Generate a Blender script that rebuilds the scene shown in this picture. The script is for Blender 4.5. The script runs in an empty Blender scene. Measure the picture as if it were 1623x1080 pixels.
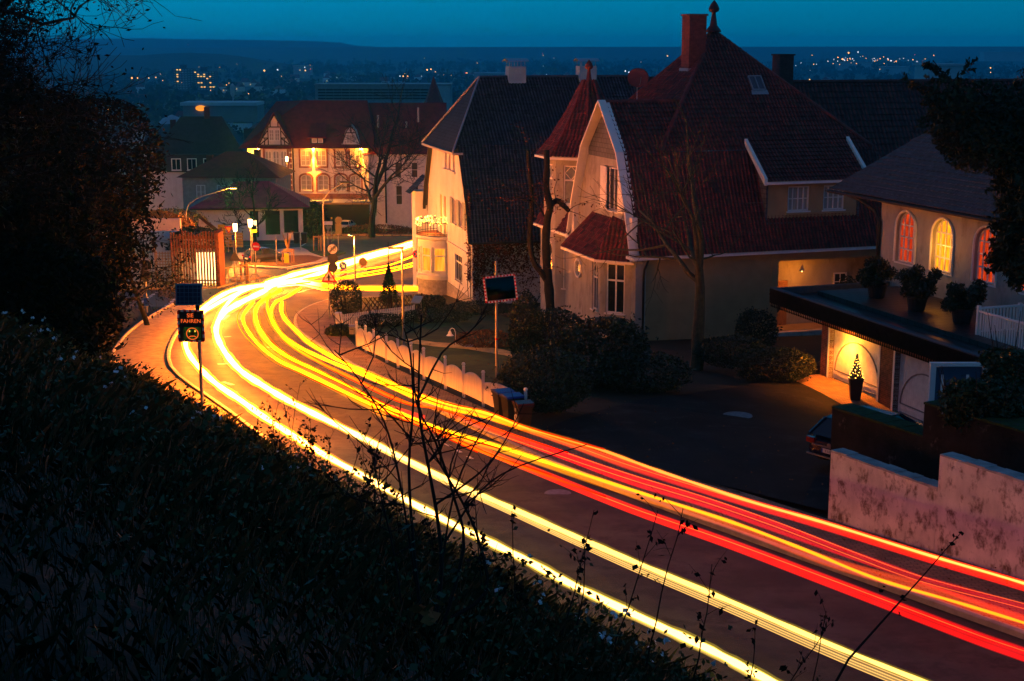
import bpy, bmesh, math, random
import numpy as np
from mathutils import Vector as V, Matrix, Quaternion
from math import radians as R, sin, cos, tan, atan, atan2, pi, sqrt, exp, hypot, floor
random.seed(11); NR = np.random.default_rng(5)
S = bpy.context.scene
COL = S.collection
U = random.uniform
# ------------------------------------------------------------------ survey of the place
F = 2254.0; PIT = atan(467 / F); CP, SP = cos(PIT), sin(PIT)
def ray(u, v):
    xr = (u - 811.5) / F; yu = (540 - v) / F
    return V((xr, CP + yu * SP, -SP + yu * CP))
def road_z(y):
    if y <= 230: return -(8.4 + .09 * y)
    return -29.1 - 20.9 * (1 - exp(-(y - 230) * .09 / 20.9))
def G(u, v, h=0.0):                       # survey point on the road plane (h above it)
    d = ray(u, v); t = (8.4 - h) / (-d.z - .09 * d.y)
    return V((d.x * t, d.y * t, d.z * t))
def D(u, v, y):                           # survey point at a known distance y
    d = ray(u, v); return d * (y / d.y)
RK = [(14.7, 14.0), (9.3, 24.2), (4.77, 32.5), (1.25, 39.6), (-3.6, 51.7), (-8.8, 66.5), (-11.9, 77.0)]
LK = [(12.5, 5.0), (7.9, 13.3), (3.4, 21.3), (-1.1, 29.5), (-4.85, 36.9), (-10.1, 49.4), (-14.9, 61.0), (-17.6, 73.0), (-18.9, 83.0), (-19.6, 92.0)]
def lerp_y(P, y):
    if y <= P[0][1]: a, b = P[0], P[1]
    elif y >= P[-1][1]: a, b = P[-2], P[-1]
    else:
        for a, b in zip(P, P[1:]):
            if a[1] <= y <= b[1]: break
    k = (y - a[1]) / (b[1] - a[1]); return a[0] + (b[0] - a[0]) * k, (b[0] - a[0]) / (b[1] - a[1])
def smooth(t): t = max(0., min(1., t)); return t * t * (3 - 2 * t)
def bank(x, y):
    lx, sl = lerp_y(LK, min(y, 88)); s = (lx - x) / sqrt(1 + sl * sl)
    s0 = .5 + 2.6 * smooth((y - 40) / 12)
    k = max(0., s - s0)
    fade = 1 - smooth((y - 70) / 22)
    r = .60 * k if k < 12 else 7.2 + .33 * (k - 12)
    r = min(r, 13)
    return r * fade
def gz(x, y):
    z = road_z(y)
    z += bank(x, y)
    if x > 6: z -= 1.1 * exp(-((x - 15.5) ** 2 + (y - 50) ** 2) / 28.9)
    return z
# ------------------------------------------------------------------ objects
def tag(o, label, cat, group=None):
    o['label'] = label; o['category'] = cat
    if group: o['group'] = group
    return o
def kind(o, k='structure'):
    o['kind'] = k; return o
def thing(name, label, cat, loc=(0, 0, 0), rz=0, group=None):
    o = bpy.data.objects.new(name, None); COL.objects.link(o); o.empty_display_size = .3
    o.location = loc; o.rotation_euler = (0, 0, rz)
    return tag(o, label, cat, group)
def copy_tree(o, par=None):
    c = o.copy(); COL.objects.link(c); c.parent = par
    for ch in list(o.children): copy_tree(ch, c)
    return c
Z = V((0, 0, 1))
class MB:
    def __init__(s): s.v = []; s.f = []; s.m = {}
    def poly(s, pts):
        i = len(s.v); s.v += [tuple(p) for p in pts]; s.f.append(tuple(range(i, i + len(pts)))); return s
    def bx(s, x0, y0, z0, x1, y1, z1):
        i = len(s.v)
        s.v += [(x0, y0, z0), (x1, y0, z0), (x1, y1, z0), (x0, y1, z0), (x0, y0, z1), (x1, y0, z1), (x1, y1, z1), (x0, y1, z1)]
        s.f += [tuple(i + k for k in q) for q in ((3, 2, 1, 0), (4, 5, 6, 7), (0, 1, 5, 4), (1, 2, 6, 5), (2, 3, 7, 6), (3, 0, 4, 7))]; return s
    def ob(s, c, ex, ey, ez):               # box from centre and three half vectors
        c = V(c); i = len(s.v)
        for a, b, d in ((-1, -1, -1), (1, -1, -1), (1, 1, -1), (-1, 1, -1), (-1, -1, 1), (1, -1, 1), (1, 1, 1), (-1, 1, 1)):
            s.v.append(tuple(c + ex * a + ey * b + ez * d))
        s.f += [tuple(i + k for k in q) for q in ((3, 2, 1, 0), (4, 5, 6, 7), (0, 1, 5, 4), (1, 2, 6, 5), (2, 3, 7, 6), (3, 0, 4, 7))]; return s
    def bar(s, a, b, w, h=None, up=Z):      # square bar from a to b
        a = V(a); b = V(b); d = b - a; L = d.length
        if L < 1e-6: return s
        d /= L; x = d.cross(up)
        if x.length < 1e-4: x = d.cross(V((1, 0, 0)))
        x.normalize(); y = x.cross(d); h = h or w
        return s.ob((a + b) / 2, x * w / 2, y * h / 2, d * L / 2)
    def tube(s, pts, rad, n=6, cap=True):
        pts = [V(p) for p in pts]
        if not hasattr(rad, '__len__'): rad = [rad] * len(pts)
        i0 = len(s.v); pr = None
        for k, p in enumerate(pts):
            d = (pts[min(k + 1, len(pts) - 1)] - pts[max(k - 1, 0)])
            if d.length < 1e-9: d = V((0, 0, 1))
            d.normalize()
            if pr is None:
                x = d.cross(V((.3, .9, .2))); x.normalize()
            else:
                x = pr - d * pr.dot(d)
                if x.length < 1e-5: x = d.cross(V((.3, .9, .2)))
                x.normalize()
            pr = x; y = d.cross(x)
            for j in range(n):
                a = 2 * pi * j / n; s.v.append(tuple(p + (x * cos(a) + y * sin(a)) * rad[k]))
        for k in range(len(pts) - 1):
            for j in range(n):
                a = i0 + k * n + j; b = i0 + k * n + (j + 1) % n; s.f.append((a, b, b + n, a + n))
        if cap:
            s.f.append(tuple(i0 + j for j in range(n))[::-1]); m = i0 + (len(pts) - 1) * n; s.f.append(tuple(m + j for j in range(n)))
        return s
    def lathe(s, prof, c=(0, 0, 0), n=12, a0=0., a1=2 * pi):
        c = V(c); full = abs(a1 - a0 - 2 * pi) < 1e-6; m = n if full else n + 1; i0 = len(s.v)
        for r, z in prof:
            for j in range(m):
                a = a0 + (a1 - a0) * j / n; s.v.append((c.x + r * cos(a), c.y + r * sin(a), c.z + z))
        for k in range(len(prof) - 1):
            for j in range(n):
                a = i0 + k * m + j; b = i0 + k * m + (j + 1) % m; s.f.append((a, b, b + m, a + m))
        if full:
            for k, rev in ((0, True), (len(prof) - 1, False)):
                if prof[k][0] > 1e-4:
                    q = tuple(i0 + k * m + j for j in range(m)); s.f.append(q[::-1] if rev else q)
        return s
    def prism(s, pts, vec):
        pts = [V(p) for p in pts]; vec = V(vec); i = len(s.v); n = len(pts)
        s.v += [tuple(p) for p in pts] + [tuple(p + vec) for p in pts]
        s.f.append(tuple(range(i, i + n))[::-1]); s.f.append(tuple(range(i + n, i + 2 * n)))
        for k in range(n): a = i + k; b = i + (k + 1) % n; s.f.append((a, b, b + n, a + n))
        return s
    def disc(s, c, n, r, th, seg=20):
        c = V(c); n = V(n).normalized(); x = n.cross(Z); x = x.normalized() if x.length > 1e-3 else V((1, 0, 0)); y = x.cross(n)
        return s.prism([c + (x * cos(2 * pi * k / seg) + y * sin(2 * pi * k / seg)) * r for k in range(seg)], n * th)
    def build(s, name, m, parent=None, smooth=False, fix=True):
        me = bpy.data.meshes.new(name); me.from_pydata(s.v, [], s.f); me.update()
        if fix:
            b = bmesh.new(); b.from_mesh(me); bmesh.ops.recalc_face_normals(b, faces=b.faces); b.to_mesh(me); b.free()
        if s.m: me.polygons.foreach_set('material_index', [s.m.get(k, 0) for k in range(len(s.f))])
        if smooth: me.polygons.foreach_set('use_smooth', [True] * len(me.polygons))
        return link(name, me, m, parent)
def link(name, me, m, parent=None):
    if m and not isinstance(m, (list, tuple)): me.materials.append(m)
    elif m:
        for q in m: me.materials.append(q)
    o = bpy.data.objects.new(name, me); COL.objects.link(o); o.parent = parent; return o
def quads(name, verts, m, parent=None, per=4):  # big numpy mesh of separate polygons
    n = len(verts) // per; me = bpy.data.meshes.new(name)
    me.vertices.add(n * per); me.vertices.foreach_set('co', np.asarray(verts, dtype=np.float32).ravel())
    me.loops.add(n * per); me.loops.foreach_set('vertex_index', np.arange(n * per, dtype=np.int32))
    me.polygons.add(n); me.polygons.foreach_set('loop_start', np.arange(0, n * per, per, dtype=np.int32))
    me.update(calc_edges=True); return link(name, me, m, parent)
def rvec(n):
    a = NR.normal(size=(n, 3)); return a / np.linalg.norm(a, axis=1)[:, None]
def leaf_verts(P, size, asp=.5, flat=0.):
    P = np.asarray(P, dtype=float); n = len(P); a = rvec(n); a[:, 2] *= (1 - flat); a /= np.linalg.norm(a, axis=1)[:, None]
    b = np.cross(a, rvec(n)); b /= np.linalg.norm(b, axis=1)[:, None]
    s = (size * NR.uniform(.6, 1.3, n))[:, None]
    return np.stack([P - a * s, P + b * s * asp - a * s * .1, P + a * s, P - b * s * asp - a * s * .1], 1).reshape(-1, 3)
def blade_verts(P, h, w, lean=.5):
    P = np.asarray(P, dtype=float); n = len(P); hh = h * NR.uniform(.5, 1.3, n); an = NR.uniform(0, 2 * pi, n); ln = NR.normal(0, lean, n)
    dx = np.stack([np.cos(an), np.sin(an), np.zeros(n)], 1); sx = np.stack([-np.sin(an), np.cos(an), np.zeros(n)], 1)
    up = np.stack([np.zeros(n), np.zeros(n), hh], 1); ww = (w * NR.uniform(.6, 1.3, n))[:, None]
    m = P + up * .6 + dx * (ln * hh * .25)[:, None]; t = P + up * .95 + dx * (ln * hh * .8)[:, None]
    return np.stack([P - sx * ww * .5, P + sx * ww * .5, m + sx * ww * .4, t, m - sx * ww * .4], 1).reshape(-1, 3)
# ------------------------------------------------------------------ materials
MATS = {}
def mat(name, col, rough=.8, var=.25, scale=3., bump=0., bscale=None, col2=None, spec=.3, metal=0., stretch=None, tex=None, c3=None, c3t=.62, c3s=1.):
    m = bpy.data.materials.new(name); m.use_nodes = True; N = m.node_tree.nodes; L = m.node_tree.links
    p = N['Principled BSDF']; p.inputs['Roughness'].default_value = rough; p.inputs['Metallic'].default_value = metal
    p.inputs['Specular IOR Level'].default_value = spec
    tc = N.new('ShaderNodeTexCoord'); mp = N.new('ShaderNodeMapping'); L.new(tc.outputs['Object'], mp.inputs[0])
    if stretch: mp.inputs['Scale'].default_value = stretch
    no = N.new('ShaderNodeTexNoise'); no.inputs['Scale'].default_value = scale; no.inputs['Detail'].default_value = 6; no.inputs['Roughness'].default_value = .62
    L.new(mp.outputs[0], no.inputs['Vector'])
    rp = N.new('ShaderNodeValToRGB'); rp.color_ramp.elements[0].position = .32; rp.color_ramp.elements[1].position = .68
    a = [c * (1 - var) for c in col]; b = list(col2) if col2 else [min(1, c * (1 + var)) for c in col]
    rp.color_ramp.elements[0].color = (*a, 1); rp.color_ramp.elements[1].color = (*b, 1); L.new(no.outputs['Fac'], rp.inputs['Fac'])
    out = rp.outputs['Color']; hgt = None
    if tex:                                  # ('brick', w, h, mortar colour) or ('wave', dir, scale, dark)
        if tex[0] == 'brick':
            br = N.new('ShaderNodeTexBrick'); sep = N.new('ShaderNodeSeparateXYZ'); cmb = N.new('ShaderNodeCombineXYZ'); L.new(tc.outputs['Object'], sep.inputs[0])
            if tex[4] == 'xy': L.new(sep.outputs[0], cmb.inputs[0]); L.new(sep.outputs[1], cmb.inputs[1])
            else:
                ad = N.new('ShaderNodeMath'); ad.operation = 'ADD'; L.new(sep.outputs[0], ad.inputs[0]); L.new(sep.outputs[1], ad.inputs[1]); L.new(ad.outputs[0], cmb.inputs[0]); L.new(sep.outputs[2], cmb.inputs[1])
            L.new(cmb.outputs[0], br.inputs['Vector']); br.inputs['Scale'].default_value = 1; br.inputs['Brick Width'].default_value = tex[1]; br.inputs['Row Height'].default_value = tex[2]
            br.inputs['Mortar Size'].default_value = tex[2] * .09; br.inputs['Mortar'].default_value = (*tex[3], 1)
            br.inputs['Color1'].default_value = (1, 1, 1, 1); br.inputs['Color2'].default_value = (.72, .72, .72, 1)
            mx = N.new('ShaderNodeMix'); mx.data_type = 'RGBA'; mx.blend_type = 'MULTIPLY'; mx.inputs[0].default_value = 1
            L.new(out, mx.inputs[6]); L.new(br.outputs['Color'], mx.inputs[7]); out = mx.outputs[2]
            hgt = br.outputs['Fac']
        else:
            wv = N.new('ShaderNodeTexWave'); wv.bands_direction = tex[1]; wv.inputs['Scale'].default_value = tex[2]; wv.inputs['Distortion'].default_value = tex[4] if len(tex) > 4 else 0; L.new(tc.outputs['Object'], wv.inputs['Vector'])
            mx = N.new('ShaderNodeMix'); mx.data_type = 'RGBA'; mx.blend_type = 'MULTIPLY'; mx.inputs[0].default_value = tex[3]
            L.new(out, mx.inputs[6]); L.new(wv.outputs['Color'], mx.inputs[7]); out = mx.outputs[2]; hgt = wv.outputs['Fac']
    if c3:                                   # third colour in sharp patches (stains, moss)
        n3 = N.new('ShaderNodeTexNoise'); n3.inputs['Scale'].default_value = scale * c3s; n3.inputs['Detail'].default_value = 8; n3.inputs['Roughness'].default_value = .7
        mp3 = N.new('ShaderNodeMapping'); mp3.inputs['Location'].default_value = (7, 3, 5); mp3.inputs['Scale'].default_value = stretch or (1, 1, 1); L.new(tc.outputs['Object'], mp3.inputs[0]); L.new(mp3.outputs[0], n3.inputs['Vector'])
        r3 = N.new('ShaderNodeValToRGB'); r3.color_ramp.elements[0].position = c3t - .07; r3.color_ramp.elements[1].position = c3t + .07; L.new(n3.outputs['Fac'], r3.inputs[0])
        m3 = N.new('ShaderNodeMix'); m3.data_type = 'RGBA'; L.new(r3.outputs[0], m3.inputs[0]); L.new(out, m3.inputs[6]); m3.inputs[7].default_value = (*c3, 1); out = m3.outputs[2]
    L.new(out, p.inputs['Base Color'])
    if bump:
        bp = N.new('ShaderNodeBump'); bp.inputs['Strength'].default_value = min(1, bump); bp.inputs['Distance'].default_value = .02
        if hgt: L.new(hgt, bp.inputs['Height'])
        else:
            n2 = N.new('ShaderNodeTexNoise'); n2.inputs['Scale'].default_value = bscale or scale * 8; n2.inputs['Detail'].default_value = 5; L.new(tc.outputs['Object'], n2.inputs['Vector']); L.new(n2.outputs['Fac'], bp.inputs['Height'])
        L.new(bp.outputs[0], p.inputs['Normal'])
    MATS[name] = m; return m
def emit(name, col, st, var=None):
    m = bpy.data.materials.new(name); m.use_nodes = True; N = m.node_tree.nodes; L = m.node_tree.links; N.clear()
    e = N.new('ShaderNodeEmission'); e.inputs[0].default_value = (*col, 1); e.inputs[1].default_value = st; o = N.new('ShaderNodeOutputMaterial'); L.new(e.outputs[0], o.inputs[0])
    if var:                                  # ('wave' bands of curtain cloth hung behind the pane)
        tc = N.new('ShaderNodeTexCoord'); w = N.new('ShaderNodeTexNoise'); w.inputs['Scale'].default_value = var[0]; mp = N.new('ShaderNodeMapping'); mp.inputs['Scale'].default_value = (1, 1, .12)
        L.new(tc.outputs['Object'], mp.inputs[0]); L.new(mp.outputs[0], w.inputs['Vector']); r = N.new('ShaderNodeValToRGB'); r.color_ramp.elements[0].position = .35; r.color_ramp.elements[1].position = .65
        r.color_ramp.elements[0].color = (*var[1], 1); r.color_ramp.elements[1].color = (*col, 1); L.new(w.outputs['Fac'], r.inputs[0]); L.new(r.outputs[0], e.inputs[0])
    MATS[name] = m; return m
def trail_mat(name, additive):
    m = bpy.data.materials.new(name); m.use_nodes = True; N = m.node_tree.nodes; L = m.node_tree.links; N.clear()
    at = N.new('ShaderNodeAttribute'); at.attribute_name = 'glow'; e = N.new('ShaderNodeEmission'); e.inputs[1].default_value = 1; L.new(at.outputs['Color'], e.inputs[0])
    o = N.new('ShaderNodeOutputMaterial')
    if additive:
        t = N.new('ShaderNodeBsdfTransparent'); a = N.new('ShaderNodeAddShader'); L.new(t.outputs[0], a.inputs[0]); L.new(e.outputs[0], a.inputs[1]); L.new(a.outputs[0], o.inputs[0])
    else: L.new(e.outputs[0], o.inputs[0])
    return m
def glass(name, col=(.012, .016, .02), rough=.06):
    m = bpy.data.materials.new(name); m.use_nodes = True; p = m.node_tree.nodes['Principled BSDF']
    p.inputs['Base Color'].default_value = (*col, 1); p.inputs['Roughness'].default_value = rough; p.inputs['Specular IOR Level'].default_value = .6; MATS[name] = m; return m
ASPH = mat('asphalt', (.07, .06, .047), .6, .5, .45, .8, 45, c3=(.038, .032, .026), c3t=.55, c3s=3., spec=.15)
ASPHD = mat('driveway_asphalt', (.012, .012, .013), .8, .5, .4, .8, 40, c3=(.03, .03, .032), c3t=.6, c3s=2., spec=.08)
PAVE = mat('brick_paving', (.36, .21, .11), .75, .3, 1.2, .6, tex=('brick', .22, .11, (.25, .25, .25), 'xy'))
PATH = mat('path_gravel', (.45, .34, .13), .85, .35, 2.5, .6, 30)
KERB = mat('kerb_stone', (.42, .38, .3), .8, .25, 2, .3)
WHITEP = mat('road_paint', (.6, .6, .58), .7, .2, 6)
SOIL = mat('soil_grass', (.014, .018, .009), .95, .5, .6, .6, 12, col2=(.022, .022, .013))
LAWN = mat('lawn_green', (.035, .06, .015), .95, .4, 1.5, .6, 25)
PLAST = mat('plaster_cream', (.33, .33, .29), .85, .18, 1.2, .3, 40, c3=(.21, .2, .17), c3t=.6, stretch=(1, 1, .5))
PLASTO = mat('plaster_ochre', (.34, .25, .13), .85, .12, 1.2, .25, 40)
PLASTW = mat('plaster_white', (.56, .6, .62), .85, .12, 1., .3, 40, c3=(.42, .43, .43), c3t=.62, stretch=(1, 1, .5))
PLASTP = mat('plaster_warm', (.62, .54, .46), .85, .12, 1., .2, 30)
STONE = mat('rubble_stone', (.3, .29, .28), .9, .3, 4, .8, 9)
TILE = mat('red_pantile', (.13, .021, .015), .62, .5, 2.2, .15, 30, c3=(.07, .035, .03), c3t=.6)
TILE_B = mat('red_pantile_dark_shade', (.055, .018, .016), .7, .5, 2.2, .15, 30, c3=(.04, .035, .02), c3t=.58)  # shade painted into the trough faces, also used for scattered darker tiles
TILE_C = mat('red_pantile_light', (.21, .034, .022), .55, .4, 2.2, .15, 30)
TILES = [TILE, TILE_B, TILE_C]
TILED_B = mat('dark_glazed_tile_light', (.045, .045, .06), .3, .3, 1.5, spec=.6); TILED_C = mat('dark_glazed_tile_shade', (.01, .01, .014), .5, .3, 1.5)  # latter: trough shade put into the colour, also on scattered dark tiles
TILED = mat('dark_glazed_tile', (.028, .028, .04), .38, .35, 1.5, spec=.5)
SLATE = mat('slate', (.022, .034, .05), .7, .3, 2, .6, spec=.1, tex=('brick', .3, .2, (.3, .3, .3), 'xz'))
SLATEW = mat('slate_cladding', (.1, .115, .13), .6, .25, 2, .5, tex=('brick', .4, .25, (.4, .4, .4), 'xz'))
SHINGLE = mat('grey_shingle', (.045, .048, .056), .6, .4, 3, .7, tex=('brick', .33, .2, (.25, .25, .25), 'xy'))
FARTILE = mat('far_red_roof', (.19, .028, .022), .7, .3, 1.2, .8, tex=('wave', 'Z', 2.2, .5))
PURTILE = mat('far_wine_roof', (.28, .03, .08), .7, .3, 1.2, .8, tex=('wave', 'Z', 2.2, .5))
DARKTILE = mat('far_dark_roof', (.04, .038, .045), .7, .3, 1.2, .8, tex=('wave', 'Z', 2.2, .5))
WHITE = mat('white_paint', (.72, .72, .7), .5, .08, 2)
WOODW = mat('white_boards', (.8, .77, .72), .6, .15, 3, .3, stretch=(4, 4, .4))
BROWNW = mat('brown_timber', (.05, .025, .015), .8, .3, 6, stretch=(6, 6, .6))
BARK = mat('bark', (.035, .028, .022), .95, .4, 6, .8, 18, stretch=(3, 3, .7))
BARKG = mat('bark_mossy', (.05, .052, .03), .95, .4, 5, .8, 18)
BARKD = mat('bark_dark', (.016, .014, .012), .95, .3, 5)
METAL = mat('galvanised_steel', (.3, .3, .31), .45, .15, 8, metal=.7)
DMETAL = mat('dark_metal', (.025, .025, .028), .5, .2, 6, metal=.3)
RUST = mat('rust_steel', (.2, .075, .03), .8, .4, 5, .4, 30, col2=(.3, .12, .05))
BRICK = mat('clinker_brick', (.16, .06, .04), .8, .35, 5, .7, tex=('brick', .25, .075, (1.6, 1.5, 1.4), 'xz'))
BRICKR = mat('red_chimney_brick', (.13, .04, .032), .8, .3, 5, .7, tex=('brick', .25, .08, (.9, .8, .75), 'xz'))
CONC = mat('stained_concrete', (.74, .68, .62), .9, .22, 1.1, .5, 18, stretch=(1.4, 1.4, .9), c3=(.2, .14, .1), c3t=.57, c3s=2.6)
CONCT = mat('concrete_cap', (.4, .4, .39), .9, .3, 2.5, .4, 20)
MOSSC = mat('old_black_concrete', (.024, .022, .02), .95, spec=.04, var=.4, scale=1.5, bump=.6, bscale=15, c3=(.2, .18, .16), c3t=.68)
MOSS = mat('moss', (.03, .05, .01), 1, .5, 5, .9, 25, c3=(.05, .045, .03), c3t=.6)
FELT = mat('roof_felt', (.03, .032, .036), .3, .4, 1.5, .2, 20)
DECK = mat('terrace_slab', (.05, .042, .04), .45, .35, 1.5, .5, tex=('brick', .5, .5, (.3, .3, .3), 'xy'))
PLASTIC = mat('black_plastic', (.02, .02, .021), .45, .1, 4)
BLUEP = mat('blue_plastic', (.02, .06, .3), .4, .1, 4)
BROWNP = mat('brown_plastic', (.06, .03, .018), .45, .15, 4)
REDS = mat('sign_red', (.55, .01, .012), .45, .05, 3)
BLUES = mat('sign_blue', (.012, .06, .35), .45, .05, 3)
WHITES = mat('sign_white', (.75, .75, .72), .45, .05, 3)
BLACKS = mat('sign_black', (.012, .012, .012), .5, .05, 3)
YELS = mat('sign_yellow', (.75, .45, .02), .5, .05, 3)
GREYS = mat('sign_back', (.2, .2, .2), .55, .15, 5)
GLASS = glass('window_glass'); CURT = mat('net_curtain', (.35, .33, .3), .3, .25, 9, stretch=(1, 1, .1), spec=.5)
DEEP = mat('dark_interior', (.01, .01, .012), .3, .1, 3, spec=.5)
L_YEW = mat('yew_leaf', (.018, .03, .012), .7, .5, .7, col2=(.035, .05, .018))
L_DARK = mat('evergreen_leaf', (.014, .028, .01), .5, .5, .8, col2=(.035, .052, .016), spec=.4)
L_IVY = mat('ivy_leaf', (.02, .04, .015), .5, .5, 1.2, col2=(.045, .075, .025))
L_RED = mat('vine_leaf', (.09, .018, .012), .7, .5, 3, col2=(.16, .045, .02))
L_BROWN = mat('dry_leaf', (.12, .055, .022), .8, .5, 3, col2=(.2, .1, .035))
L_TREE = mat('winter_leaf', (.006, .0065, .005), .8, .5, 1, col2=(.011, .011, .007), spec=.1)
L_ORANGE = mat('autumn_hedge_leaf', (.25, .1, .02), .8, .5, 2, col2=(.4, .2, .04))
L_UNDER = mat('undergrowth_leaf', (.02, .042, .015), .7, .6, .6, col2=(.05, .08, .022))
L_GRASS = mat('grass_blade', (.022, .042, .014), .8, .5, .5, col2=(.042, .058, .02))
SEED = mat('seed_head', (.62, .66, .68), .9, .1, 4)
RUSTLEAF = mat('rust_leaf', (.3, .1, .03), .8, .3, 8)
TERRA = mat('terracotta_pot', (.05, .02, .016), .6, .2, 4)
POTB = mat('black_pot', (.02, .02, .022), .5, .2, 4)
HALFT = mat('half_timber_infill', (.66, .6, .54), .85, .1, 2)
LOUVRE = mat('grey_cladding', (.2, .22, .24), .6, .15, 1)
ORL = (1., .26, .02); WARM = (1., .62, .22)
E_LAMP = emit('lamp_glow', (1., .5, .1), 40); E_LANT = emit('lantern_glow', (1., .6, .2), 22)
E_WIN = emit('lit_window', (1., .35, .03), 1.6, (5, (.75, .2, .01))); E_WINR = emit('lit_curtain_red', (.9, .07, .008), .9, (16, (.35, .018, .003)))
E_WINY = emit('lit_curtain_yellow', (1., .38, .012), 1.8, (12, (1., .15, .005))); E_FAIRY = emit('fairy_light', (1., .5, .08), 25)
E_FARW = emit('far_lit_window', (1., .55, .12), 1.5); E_FARO = emit('far_street_light', (1., .45, .1), 3.); E_FARC = emit('far_white_light', (.75, .9, 1.), 2.); E_FARR = emit('far_red_light', (1., .08, .05), 1.5)
E_BOX = emit('lit_showcase', (1., .62, .22), 4.0); E_SIGN = emit('led_orange', (1., .13, .02), 1.1); E_LEDG = emit('led_green', (.02, .22, .02), .6, (9, (.05, .08, .01)))
def light(loc, col, w, r=.08, name='lamp_light', parent=None, spot=None, dirv=(0, 0, -1), blend=.6):
    l = bpy.data.lights.new(name, 'SPOT' if spot else 'POINT'); l.color = col; l.energy = w; l.shadow_soft_size = r
    o = bpy.data.objects.new(name, l); COL.objects.link(o); o.location = loc; o.parent = parent
    if spot:
        l.spot_size = R(spot); l.spot_blend = blend; o.rotation_euler = V(dirv).to_track_quat('-Z', 'Y').to_euler()
    return o
# ------------------------------------------------------------------ camera, sky, light
cam = bpy.data.cameras.new('camera'); cam.lens = 50; cam.sensor_width = 36; cam.clip_end = 30000; cam.clip_start = .05
co = bpy.data.objects.new('camera', cam); COL.objects.link(co); co.rotation_euler = (pi / 2 - PIT, 0, 0); S.camera = co
w = bpy.data.worlds.new('World'); S.world = w; w.use_nodes = True; N = w.node_tree.nodes; L = w.node_tree.links
bg = N['Background']; sk = N.new('ShaderNodeTexSky'); sk.sky_type = 'NISHITA'; sk.sun_disc = False
SUN_EL, SUN_AZ = -2.6, -38.0
sk.sun_elevation = R(SUN_EL); sk.sun_rotation = R(SUN_AZ); sk.air_density = 1; sk.dust_density = .6; sk.ozone_density = 3
tc = N.new('ShaderNodeTexCoord'); sp = N.new('ShaderNodeSeparateXYZ'); L.new(tc.outputs['Generated'], sp.inputs[0])
rp = N.new('ShaderNodeValToRGB'); L.new(sp.outputs[2], rp.inputs[0]); el = rp.color_ramp.elements
el[0].position = .0; el[0].color = (.0, .19, .345, 1); el[1].position = .04; el[1].color = (.0, .165, .31, 1)
for p_, c_ in ((.1, (.0, .2, .42)), (.25, (.005, .25, .55)), (.5, (.03, .12, .28)), (1., (.06, .06, .15))):
    e_ = el.new(p_); e_.color = (*c_, 1)
bw = N.new('ShaderNodeRGBToBW'); L.new(sk.outputs[0], bw.inputs[0])
mm = N.new('ShaderNodeMath'); mm.operation = 'MULTIPLY'; L.new(bw.outputs[0], mm.inputs[0]); mm.inputs[1].default_value = 1.0
mr = N.new('ShaderNodeMapRange'); L.new(mm.outputs[0], mr.inputs[0])
SKYK = dict(fmin=0.0, fmax=.3, tmin=.74, tmax=2.3)
mr.inputs[1].default_value = SKYK['fmin']; mr.inputs[2].default_value = SKYK['fmax']; mr.inputs[3].default_value = SKYK['tmin']; mr.inputs[4].default_value = SKYK['tmax']
mx = N.new('ShaderNodeMix'); mx.data_type = 'RGBA'; mx.blend_type = 'MULTIPLY'; mx.inputs[0].default_value = 1
L.new(rp.outputs[0], mx.inputs[6]); L.new(mr.outputs[0], mx.inputs[7]); L.new(mx.outputs[2], bg.inputs[0]); bg.inputs[1].default_value = 1.0
sl = bpy.data.lights.new('sun', 'SUN'); sl.energy = .02; sl.angle = R(20); sl.color = (1, .9, .8)
so = bpy.data.objects.new('sun', sl); COL.objects.link(so); so.rotation_euler = (R(84), 0, R(-38))
S.view_settings.view_transform = 'Standard'; S.view_settings.look = 'None'; S.view_settings.exposure = 0; S.view_settings.gamma = 1
S.render.engine = 'CYCLES'; S.cycles.use_denoising = True; S.cycles.max_bounces = 6; S.cycles.transparent_max_bounces = 24
S.cycles.caustics_reflective = False; S.cycles.caustics_refractive = False; S.cycles.sample_clamp_indirect = 4; S.cycles.volume_bounces = 0
# ------------------------------------------------------------------ ground
def frange(a, b, s):
    o = []; x = a
    while x < b - 1e-6: o.append(x); x += s
    return o
ys = frange(-12, 100, 1) + frange(100, 240, 4); y = 240
while y < 5300: ys.append(y); y *= 1.09
ys.append(5400)
xs = frange(-45, 31, 1); x = 31; st = 2
while x < 3600: xs.append(x); x += st; st *= 1.22
neg = []; x = -46; st = 2
while x > -3600: neg.append(x); x -= st; st *= 1.22
xs = neg[::-1] + xs
vs = []; nx = len(xs)
for yy in ys:
    for xx in xs: vs.append((xx, yy, gz(xx, yy)))
fs = [(j * nx + i, j * nx + i + 1, (j + 1) * nx + i + 1, (j + 1) * nx + i) for j in range(len(ys) - 1) for i in range(nx - 1)]
me = bpy.data.meshes.new('ground'); me.from_pydata(vs, [], fs); me.update()
PLAIN = mat('plain_fields', (.018, .026, .016), .95, .6, .006, col2=(.05, .062, .03), c3=(.07, .085, .05), c3t=.6, c3s=.8, stretch=(.6, 1.6, 1))
for p in me.polygons:
    c = p.center; p.material_index = 1 if c.y > 260 else 0
kind(link('ground', me, [SOIL, PLAIN]))
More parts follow.
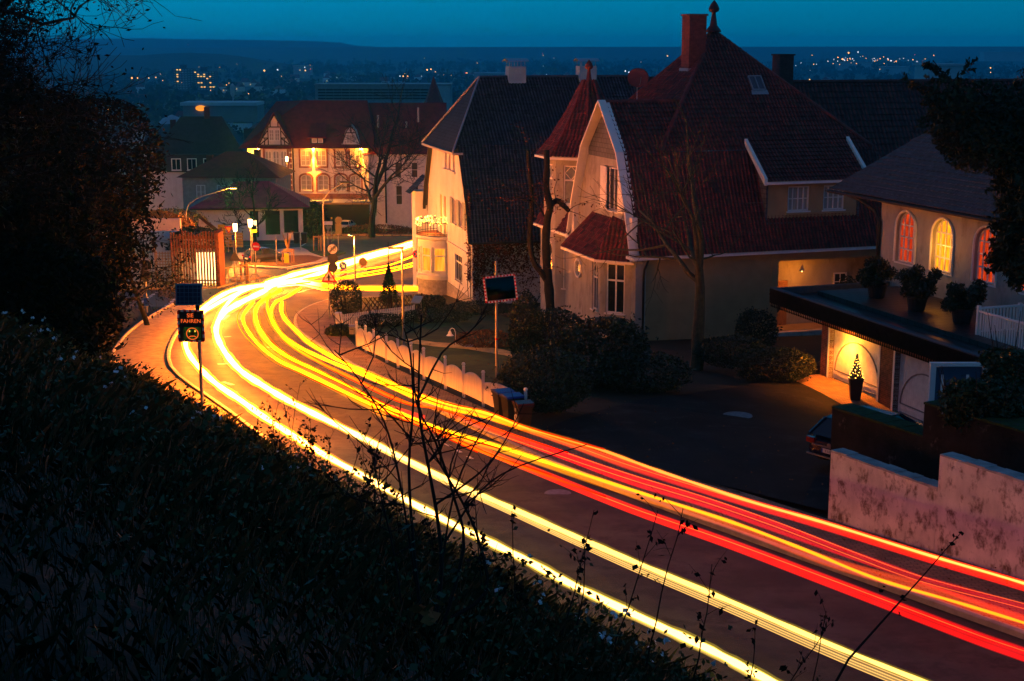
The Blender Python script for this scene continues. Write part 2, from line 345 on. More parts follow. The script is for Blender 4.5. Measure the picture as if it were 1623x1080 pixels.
def sheet(name, poly, m, h=.02, step=1., thick=0., lift=None):
    b = bmesh.new(); f = b.faces.new([b.verts.new((p[0], p[1], 0)) for p in poly]); bmesh.ops.triangulate(b, faces=[f])
    X = [p[0] for p in poly]; Y = [p[1] for p in poly]
    for a0, a1, ax in ((min(X), max(X), 0), (min(Y), max(Y), 1)):
        k = floor(a0 / step) * step
        while k < a1:
            if k > a0:
                bmesh.ops.bisect_plane(b, geom=b.verts[:] + b.edges[:] + b.faces[:], plane_co=(k, 0, 0) if ax == 0 else (0, k, 0), plane_no=(1, 0, 0) if ax == 0 else (0, 1, 0))
            k += step
    bmesh.ops.recalc_face_normals(b, faces=b.faces)
    if sum(f.normal.z for f in b.faces) < 0: bmesh.ops.reverse_faces(b, faces=b.faces)
    if thick:
        r = bmesh.ops.extrude_face_region(b, geom=b.faces[:])
        top = {v for v in r['geom'] if isinstance(v, bmesh.types.BMVert)}
    else: top = None
    fn = lift or gz
    for v in b.verts:
        hh = h if (top is None or v in top) else -.05
        v.co.z = fn(v.co.x, v.co.y) + hh
    bmesh.ops.recalc_face_normals(b, faces=b.faces)
    me = bpy.data.meshes.new(name); b.to_mesh(me); b.free(); return link(name, me, m)
def gp(*uv): return [tuple(G(*p).xy) for p in uv]
def offs(P, d):                          # offset a polyline sideways (positive = right of travel)
    out = []
    for i, p in enumerate(P):
        a = P[max(0, i - 1)]; b = P[min(len(P) - 1, i + 1)]; t = V((b[0] - a[0], b[1] - a[1])); t.normalize()
        out.append((p[0] + t.y * d, p[1] - t.x * d))
    return out
def fine(P, n=4):                        # Catmull-Rom
    P = [V(p) for p in P]; o = []
    for i in range(len(P) - 1):
        p0 = P[max(0, i - 1)]; p1 = P[i]; p2 = P[i + 1]; p3 = P[min(len(P) - 1, i + 2)]
        for k in range(n):
            t = k / n; o.append(.5 * ((2 * p1) + (p2 - p0) * t + (2 * p0 - 5 * p1 + 4 * p2 - p3) * t * t + (3 * p1 - p0 - 3 * p2 + p3) * t ** 3))
    o.append(P[-1]); return o
lin = lambda x, y: road_z(y)
corner = gp((474, 529), (467, 518), (466, 508), (471, 499), (484, 490), (500, 483), (520, 477))
RK = RK[:-1] + [tuple(p) for p in corner]
RKf = [tuple(p) for p in fine([V((a, b, 0)) for a, b in RK], 4)]; RKf = [(p[0], p[1]) for p in RKf]
LKf = [(p[0], p[1]) for p in fine([V((a, b, 0)) for a, b in LK], 4)]
junction = gp((560, 473), (668, 470), (720, 462), (760, 430), (700, 377), (640, 375), (420, 374), (372, 374), (368, 420), (350, 452), (300, 460), (215, 461), (120, 462), (90, 492))
kind(sheet('road', RKf + junction + LKf[::-1], ASPH, .012, 4, lift=lin))
# left path with its low kerb, right brick pavement with kerb stones
lp = [p for p in LKf if p[1] > 44]; kind(sheet('path', lp + offs(lp, -2.6)[::-1], PATH, .03, 1, lift=lin))
rp_ = [p for p in RKf[:-10]]; wall_side = offs(RKf, 2.7)
pv = RKf + gp((540, 478), (536, 500), (542, 528), (566, 556), (620, 585), (700, 622), (776, 656), (850, 690)) + [p for p in offs(RKf, 2.75)[::-1] if p[1] < 37]
kind(sheet('pavement', pv, PAVE, .12, 2, lift=lin))
def kerb(P, w, h, seglen, side=1):
    mb = MB(); A = [V((a, b, 0)) for a, b in P]
    for i in range(len(A) - 1):
        d = A[i + 1] - A[i]; n = max(1, round(d.length / seglen)); q = V((d.y, -d.x, 0)).normalized() * side
        for k in range(n):
            p0 = A[i] + d * (k / n) + d.normalized() * .006; p1 = A[i] + d * ((k + 1) / n) - d.normalized() * .006
            ring = []
            for p in (p0, p1):
                z = road_z(p.y); ring.append([(p.x, p.y, z - .1), (p.x, p.y, z + h - .02), (p.x + q.x * .03, p.y + q.y * .03, z + h), (p.x + q.x * w, p.y + q.y * w, z + h), (p.x + q.x * w, p.y + q.y * w, z - .1)])
            a, b = ring
            for k2 in range(5): mb.poly([a[k2], a[(k2 + 1) % 5], b[(k2 + 1) % 5], b[k2]])
            mb.poly(a); mb.poly(b[::-1])
    return mb.build('kerb', KERB)
kind(kerb(RKf, .16, .135, 1.0)); kind(kerb([p for p in LKf if p[1] > 30], .15, .12, 1.0, -1)); kind(kerb(offs(lp, -2.6), .09, .16, 1.0, -1))
# far pavements, islands, verges of the junction
def raised(name, uv, m, h=.13): return kind(sheet(name, gp(*uv), m, h, 8, lift=lin, thick=1))
raised('pavement', [(372, 373), (640, 374), (700, 376), (700, 369), (640, 369), (372, 368)], PAVE)
raised('traffic_island', [(376, 403), (440, 397), (470, 394), (481, 393), (492, 402), (514, 410), (528, 411), (505, 418), (455, 428), (380, 424)], KERB)
raised('planted_strip', [(378, 414), (440, 408), (490, 407), (512, 411), (500, 416), (455, 425), (382, 421)], mat('brown_ground_cover', (.12, .05, .02), .95, .4, 3, .6, 20), .17)
raised('grass_verge', [(474, 392.6), (520, 393), (548, 402), (536, 406), (505, 406), (492, 400)], LAWN, .16)
raised('traffic_island', [(533, 446), (548, 440), (572, 432), (582, 428), (578, 436), (552, 448), (537, 451)], KERB)
raised('pavement', [(380, 447), (428, 439), (405, 434), (372, 436), (366, 447)], PAVE)
raised('grass_verge', [(556, 368.5), (640, 366.5), (684, 364), (690, 358), (640, 358), (556, 362)], LAWN, .1)
raised('pavement', [(120, 461.5), (345, 457.5), (372, 450), (352, 446), (240, 449), (120, 451)], PATH, .1)
# driveway, garden lawn and its path
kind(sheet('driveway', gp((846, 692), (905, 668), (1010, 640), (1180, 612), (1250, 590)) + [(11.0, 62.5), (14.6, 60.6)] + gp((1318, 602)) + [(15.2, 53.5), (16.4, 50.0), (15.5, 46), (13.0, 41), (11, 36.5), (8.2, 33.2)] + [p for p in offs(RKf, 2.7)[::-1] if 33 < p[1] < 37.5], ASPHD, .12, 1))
kind(sheet('lawn', gp((545, 526), (650, 508), (780, 498), (860, 520), (860, 610), (790, 640), (640, 575), (575, 545)), LAWN, .05, 2, lift=lin))
kind(sheet('garden_path', gp((640, 545), (690, 552), (740, 556), (800, 566), (860, 585), (850, 574), (800, 557), (745, 548), (690, 545), (645, 539)), PATH, .08, 2, lift=lin))
gfr = Matrix.Translation(V((11.4, 61.4, 0))) @ Matrix.Rotation(R(18), 4, 'Z')
kind(sheet('driveway_apron', [tuple((gfr @ V((a, b, 0))).xy) for a, b in ((-1.1, -3.2), (.72, -3.2), (.72, -13.6), (-1.1, -13.6))], PAVE, .15, 1))
# painted markings
def dash(p, q, n, w, duty=.6, name='road_marking'):
    mb = MB(); a = V((*p, 0)); b = V((*q, 0)); d = b - a; t = V((d.y, -d.x, 0)).normalized() * w / 2
    for k in range(n):
        s = a + d * (k / n); e = a + d * ((k + duty) / n)
        mb.poly([(c.x, c.y, road_z(c.y) + .018) for c in (s - t, s + t, e + t, e - t)])
    kind(mb.build(name, WHITEP))
g2 = lambda u, v: tuple(G(u, v).xy)
dash(g2(222, 482), g2(249, 463), 7, .25); dash(g2(254, 493), g2(283, 471), 7, .25)
dash(g2(385, 390), g2(470, 386), 1, .25, 1); dash(g2(470, 395), g2(485, 386), 1, .2, 1); dash(g2(560, 405), g2(640, 386), 1, .15, 1); dash(g2(352, 508), g2(362, 500), 1, .25, 1)
dash(g2(470, 465), g2(515, 452), 1, .14, 1); dash(g2(345, 578), g2(362, 577), 1, .3, 1); dash(g2(353, 606), g2(369, 611), 1, .2, 1); dash(g2(690, 695), g2(760, 735), 4, .12, .4)
dash(g2(355, 535), g2(366, 534), 1, .2, 1); dash(g2(425, 550), g2(441, 559), 2, .2, .5)
mb = MB(); c = G(1169, 658); 
for k in range(24):
    pass
z = gz(c.x, c.y) + .135; mb.lathe([(.0, .006), (.36, .006), (.37, 0), (.42, 0), (.43, .005), (.52, .005), (.53, -.02)], (c.x, c.y, z), 24)
tag(mb.build('manhole_cover', mat('cast_iron', (.16, .16, .17), .5, .3, 12, metal=.4)), 'round iron manhole cover set in the dark driveway', 'manhole cover')
mb = MB(); c = G(884, 783); mb.lathe([(.0, .01), (.3, .01), (.31, .005), (.36, .005), (.37, -.02)], (c.x, c.y, road_z(c.y) + .012), 20)
tag(mb.build('manhole_cover', MATS['cast_iron']), 'round iron manhole cover in the road carriageway', 'manhole cover')
# distant hills
def hill(name, uvs, dist, depth, m):
    mb = MB(); top = [D(u, v, dist) for u, v in uvs]
    for a, b in zip(top, top[1:]):
        mb.poly([(a.x, dist - depth, -52), (b.x, dist - depth, -52), b, a]); mb.poly([a, b, (b.x, dist + depth, -52), (a.x, dist + depth, -52)])
    kind(mb.build(name, m, smooth=True))
HILL = mat('far_woods', (.02, .03, .022), .95, .5, .004, col2=(.05, .06, .04))
hill('hills', [(-900, 78), (-300, 66), (60, 63), (230, 61), (300, 62.5), (420, 64), (500, 65.5), (540, 68), (565, 72.5), (620, 76)], 5100, 200, HILL)
hill('hills', [(-900, 84), (-200, 82), (100, 78), (240, 76), (600, 75), (1000, 74.5), (1500, 74), (2000, 74), (2800, 76)], 4300, 600, HILL)
hill('hills', [(-600, 100), (-100, 90), (100, 88), (225, 88), (262, 85), (300, 84), (350, 86), (385, 90), (420, 96), (470, 104)], 2600, 300, HILL)
# ------------------------------------------------------------------ house-building helpers (all in the house's own frame)
X1 = V((1, 0, 0)); Y1 = V((0, 1, 0))
def arch_pts(x0, x1, zs, rise, n=10):
    c = (x0 + x1) / 2; r = (x1 - x0) / 2
    return [(c - r * cos(pi * k / n), zs + rise * sin(pi * k / n)) for k in range(n + 1)]
def panel(mb, o, ax, n, w, h, holes=(), dep=.14, clip=None, x0=0., z0=0.):
    """wall sheet with openings and their reveals; holes = (xa, za, xb, zb, arch rise)"""
    o = V(o); ax = V(ax); n = V(n); P = lambda x, z, d=0: o + ax * x + Z * z - n * d
    xs = sorted({x0, w, *[v for q in holes for v in (q[0], q[2])]}); zs = sorted({z0, h, *[v for q in holes for v in (q[1], q[3])]})
    faces = []
    for a, b in zip(xs, xs[1:]):
        for c, d in zip(zs, zs[1:]):
            if any(q[0] - 1e-6 <= a and b <= q[2] + 1e-6 and q[1] - 1e-6 <= c and d <= q[3] + 1e-6 for q in holes): continue
            faces.append([(a, c), (b, c), (b, d), (a, d)])
    if clip:
        def cut(poly):
            for i in range(len(clip)):
                (ax_, az), (bx_, bz) = clip[i], clip[(i + 1) % len(clip)]; out = []
                sd = lambda p: (bx_ - ax_) * (p[1] - az) - (bz - az) * (p[0] - ax_)
                for k in range(len(poly)):
                    p, q = poly[k], poly[(k + 1) % len(poly)]; sp_, sq = sd(p), sd(q)
                    if sp_ >= -1e-9: out.append(p)
                    if (sp_ > 1e-9) != (sq > 1e-9) and abs(sp_ - sq) > 1e-12:
                        t = sp_ / (sp_ - sq); out.append((p[0] + (q[0] - p[0]) * t, p[1] + (q[1] - p[1]) * t))
                poly = out
                if len(poly) < 3: return []
            return poly
        faces = [c for c in (cut(f) for f in faces) if len(c) > 2]
    for f in faces: mb.poly([P(*q) for q in f])
    for q in holes:
        xa, za, xb, zb = q[:4]; rise = q[4] if len(q) > 4 else 0
        if rise:
            A = arch_pts(xa, xb, zb - rise, rise)
            for (p, r) in zip(A, A[1:]): mb.poly([P(*p), P(*r), P(r[0], zb), P(p[0], zb)]); mb.poly([P(*p), P(*p, dep), P(*r, dep), P(*r)])
        else: mb.poly([P(xa, zb), P(xa, zb, dep), P(xb, zb, dep), P(xb, zb)])
        mb.poly([P(xa, za), P(xa, za, dep), P(xa, zb - rise, dep), P(xa, zb - rise)]); mb.poly([P(xb, za), P(xb, zb - rise), P(xb, zb - rise, dep), P(xb, za, dep)])
        mb.poly([P(xa, za), P(xb, za), P(xb, za, dep), P(xa, za, dep)])
def win(par, o, ax, n, w, h, cols=2, rows=2, arch=0., fm=None, gm=None, fw=.07, dep=.12, sill=True, bars=.035, transom=None, name='window', label=None, lozenge=False):
    fm = fm or WHITE; gm = gm or GLASS; o = V(o) - V(n) * dep; ax = V(ax); n = V(n); P = lambda x, z, d=0: o + ax * x + Z * z + n * d
    mb = MB(); q = MB()
    if arch:
        out = [(0, 0)] + arch_pts(0, w, h - arch, arch, 12) + [(w, 0)]; inn = [(fw, fw)] + arch_pts(fw, w - fw, h - arch, arch - fw, 12) + [(w - fw, fw)]
        m = len(out)
        for k in range(m):
            a, b = out[k], out[(k + 1) % m]; c, d = inn[(k + 1) % m], inn[k]
            mb.poly([P(*a, .06), P(*b, .06), P(*c, .06), P(*d, .06)]); mb.poly([P(*d, .06), P(*c, .06), P(*c, -.02), P(*d, -.02)])
        q.poly([P(*p, .0) for p in inn])
    else:
        for a, b, c, d in ((0, 0, w, fw), (0, h - fw, w, h), (0, fw, fw, h - fw), (w - fw, fw, w, h - fw)):
            mb.ob(P((a + c) / 2, (b + d) / 2, .02), ax * ((c - a) / 2), n * .04, Z * ((d - b) / 2))
        q.poly([P(fw, fw), P(w - fw, fw), P(w - fw, h - fw), P(fw, h - fw)])
    def vbar(x, z0, z1, t, d=.015): mb.ob(P(x, (z0 + z1) / 2, .02), ax * (t / 2), n * (.02 + d), Z * ((z1 - z0) / 2))
    def hbar(z, x0, x1, t, d=.012): mb.ob(P((x0 + x1) / 2, z, .02), ax * ((x1 - x0) / 2), n * (.02 + d), Z * (t / 2))
    for i in range(1, cols):
        x = w * i / cols; top = h - fw
        if arch: top = h - arch + (arch - fw) * sqrt(max(0, 1 - ((x - w / 2) / (w / 2 - fw)) ** 2))
        vbar(x, fw, top, bars * (2 if cols == 2 and w > .9 else 1))
    for j in range(1, rows):
        z = h * j / rows if not arch else fw + (h - 2 * fw) * j / rows; xa, xb = fw, w - fw
        if arch and z > h - arch:
            k = sqrt(max(0, 1 - ((z - (h - arch)) / (arch - fw)) ** 2)); xa, xb = w / 2 - (w / 2 - fw) * k, w / 2 + (w / 2 - fw) * k
        hbar(z, xa, xb, bars)
    if transom: hbar(transom, fw, w - fw, .09, .016)
    if lozenge:
        t = transom or h * .66; c = (w / 2, (t + h) / 2); a_, b_ = w / 2 - fw, (h - t) / 2 - fw / 2
        for s1 in (1, -1):
            for s2 in (1, -1): mb.bar(P(c[0] + s1 * a_, c[1], .03), P(c[0], c[1] + s2 * b_, .03), .03)
    if sill: mb.ob(P(w / 2, -.035, .1), ax * (w / 2 + .07), n * .11, Z * .035)
    f = mb.build(name, fm, par)
    if label: f['label'] = label
    q.build('pane', gm, f); return f
def tiles(mb, poly, tw=.21, th=.31, amp=.05, step=.05, over=0.):
    """pantiles laid over a convex planar polygon whose first edge is the eave"""
    P = [V(p) for p in poly]; ex = (P[1] - P[0]).normalized(); n = None
    for k in range(2, len(P)):
        n = ex.cross(P[k] - P[0])
        if n.length > 1e-4: break
    n.normalize()
    if n.z < 0: n = -n
    ey = n.cross(ex)
    if ey.dot(sum((p - P[0] for p in P), V())) < 0: ey = -ey
    uv = [((p - P[0]).dot(ex), (p - P[0]).dot(ey)) for p in P]
    x0 = min(a for a, b in uv); x1 = max(a for a, b in uv); y1 = max(b for a, b in uv); y0 = min(b for a, b in uv)
    nc = int((x1 - x0) / tw * 4) + 2; nr = int((y1 - y0) / th) + 2
    b = bmesh.new(); prev = None; prof = [(.5 + .5 * cos(2 * pi * k / 4)) * amp for k in range(4)]
    def row(y, off, jit): return [b.verts.new(P[0] + ex * (x0 + tw / 4 * i) + ey * y + n * (prof[i % 4] + off + jit[i // 4])) for i in range(nc)]
    for r in range(nr):
        j = [random.uniform(-.006, .006) for _ in range(nc // 4 + 1)]
        a = row(y0 + r * th, step, j); c = row(y0 + (r + 1) * th, 0, j)
        for i in range(nc - 1):
            b.faces.new((a[i], a[i + 1], c[i + 1], c[i]))
            if prev: b.faces.new((prev[i], prev[i + 1], a[i + 1], a[i]))
        prev = c
    cen = sum((V((a, c_, 0)) for a, c_ in uv), V()) / len(uv)
    for k in range(len(P)):
        e = P[(k + 1) % len(P)] - P[k]
        if e.length < 1e-6: continue
        q = n.cross(e).normalized(); mid = sum(P, V()) / len(P)
        if q.dot(mid - P[k]) > 0: q = -q
        bmesh.ops.bisect_plane(b, geom=b.verts[:] + b.edges[:] + b.faces[:], plane_co=P[k] + q * over, plane_no=q, clear_outer=True)
    i0 = len(mb.v); b.verts.index_update(); mb.v += [tuple(v.co) for v in b.verts]; sl = random.randrange(997)
    for f in b.faces:
        c = f.calc_center_median() - P[0]; h_ = hash((int((c.dot(ex) - x0) // tw), int((c.dot(ey) - y0) // th), sl)) % 100; fr_ = ((c.dot(ex) - x0) / tw) % 1; mb.m[len(mb.f)] = 1 if .25 < fr_ < .75 or h_ < 8 else 2 if h_ > 80 else 0; mb.f.append(tuple(i0 + v.index for v in f.verts))  # troughs painted darker as shade; scattered tiles darker at random
    b.free()
def caps(mb, a, b, r=.13, L=.38):        # ridge or hip tiles, each lapping the next
    a = V(a); b = V(b); n = max(1, int((b - a).length / L)); d = (b - a) / n
    for k in range(n): mb.tube([a + d * k + Z * .02, a + d * (k + 1.08) + Z * .05], [r, r * .82], 8)
def finial(par, c, s=1., m=None):
    mb = MB(); mb.lathe([(.42 * s, -.1 * s), (.4 * s, .0), (.2 * s, .25 * s), (.12 * s, .75 * s), (.1 * s, .9 * s), (.26 * s, .98 * s), (.29 * s, 1.12 * s), (.2 * s, 1.32 * s), (.06 * s, 1.5 * s), (.0, 1.58 * s)], c, 10)
    return mb.build('finial', m or TILE, par, smooth=True)
def pipe(par, pts, r=.05, name='downpipe', m=None): return MB().tube(pts, r, 8).build(name, m or DMETAL, par, smooth=True)
# ================================================================== red villa with turret
vil = thing('villa', 'cream villa with steep red tiled roof, corner turret and white framed gable', 'house', (6.37, 71.4, -14.8), R(18))
prof = [(-.38, 4.35), (.74, 6.75), (1.95, 9.4)]
LX, DY = 16.45, 15.0
mb = MB(); H = [(7.6, 0, 14.4, 4.2)]
fw_ = MB(); panel(fw_, (0, 0, 0), X1, -Y1, LX, 4.75, H, 1.6, z0=-1.2); fw_.build('front_wall', PLASTO, vil)
panel(mb, (LX, 0, 0), Y1, X1, DY, 4.7, (), z0=-2.5); panel(mb, (0, DY, 0), X1, Y1, LX, 4.7, (), z0=-2.5)
clip = [(0, -2.5), (DY, -2.5), (DY, 4.7), (9, 4.7), (8.26, 6.75), (7.05, 9.4), (4.5, 11.8), (1.95, 9.4), (.74, 6.75), (0, 4.4)]
lo = [(11.2, 1.0, 12.3, 3.6)]
panel(mb, (0, 0, 0), Y1, -X1, DY, 4.5, lo, .15, z0=-2.5)
panel(mb, (0, 0, 0), Y1, -X1, 9.2, 9.0, [(2.2, 6.25, 4.7, 8.6)], .16, clip=[(0, 4.5), (9, 4.5), (8.26, 6.75), (7.05, 9.4), (1.95, 9.4), (.74, 6.75), (0, 4.5)], z0=4.5)
mb.bx(7.62, 1.55, -.3, 14.4, 1.75, 4.6)
mb.bx(-.12, -.06, -1.2, .45, -.002, 4.3)
mb.build('wall', PLAST, vil)
MB().poly([(-.02, 1.95, 9.0), (-.02, 7.05, 9.0), (-.02, 7.05, 9.4), (-.02, 4.5, 11.8), (-.02, 1.95, 9.4)]).build('gable_cladding', SLATEW, vil)
win(vil, (0, 2.75, 6.3), Y1, -X1, 1.4, 2.25, 2, 1, gm=DEEP)
for y0_, y1_ in ((1.78, 2.68), (4.24, 5.14)):
    sh = MB(); sh.bx(-.07, y0_, 6.3, -.02, y1_, 8.55)
    for k in range(9): sh.bx(-.085, y0_ + .08, 6.42 + k * .23, -.071, y1_ - .08, 6.58 + k * .23)
    sh.build('shutter', WHITE, vil)
# bay with its own little roof
bay = [(0, 8.2), (-1.2, 6.8), (-1.2, 2.1), (0, .8)]; mb = MB(); wins = []
for (a, b) in zip(bay, bay[1:]):
    A = V((a[0], a[1], 0)); B = V((b[0], b[1], 0)); ax = (B - A).normalized(); nn = ax.cross(Z); w_ = (B - A).length
    if nn.x > 0: nn = -nn
    hs = []
    if a == bay[1]: hs = [(w_ - 1.15, 1.2, w_ - .35, 3.8), (1.1, 2.6, 2.0, 3.5)]; oct_ = A + ax * 1.55 + Z * 3.05, ax, nn
    elif a == bay[2]: hs = [(.35, 1.2, 1.4, 3.8)]
    panel(mb, A, ax, nn, w_, 4.15, hs, .16, z0=-1.8)
    for q in hs:
        if q[2] - q[0] != .9 and q[1] < 2: wins.append((A + ax * q[0] + Z * q[1], ax, nn, q[2] - q[0], q[3] - q[1]))
mb.build('bay_wall', PLAST, vil)
for o_, ax, nn, w_, h_ in wins: win(vil, o_, ax, nn, w_, h_, 2, 1, transom=h_ * .66, lozenge=w_ < 1, gm=GLASS)
c_, ax, nn = oct_; mb = MB(); q = MB(); ring = [c_ + (ax * cos(2 * pi * (k + .5) / 8) + Z * sin(2 * pi * (k + .5) / 8)) * .5 + nn * .03 for k in range(8)]
for k in range(8): mb.bar(ring[k], ring[(k + 1) % 8], .1, .12, nn)
for k in range(4): mb.bar(c_ + (ring[k] - c_) * .9, c_ + (ring[k + 4] - c_) * .9, .025)
f = mb.build('window', WHITE, vil); f['label'] = 'octagonal window with crossed glazing bars'; q.poly([p - nn * .06 for p in ring]).build('pane', GLASS, f)
q = MB(); q.disc(c_ + nn * .0 - ax * -.2 + Z * .0, nn, .14, .01).build('window_ornament', emit('star_lamp', (1., .4, .05), 1.6), f)
mb = MB(); ev = [(.0, 8.75, 4.0), (-1.55, 7.0, 4.0), (-1.55, 1.9, 4.0), (-.1, .3, 4.0)]; tp = [(.05, 7.6, 5.9), (.05, 6.3, 5.9), (.05, 2.6, 5.9), (.05, 1.2, 5.9)]
for k in range(3): tiles(mb, [ev[k], ev[k + 1], tp[k + 1], tp[k]], .25, .34)
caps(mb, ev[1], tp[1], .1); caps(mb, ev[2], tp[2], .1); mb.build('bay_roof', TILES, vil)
mb = MB()
for a, b in zip(ev, ev[1:]): mb.bar(V(a) - Z * .06, V(b) - Z * .06, .12, .13)
mb.bar((-.42, -.42, 4.28), (LX, -.42, 4.28), .13, .14); mb.bar((-.42, -.42, 4.28), (-.42, .4, 4.28), .13, .14); mb.bar((-.42, 8.8, 4.28), (-.42, DY, 4.28), .13, .14)
mb.build('gutter', WHITE, vil)
# main roof
mb = MB(); xl = [-.1, -.1, -.1]
for (a, b) in zip(prof, prof[1:]):
    tiles(mb, [(-.08, a[0], a[1]), (LX + .1, a[0], a[1]), (LX - (b[0] if b[0] > 0 else 0), b[0], b[1]), (-.08, b[0], b[1])])
    tiles(mb, [(a[0], DY, a[1]), (a[0], 9.0, a[1]), (b[0], 8.26 if a[0] < 0 else 7.3, b[1]), (b[0], DY - 1, b[1])])
    tiles(mb, [(LX - a[0], a[0], a[1]), (LX - a[0], DY, a[1]), (LX - b[0], DY, b[1]), (LX - b[0], b[0], b[1])], .26, .5)
AP = (7.5, 7.5, 15.7); c4 = [(1.95, 1.95, 9.4), (14.5, 1.95, 9.4), (14.5, 13.05, 9.4), (1.95, 13.05, 9.4)]
for k in range(4):
    a, b = c4[k], c4[(k + 1) % 4]; e = (V(b) - V(a)).normalized(); tiles(mb, [a, b, AP])
    caps(mb, a, V(AP) - Z * .15, .15)
tiles(mb, [(-.08, 1.95, 9.4), (4.6, 1.95, 9.4), (4.6, 4.5, 11.9), (-.08, 4.5, 11.9)]); tiles(mb, [(4.6, 7.05, 9.4), (-.08, 7.05, 9.4), (-.08, 4.5, 11.9), (4.6, 4.5, 11.9)])
caps(mb, (-.1, 4.5, 11.88), (4.6, 4.5, 11.88), .13)
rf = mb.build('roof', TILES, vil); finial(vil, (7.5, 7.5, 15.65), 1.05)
# white barge boards of the gable
mb = MB(); bp_ = [(-.25, 4.1), (.74, 6.75), (1.95, 9.4), (4.5, 11.95)]
for s in (1, -1):
    pts = [V((-.3, y_ if s > 0 else 9 - y_, z_ + .04)) for y_, z_ in bp_]
    for a, b in zip(pts, pts[1:]): mb.bar(a, b, .42, .1, Y1)
    for a, b in zip(pts, pts[1:]): mb.bar(a + V((.2, 0, -.02)), b + V((.2, 0, -.02)), .4, .06, V((0, (b - a).z, -(b - a).y)))
mb.bx(-.3, .1, 4.2, -.01, .45, 6.3); mb.bx(-.3, 8.5, 4.2, -.01, 8.9, 6.3); mb.build('barge_board', WHITE, vil)
# front dormer
mb = MB(); panel(mb, (7.4, .34, 5.75), X1, -Y1, 5.3, 2.2, [(1.2, .55, 2.45, 1.85), (3.3, .55, 4.55, 1.85)], .14); mb.bx(8.4, .2, 6.12, 12.2, .335, 6.22); d_ = mb.build('dormer_wall', PLASTO, vil)
for x_ in (8.6, 10.7): win(vil, (x_, .34, 6.3), X1, -Y1, 1.25, 1.3, 4, 2, gm=CURT, bars=.05)
mb = MB()
for x_ in (7.3, 12.75):
    mb.prism([(x_, .3, 5.6), (x_, .3, 7.95), (x_, 2.2, 9.6), (x_, 1.0, 7.4)], (.1, 0, 0))
mb.bx(7.25, .22, 5.55, 12.9, .33, 5.74); mb.build('dormer_cheek', SLATEW, vil)
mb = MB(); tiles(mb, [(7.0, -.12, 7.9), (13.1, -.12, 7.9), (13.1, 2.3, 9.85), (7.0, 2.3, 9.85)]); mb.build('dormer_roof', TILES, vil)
mb = MB()
for x_ in (7.0, 13.1):
    mb.prism([(x_ - .09, -.2, 7.75), (x_ - .09, -.2, 8.1), (x_ - .09, 2.2, 10.0), (x_ - .09, 2.2, 9.7)], (.18, 0, 0))
mb.bar((7.0, -.2, 7.85), (13.1, -.2, 7.85), .1, .13); mb.build('dormer_trim', WHITE, vil)
# chimneys, skylight
mb = MB(); mb.bx(5.5, 6.3, 12.0, 6.5, 7.3, 16.4); mb.bx(5.44, 6.24, 16.4, 6.56, 7.36, 16.5); c1 = mb.build('chimney', BRICKR, vil)
MB().bx(5.42, 6.22, 12.9, 6.58, 7.38, 13.6).build('flashing', METAL, c1)
mb = MB(); mb.bx(12.3, 8.6, 10.3, 13.2, 9.5, 14.25); mb.bx(12.24, 8.54, 14.25, 13.26, 9.56, 14.34); mb.build('chimney', BRICKR, vil)
o_ = V((8.5, 4.55, 12.4)); sl_ = V((0, .667, .745)); nn = V((0, -.745, .667)); mb = MB()
for a, b in (((0, 0), (.75, 0)), ((0, .95), (.75, .95)), ((0, 0), (0, .95)), ((.75, 0), (.75, .95)), ((.37, 0), (.37, .95))):
    mb.bar(o_ + X1 * a[0] + sl_ * a[1] + nn * .1, o_ + X1 * b[0] + sl_ * b[1] + nn * .1, .07, .09, nn)
mb.poly([o_ - X1 * .15 - sl_ * .3 + nn * .07, o_ + X1 * .9 - sl_ * .3 + nn * .07, o_ + X1 * .85 + nn * .1, o_ - X1 * .1 + nn * .1])
k_ = mb.build('skylight', METAL, vil); MB().poly([o_ + nn * .09, o_ + X1 * .75 + nn * .09, o_ + X1 * .75 + sl_ * .95 + nn * .09, o_ + sl_ * .95 + nn * .09]).build('pane', mat('skylight_glass', (.03, .05, .07), .3, .2, 5, spec=.8), k_)
# turret
TC = V((1.9, 12.1, 0)); tr = 2.55
oc = lambda r, z, k: TC + V((r * cos(pi / 8 + k * pi / 4), r * sin(pi / 8 + k * pi / 4), z))
mb = MB(); tw_ = []
for k in range(8):
    a, b = oc(tr, 0, k), oc(tr, 0, (k + 1) % 8); ax = (b - a).normalized(); nn = ax.cross(Z); w_ = (b - a).length
    hs = [(.5, 5.9, 1.4, 8.1)] if k in (3, 4, 5) else []
    if k in (3, 4): hs.append((.5, 1.0, 1.4, 3.6))
    panel(mb, a, ax, nn, w_, 8.75, hs, .14, z0=-2.5)
    for q in hs: tw_.append((a + ax * q[0] + Z * q[1], ax, nn, q[2] - q[0], q[3] - q[1]))
mb.build('turret_wall', PLAST, vil)
for o_, ax, nn, w_, h_ in tw_: win(vil, o_, ax, nn, w_, h_, 1, 1, transom=h_ * .62, lozenge=True, gm=mat('pale_blind', (.16, .2, .22), .4, .15, 3) if h_ < 2.3 else GLASS)
mb = MB(); g = MB(); pf = [(3.0, 8.6), (2.2, 9.5), (1.2, 11.15), (.35, 12.8)]
for k in range(8):
    for (r0, z0_), (r1, z1_) in zip(pf, pf[1:]): tiles(mb, [oc(r0, z0_, k), oc(r0, z0_, k + 1), oc(r1, z1_, k + 1), oc(r1, z1_, k)], .24, .34)
    for (r0, z0_), (r1, z1_) in zip(pf, pf[1:]): caps(mb, oc(r0, z0_, k), oc(r1, z1_, k), .1, .36)
    g.bar(oc(3.08, 8.52, k), oc(3.08, 8.52, k + 1), .12, .13)
mb.build('turret_roof', TILES, vil); g.build('turret_gutter', WHITE, vil); finial(vil, (TC.x, TC.y, 12.7), .85)
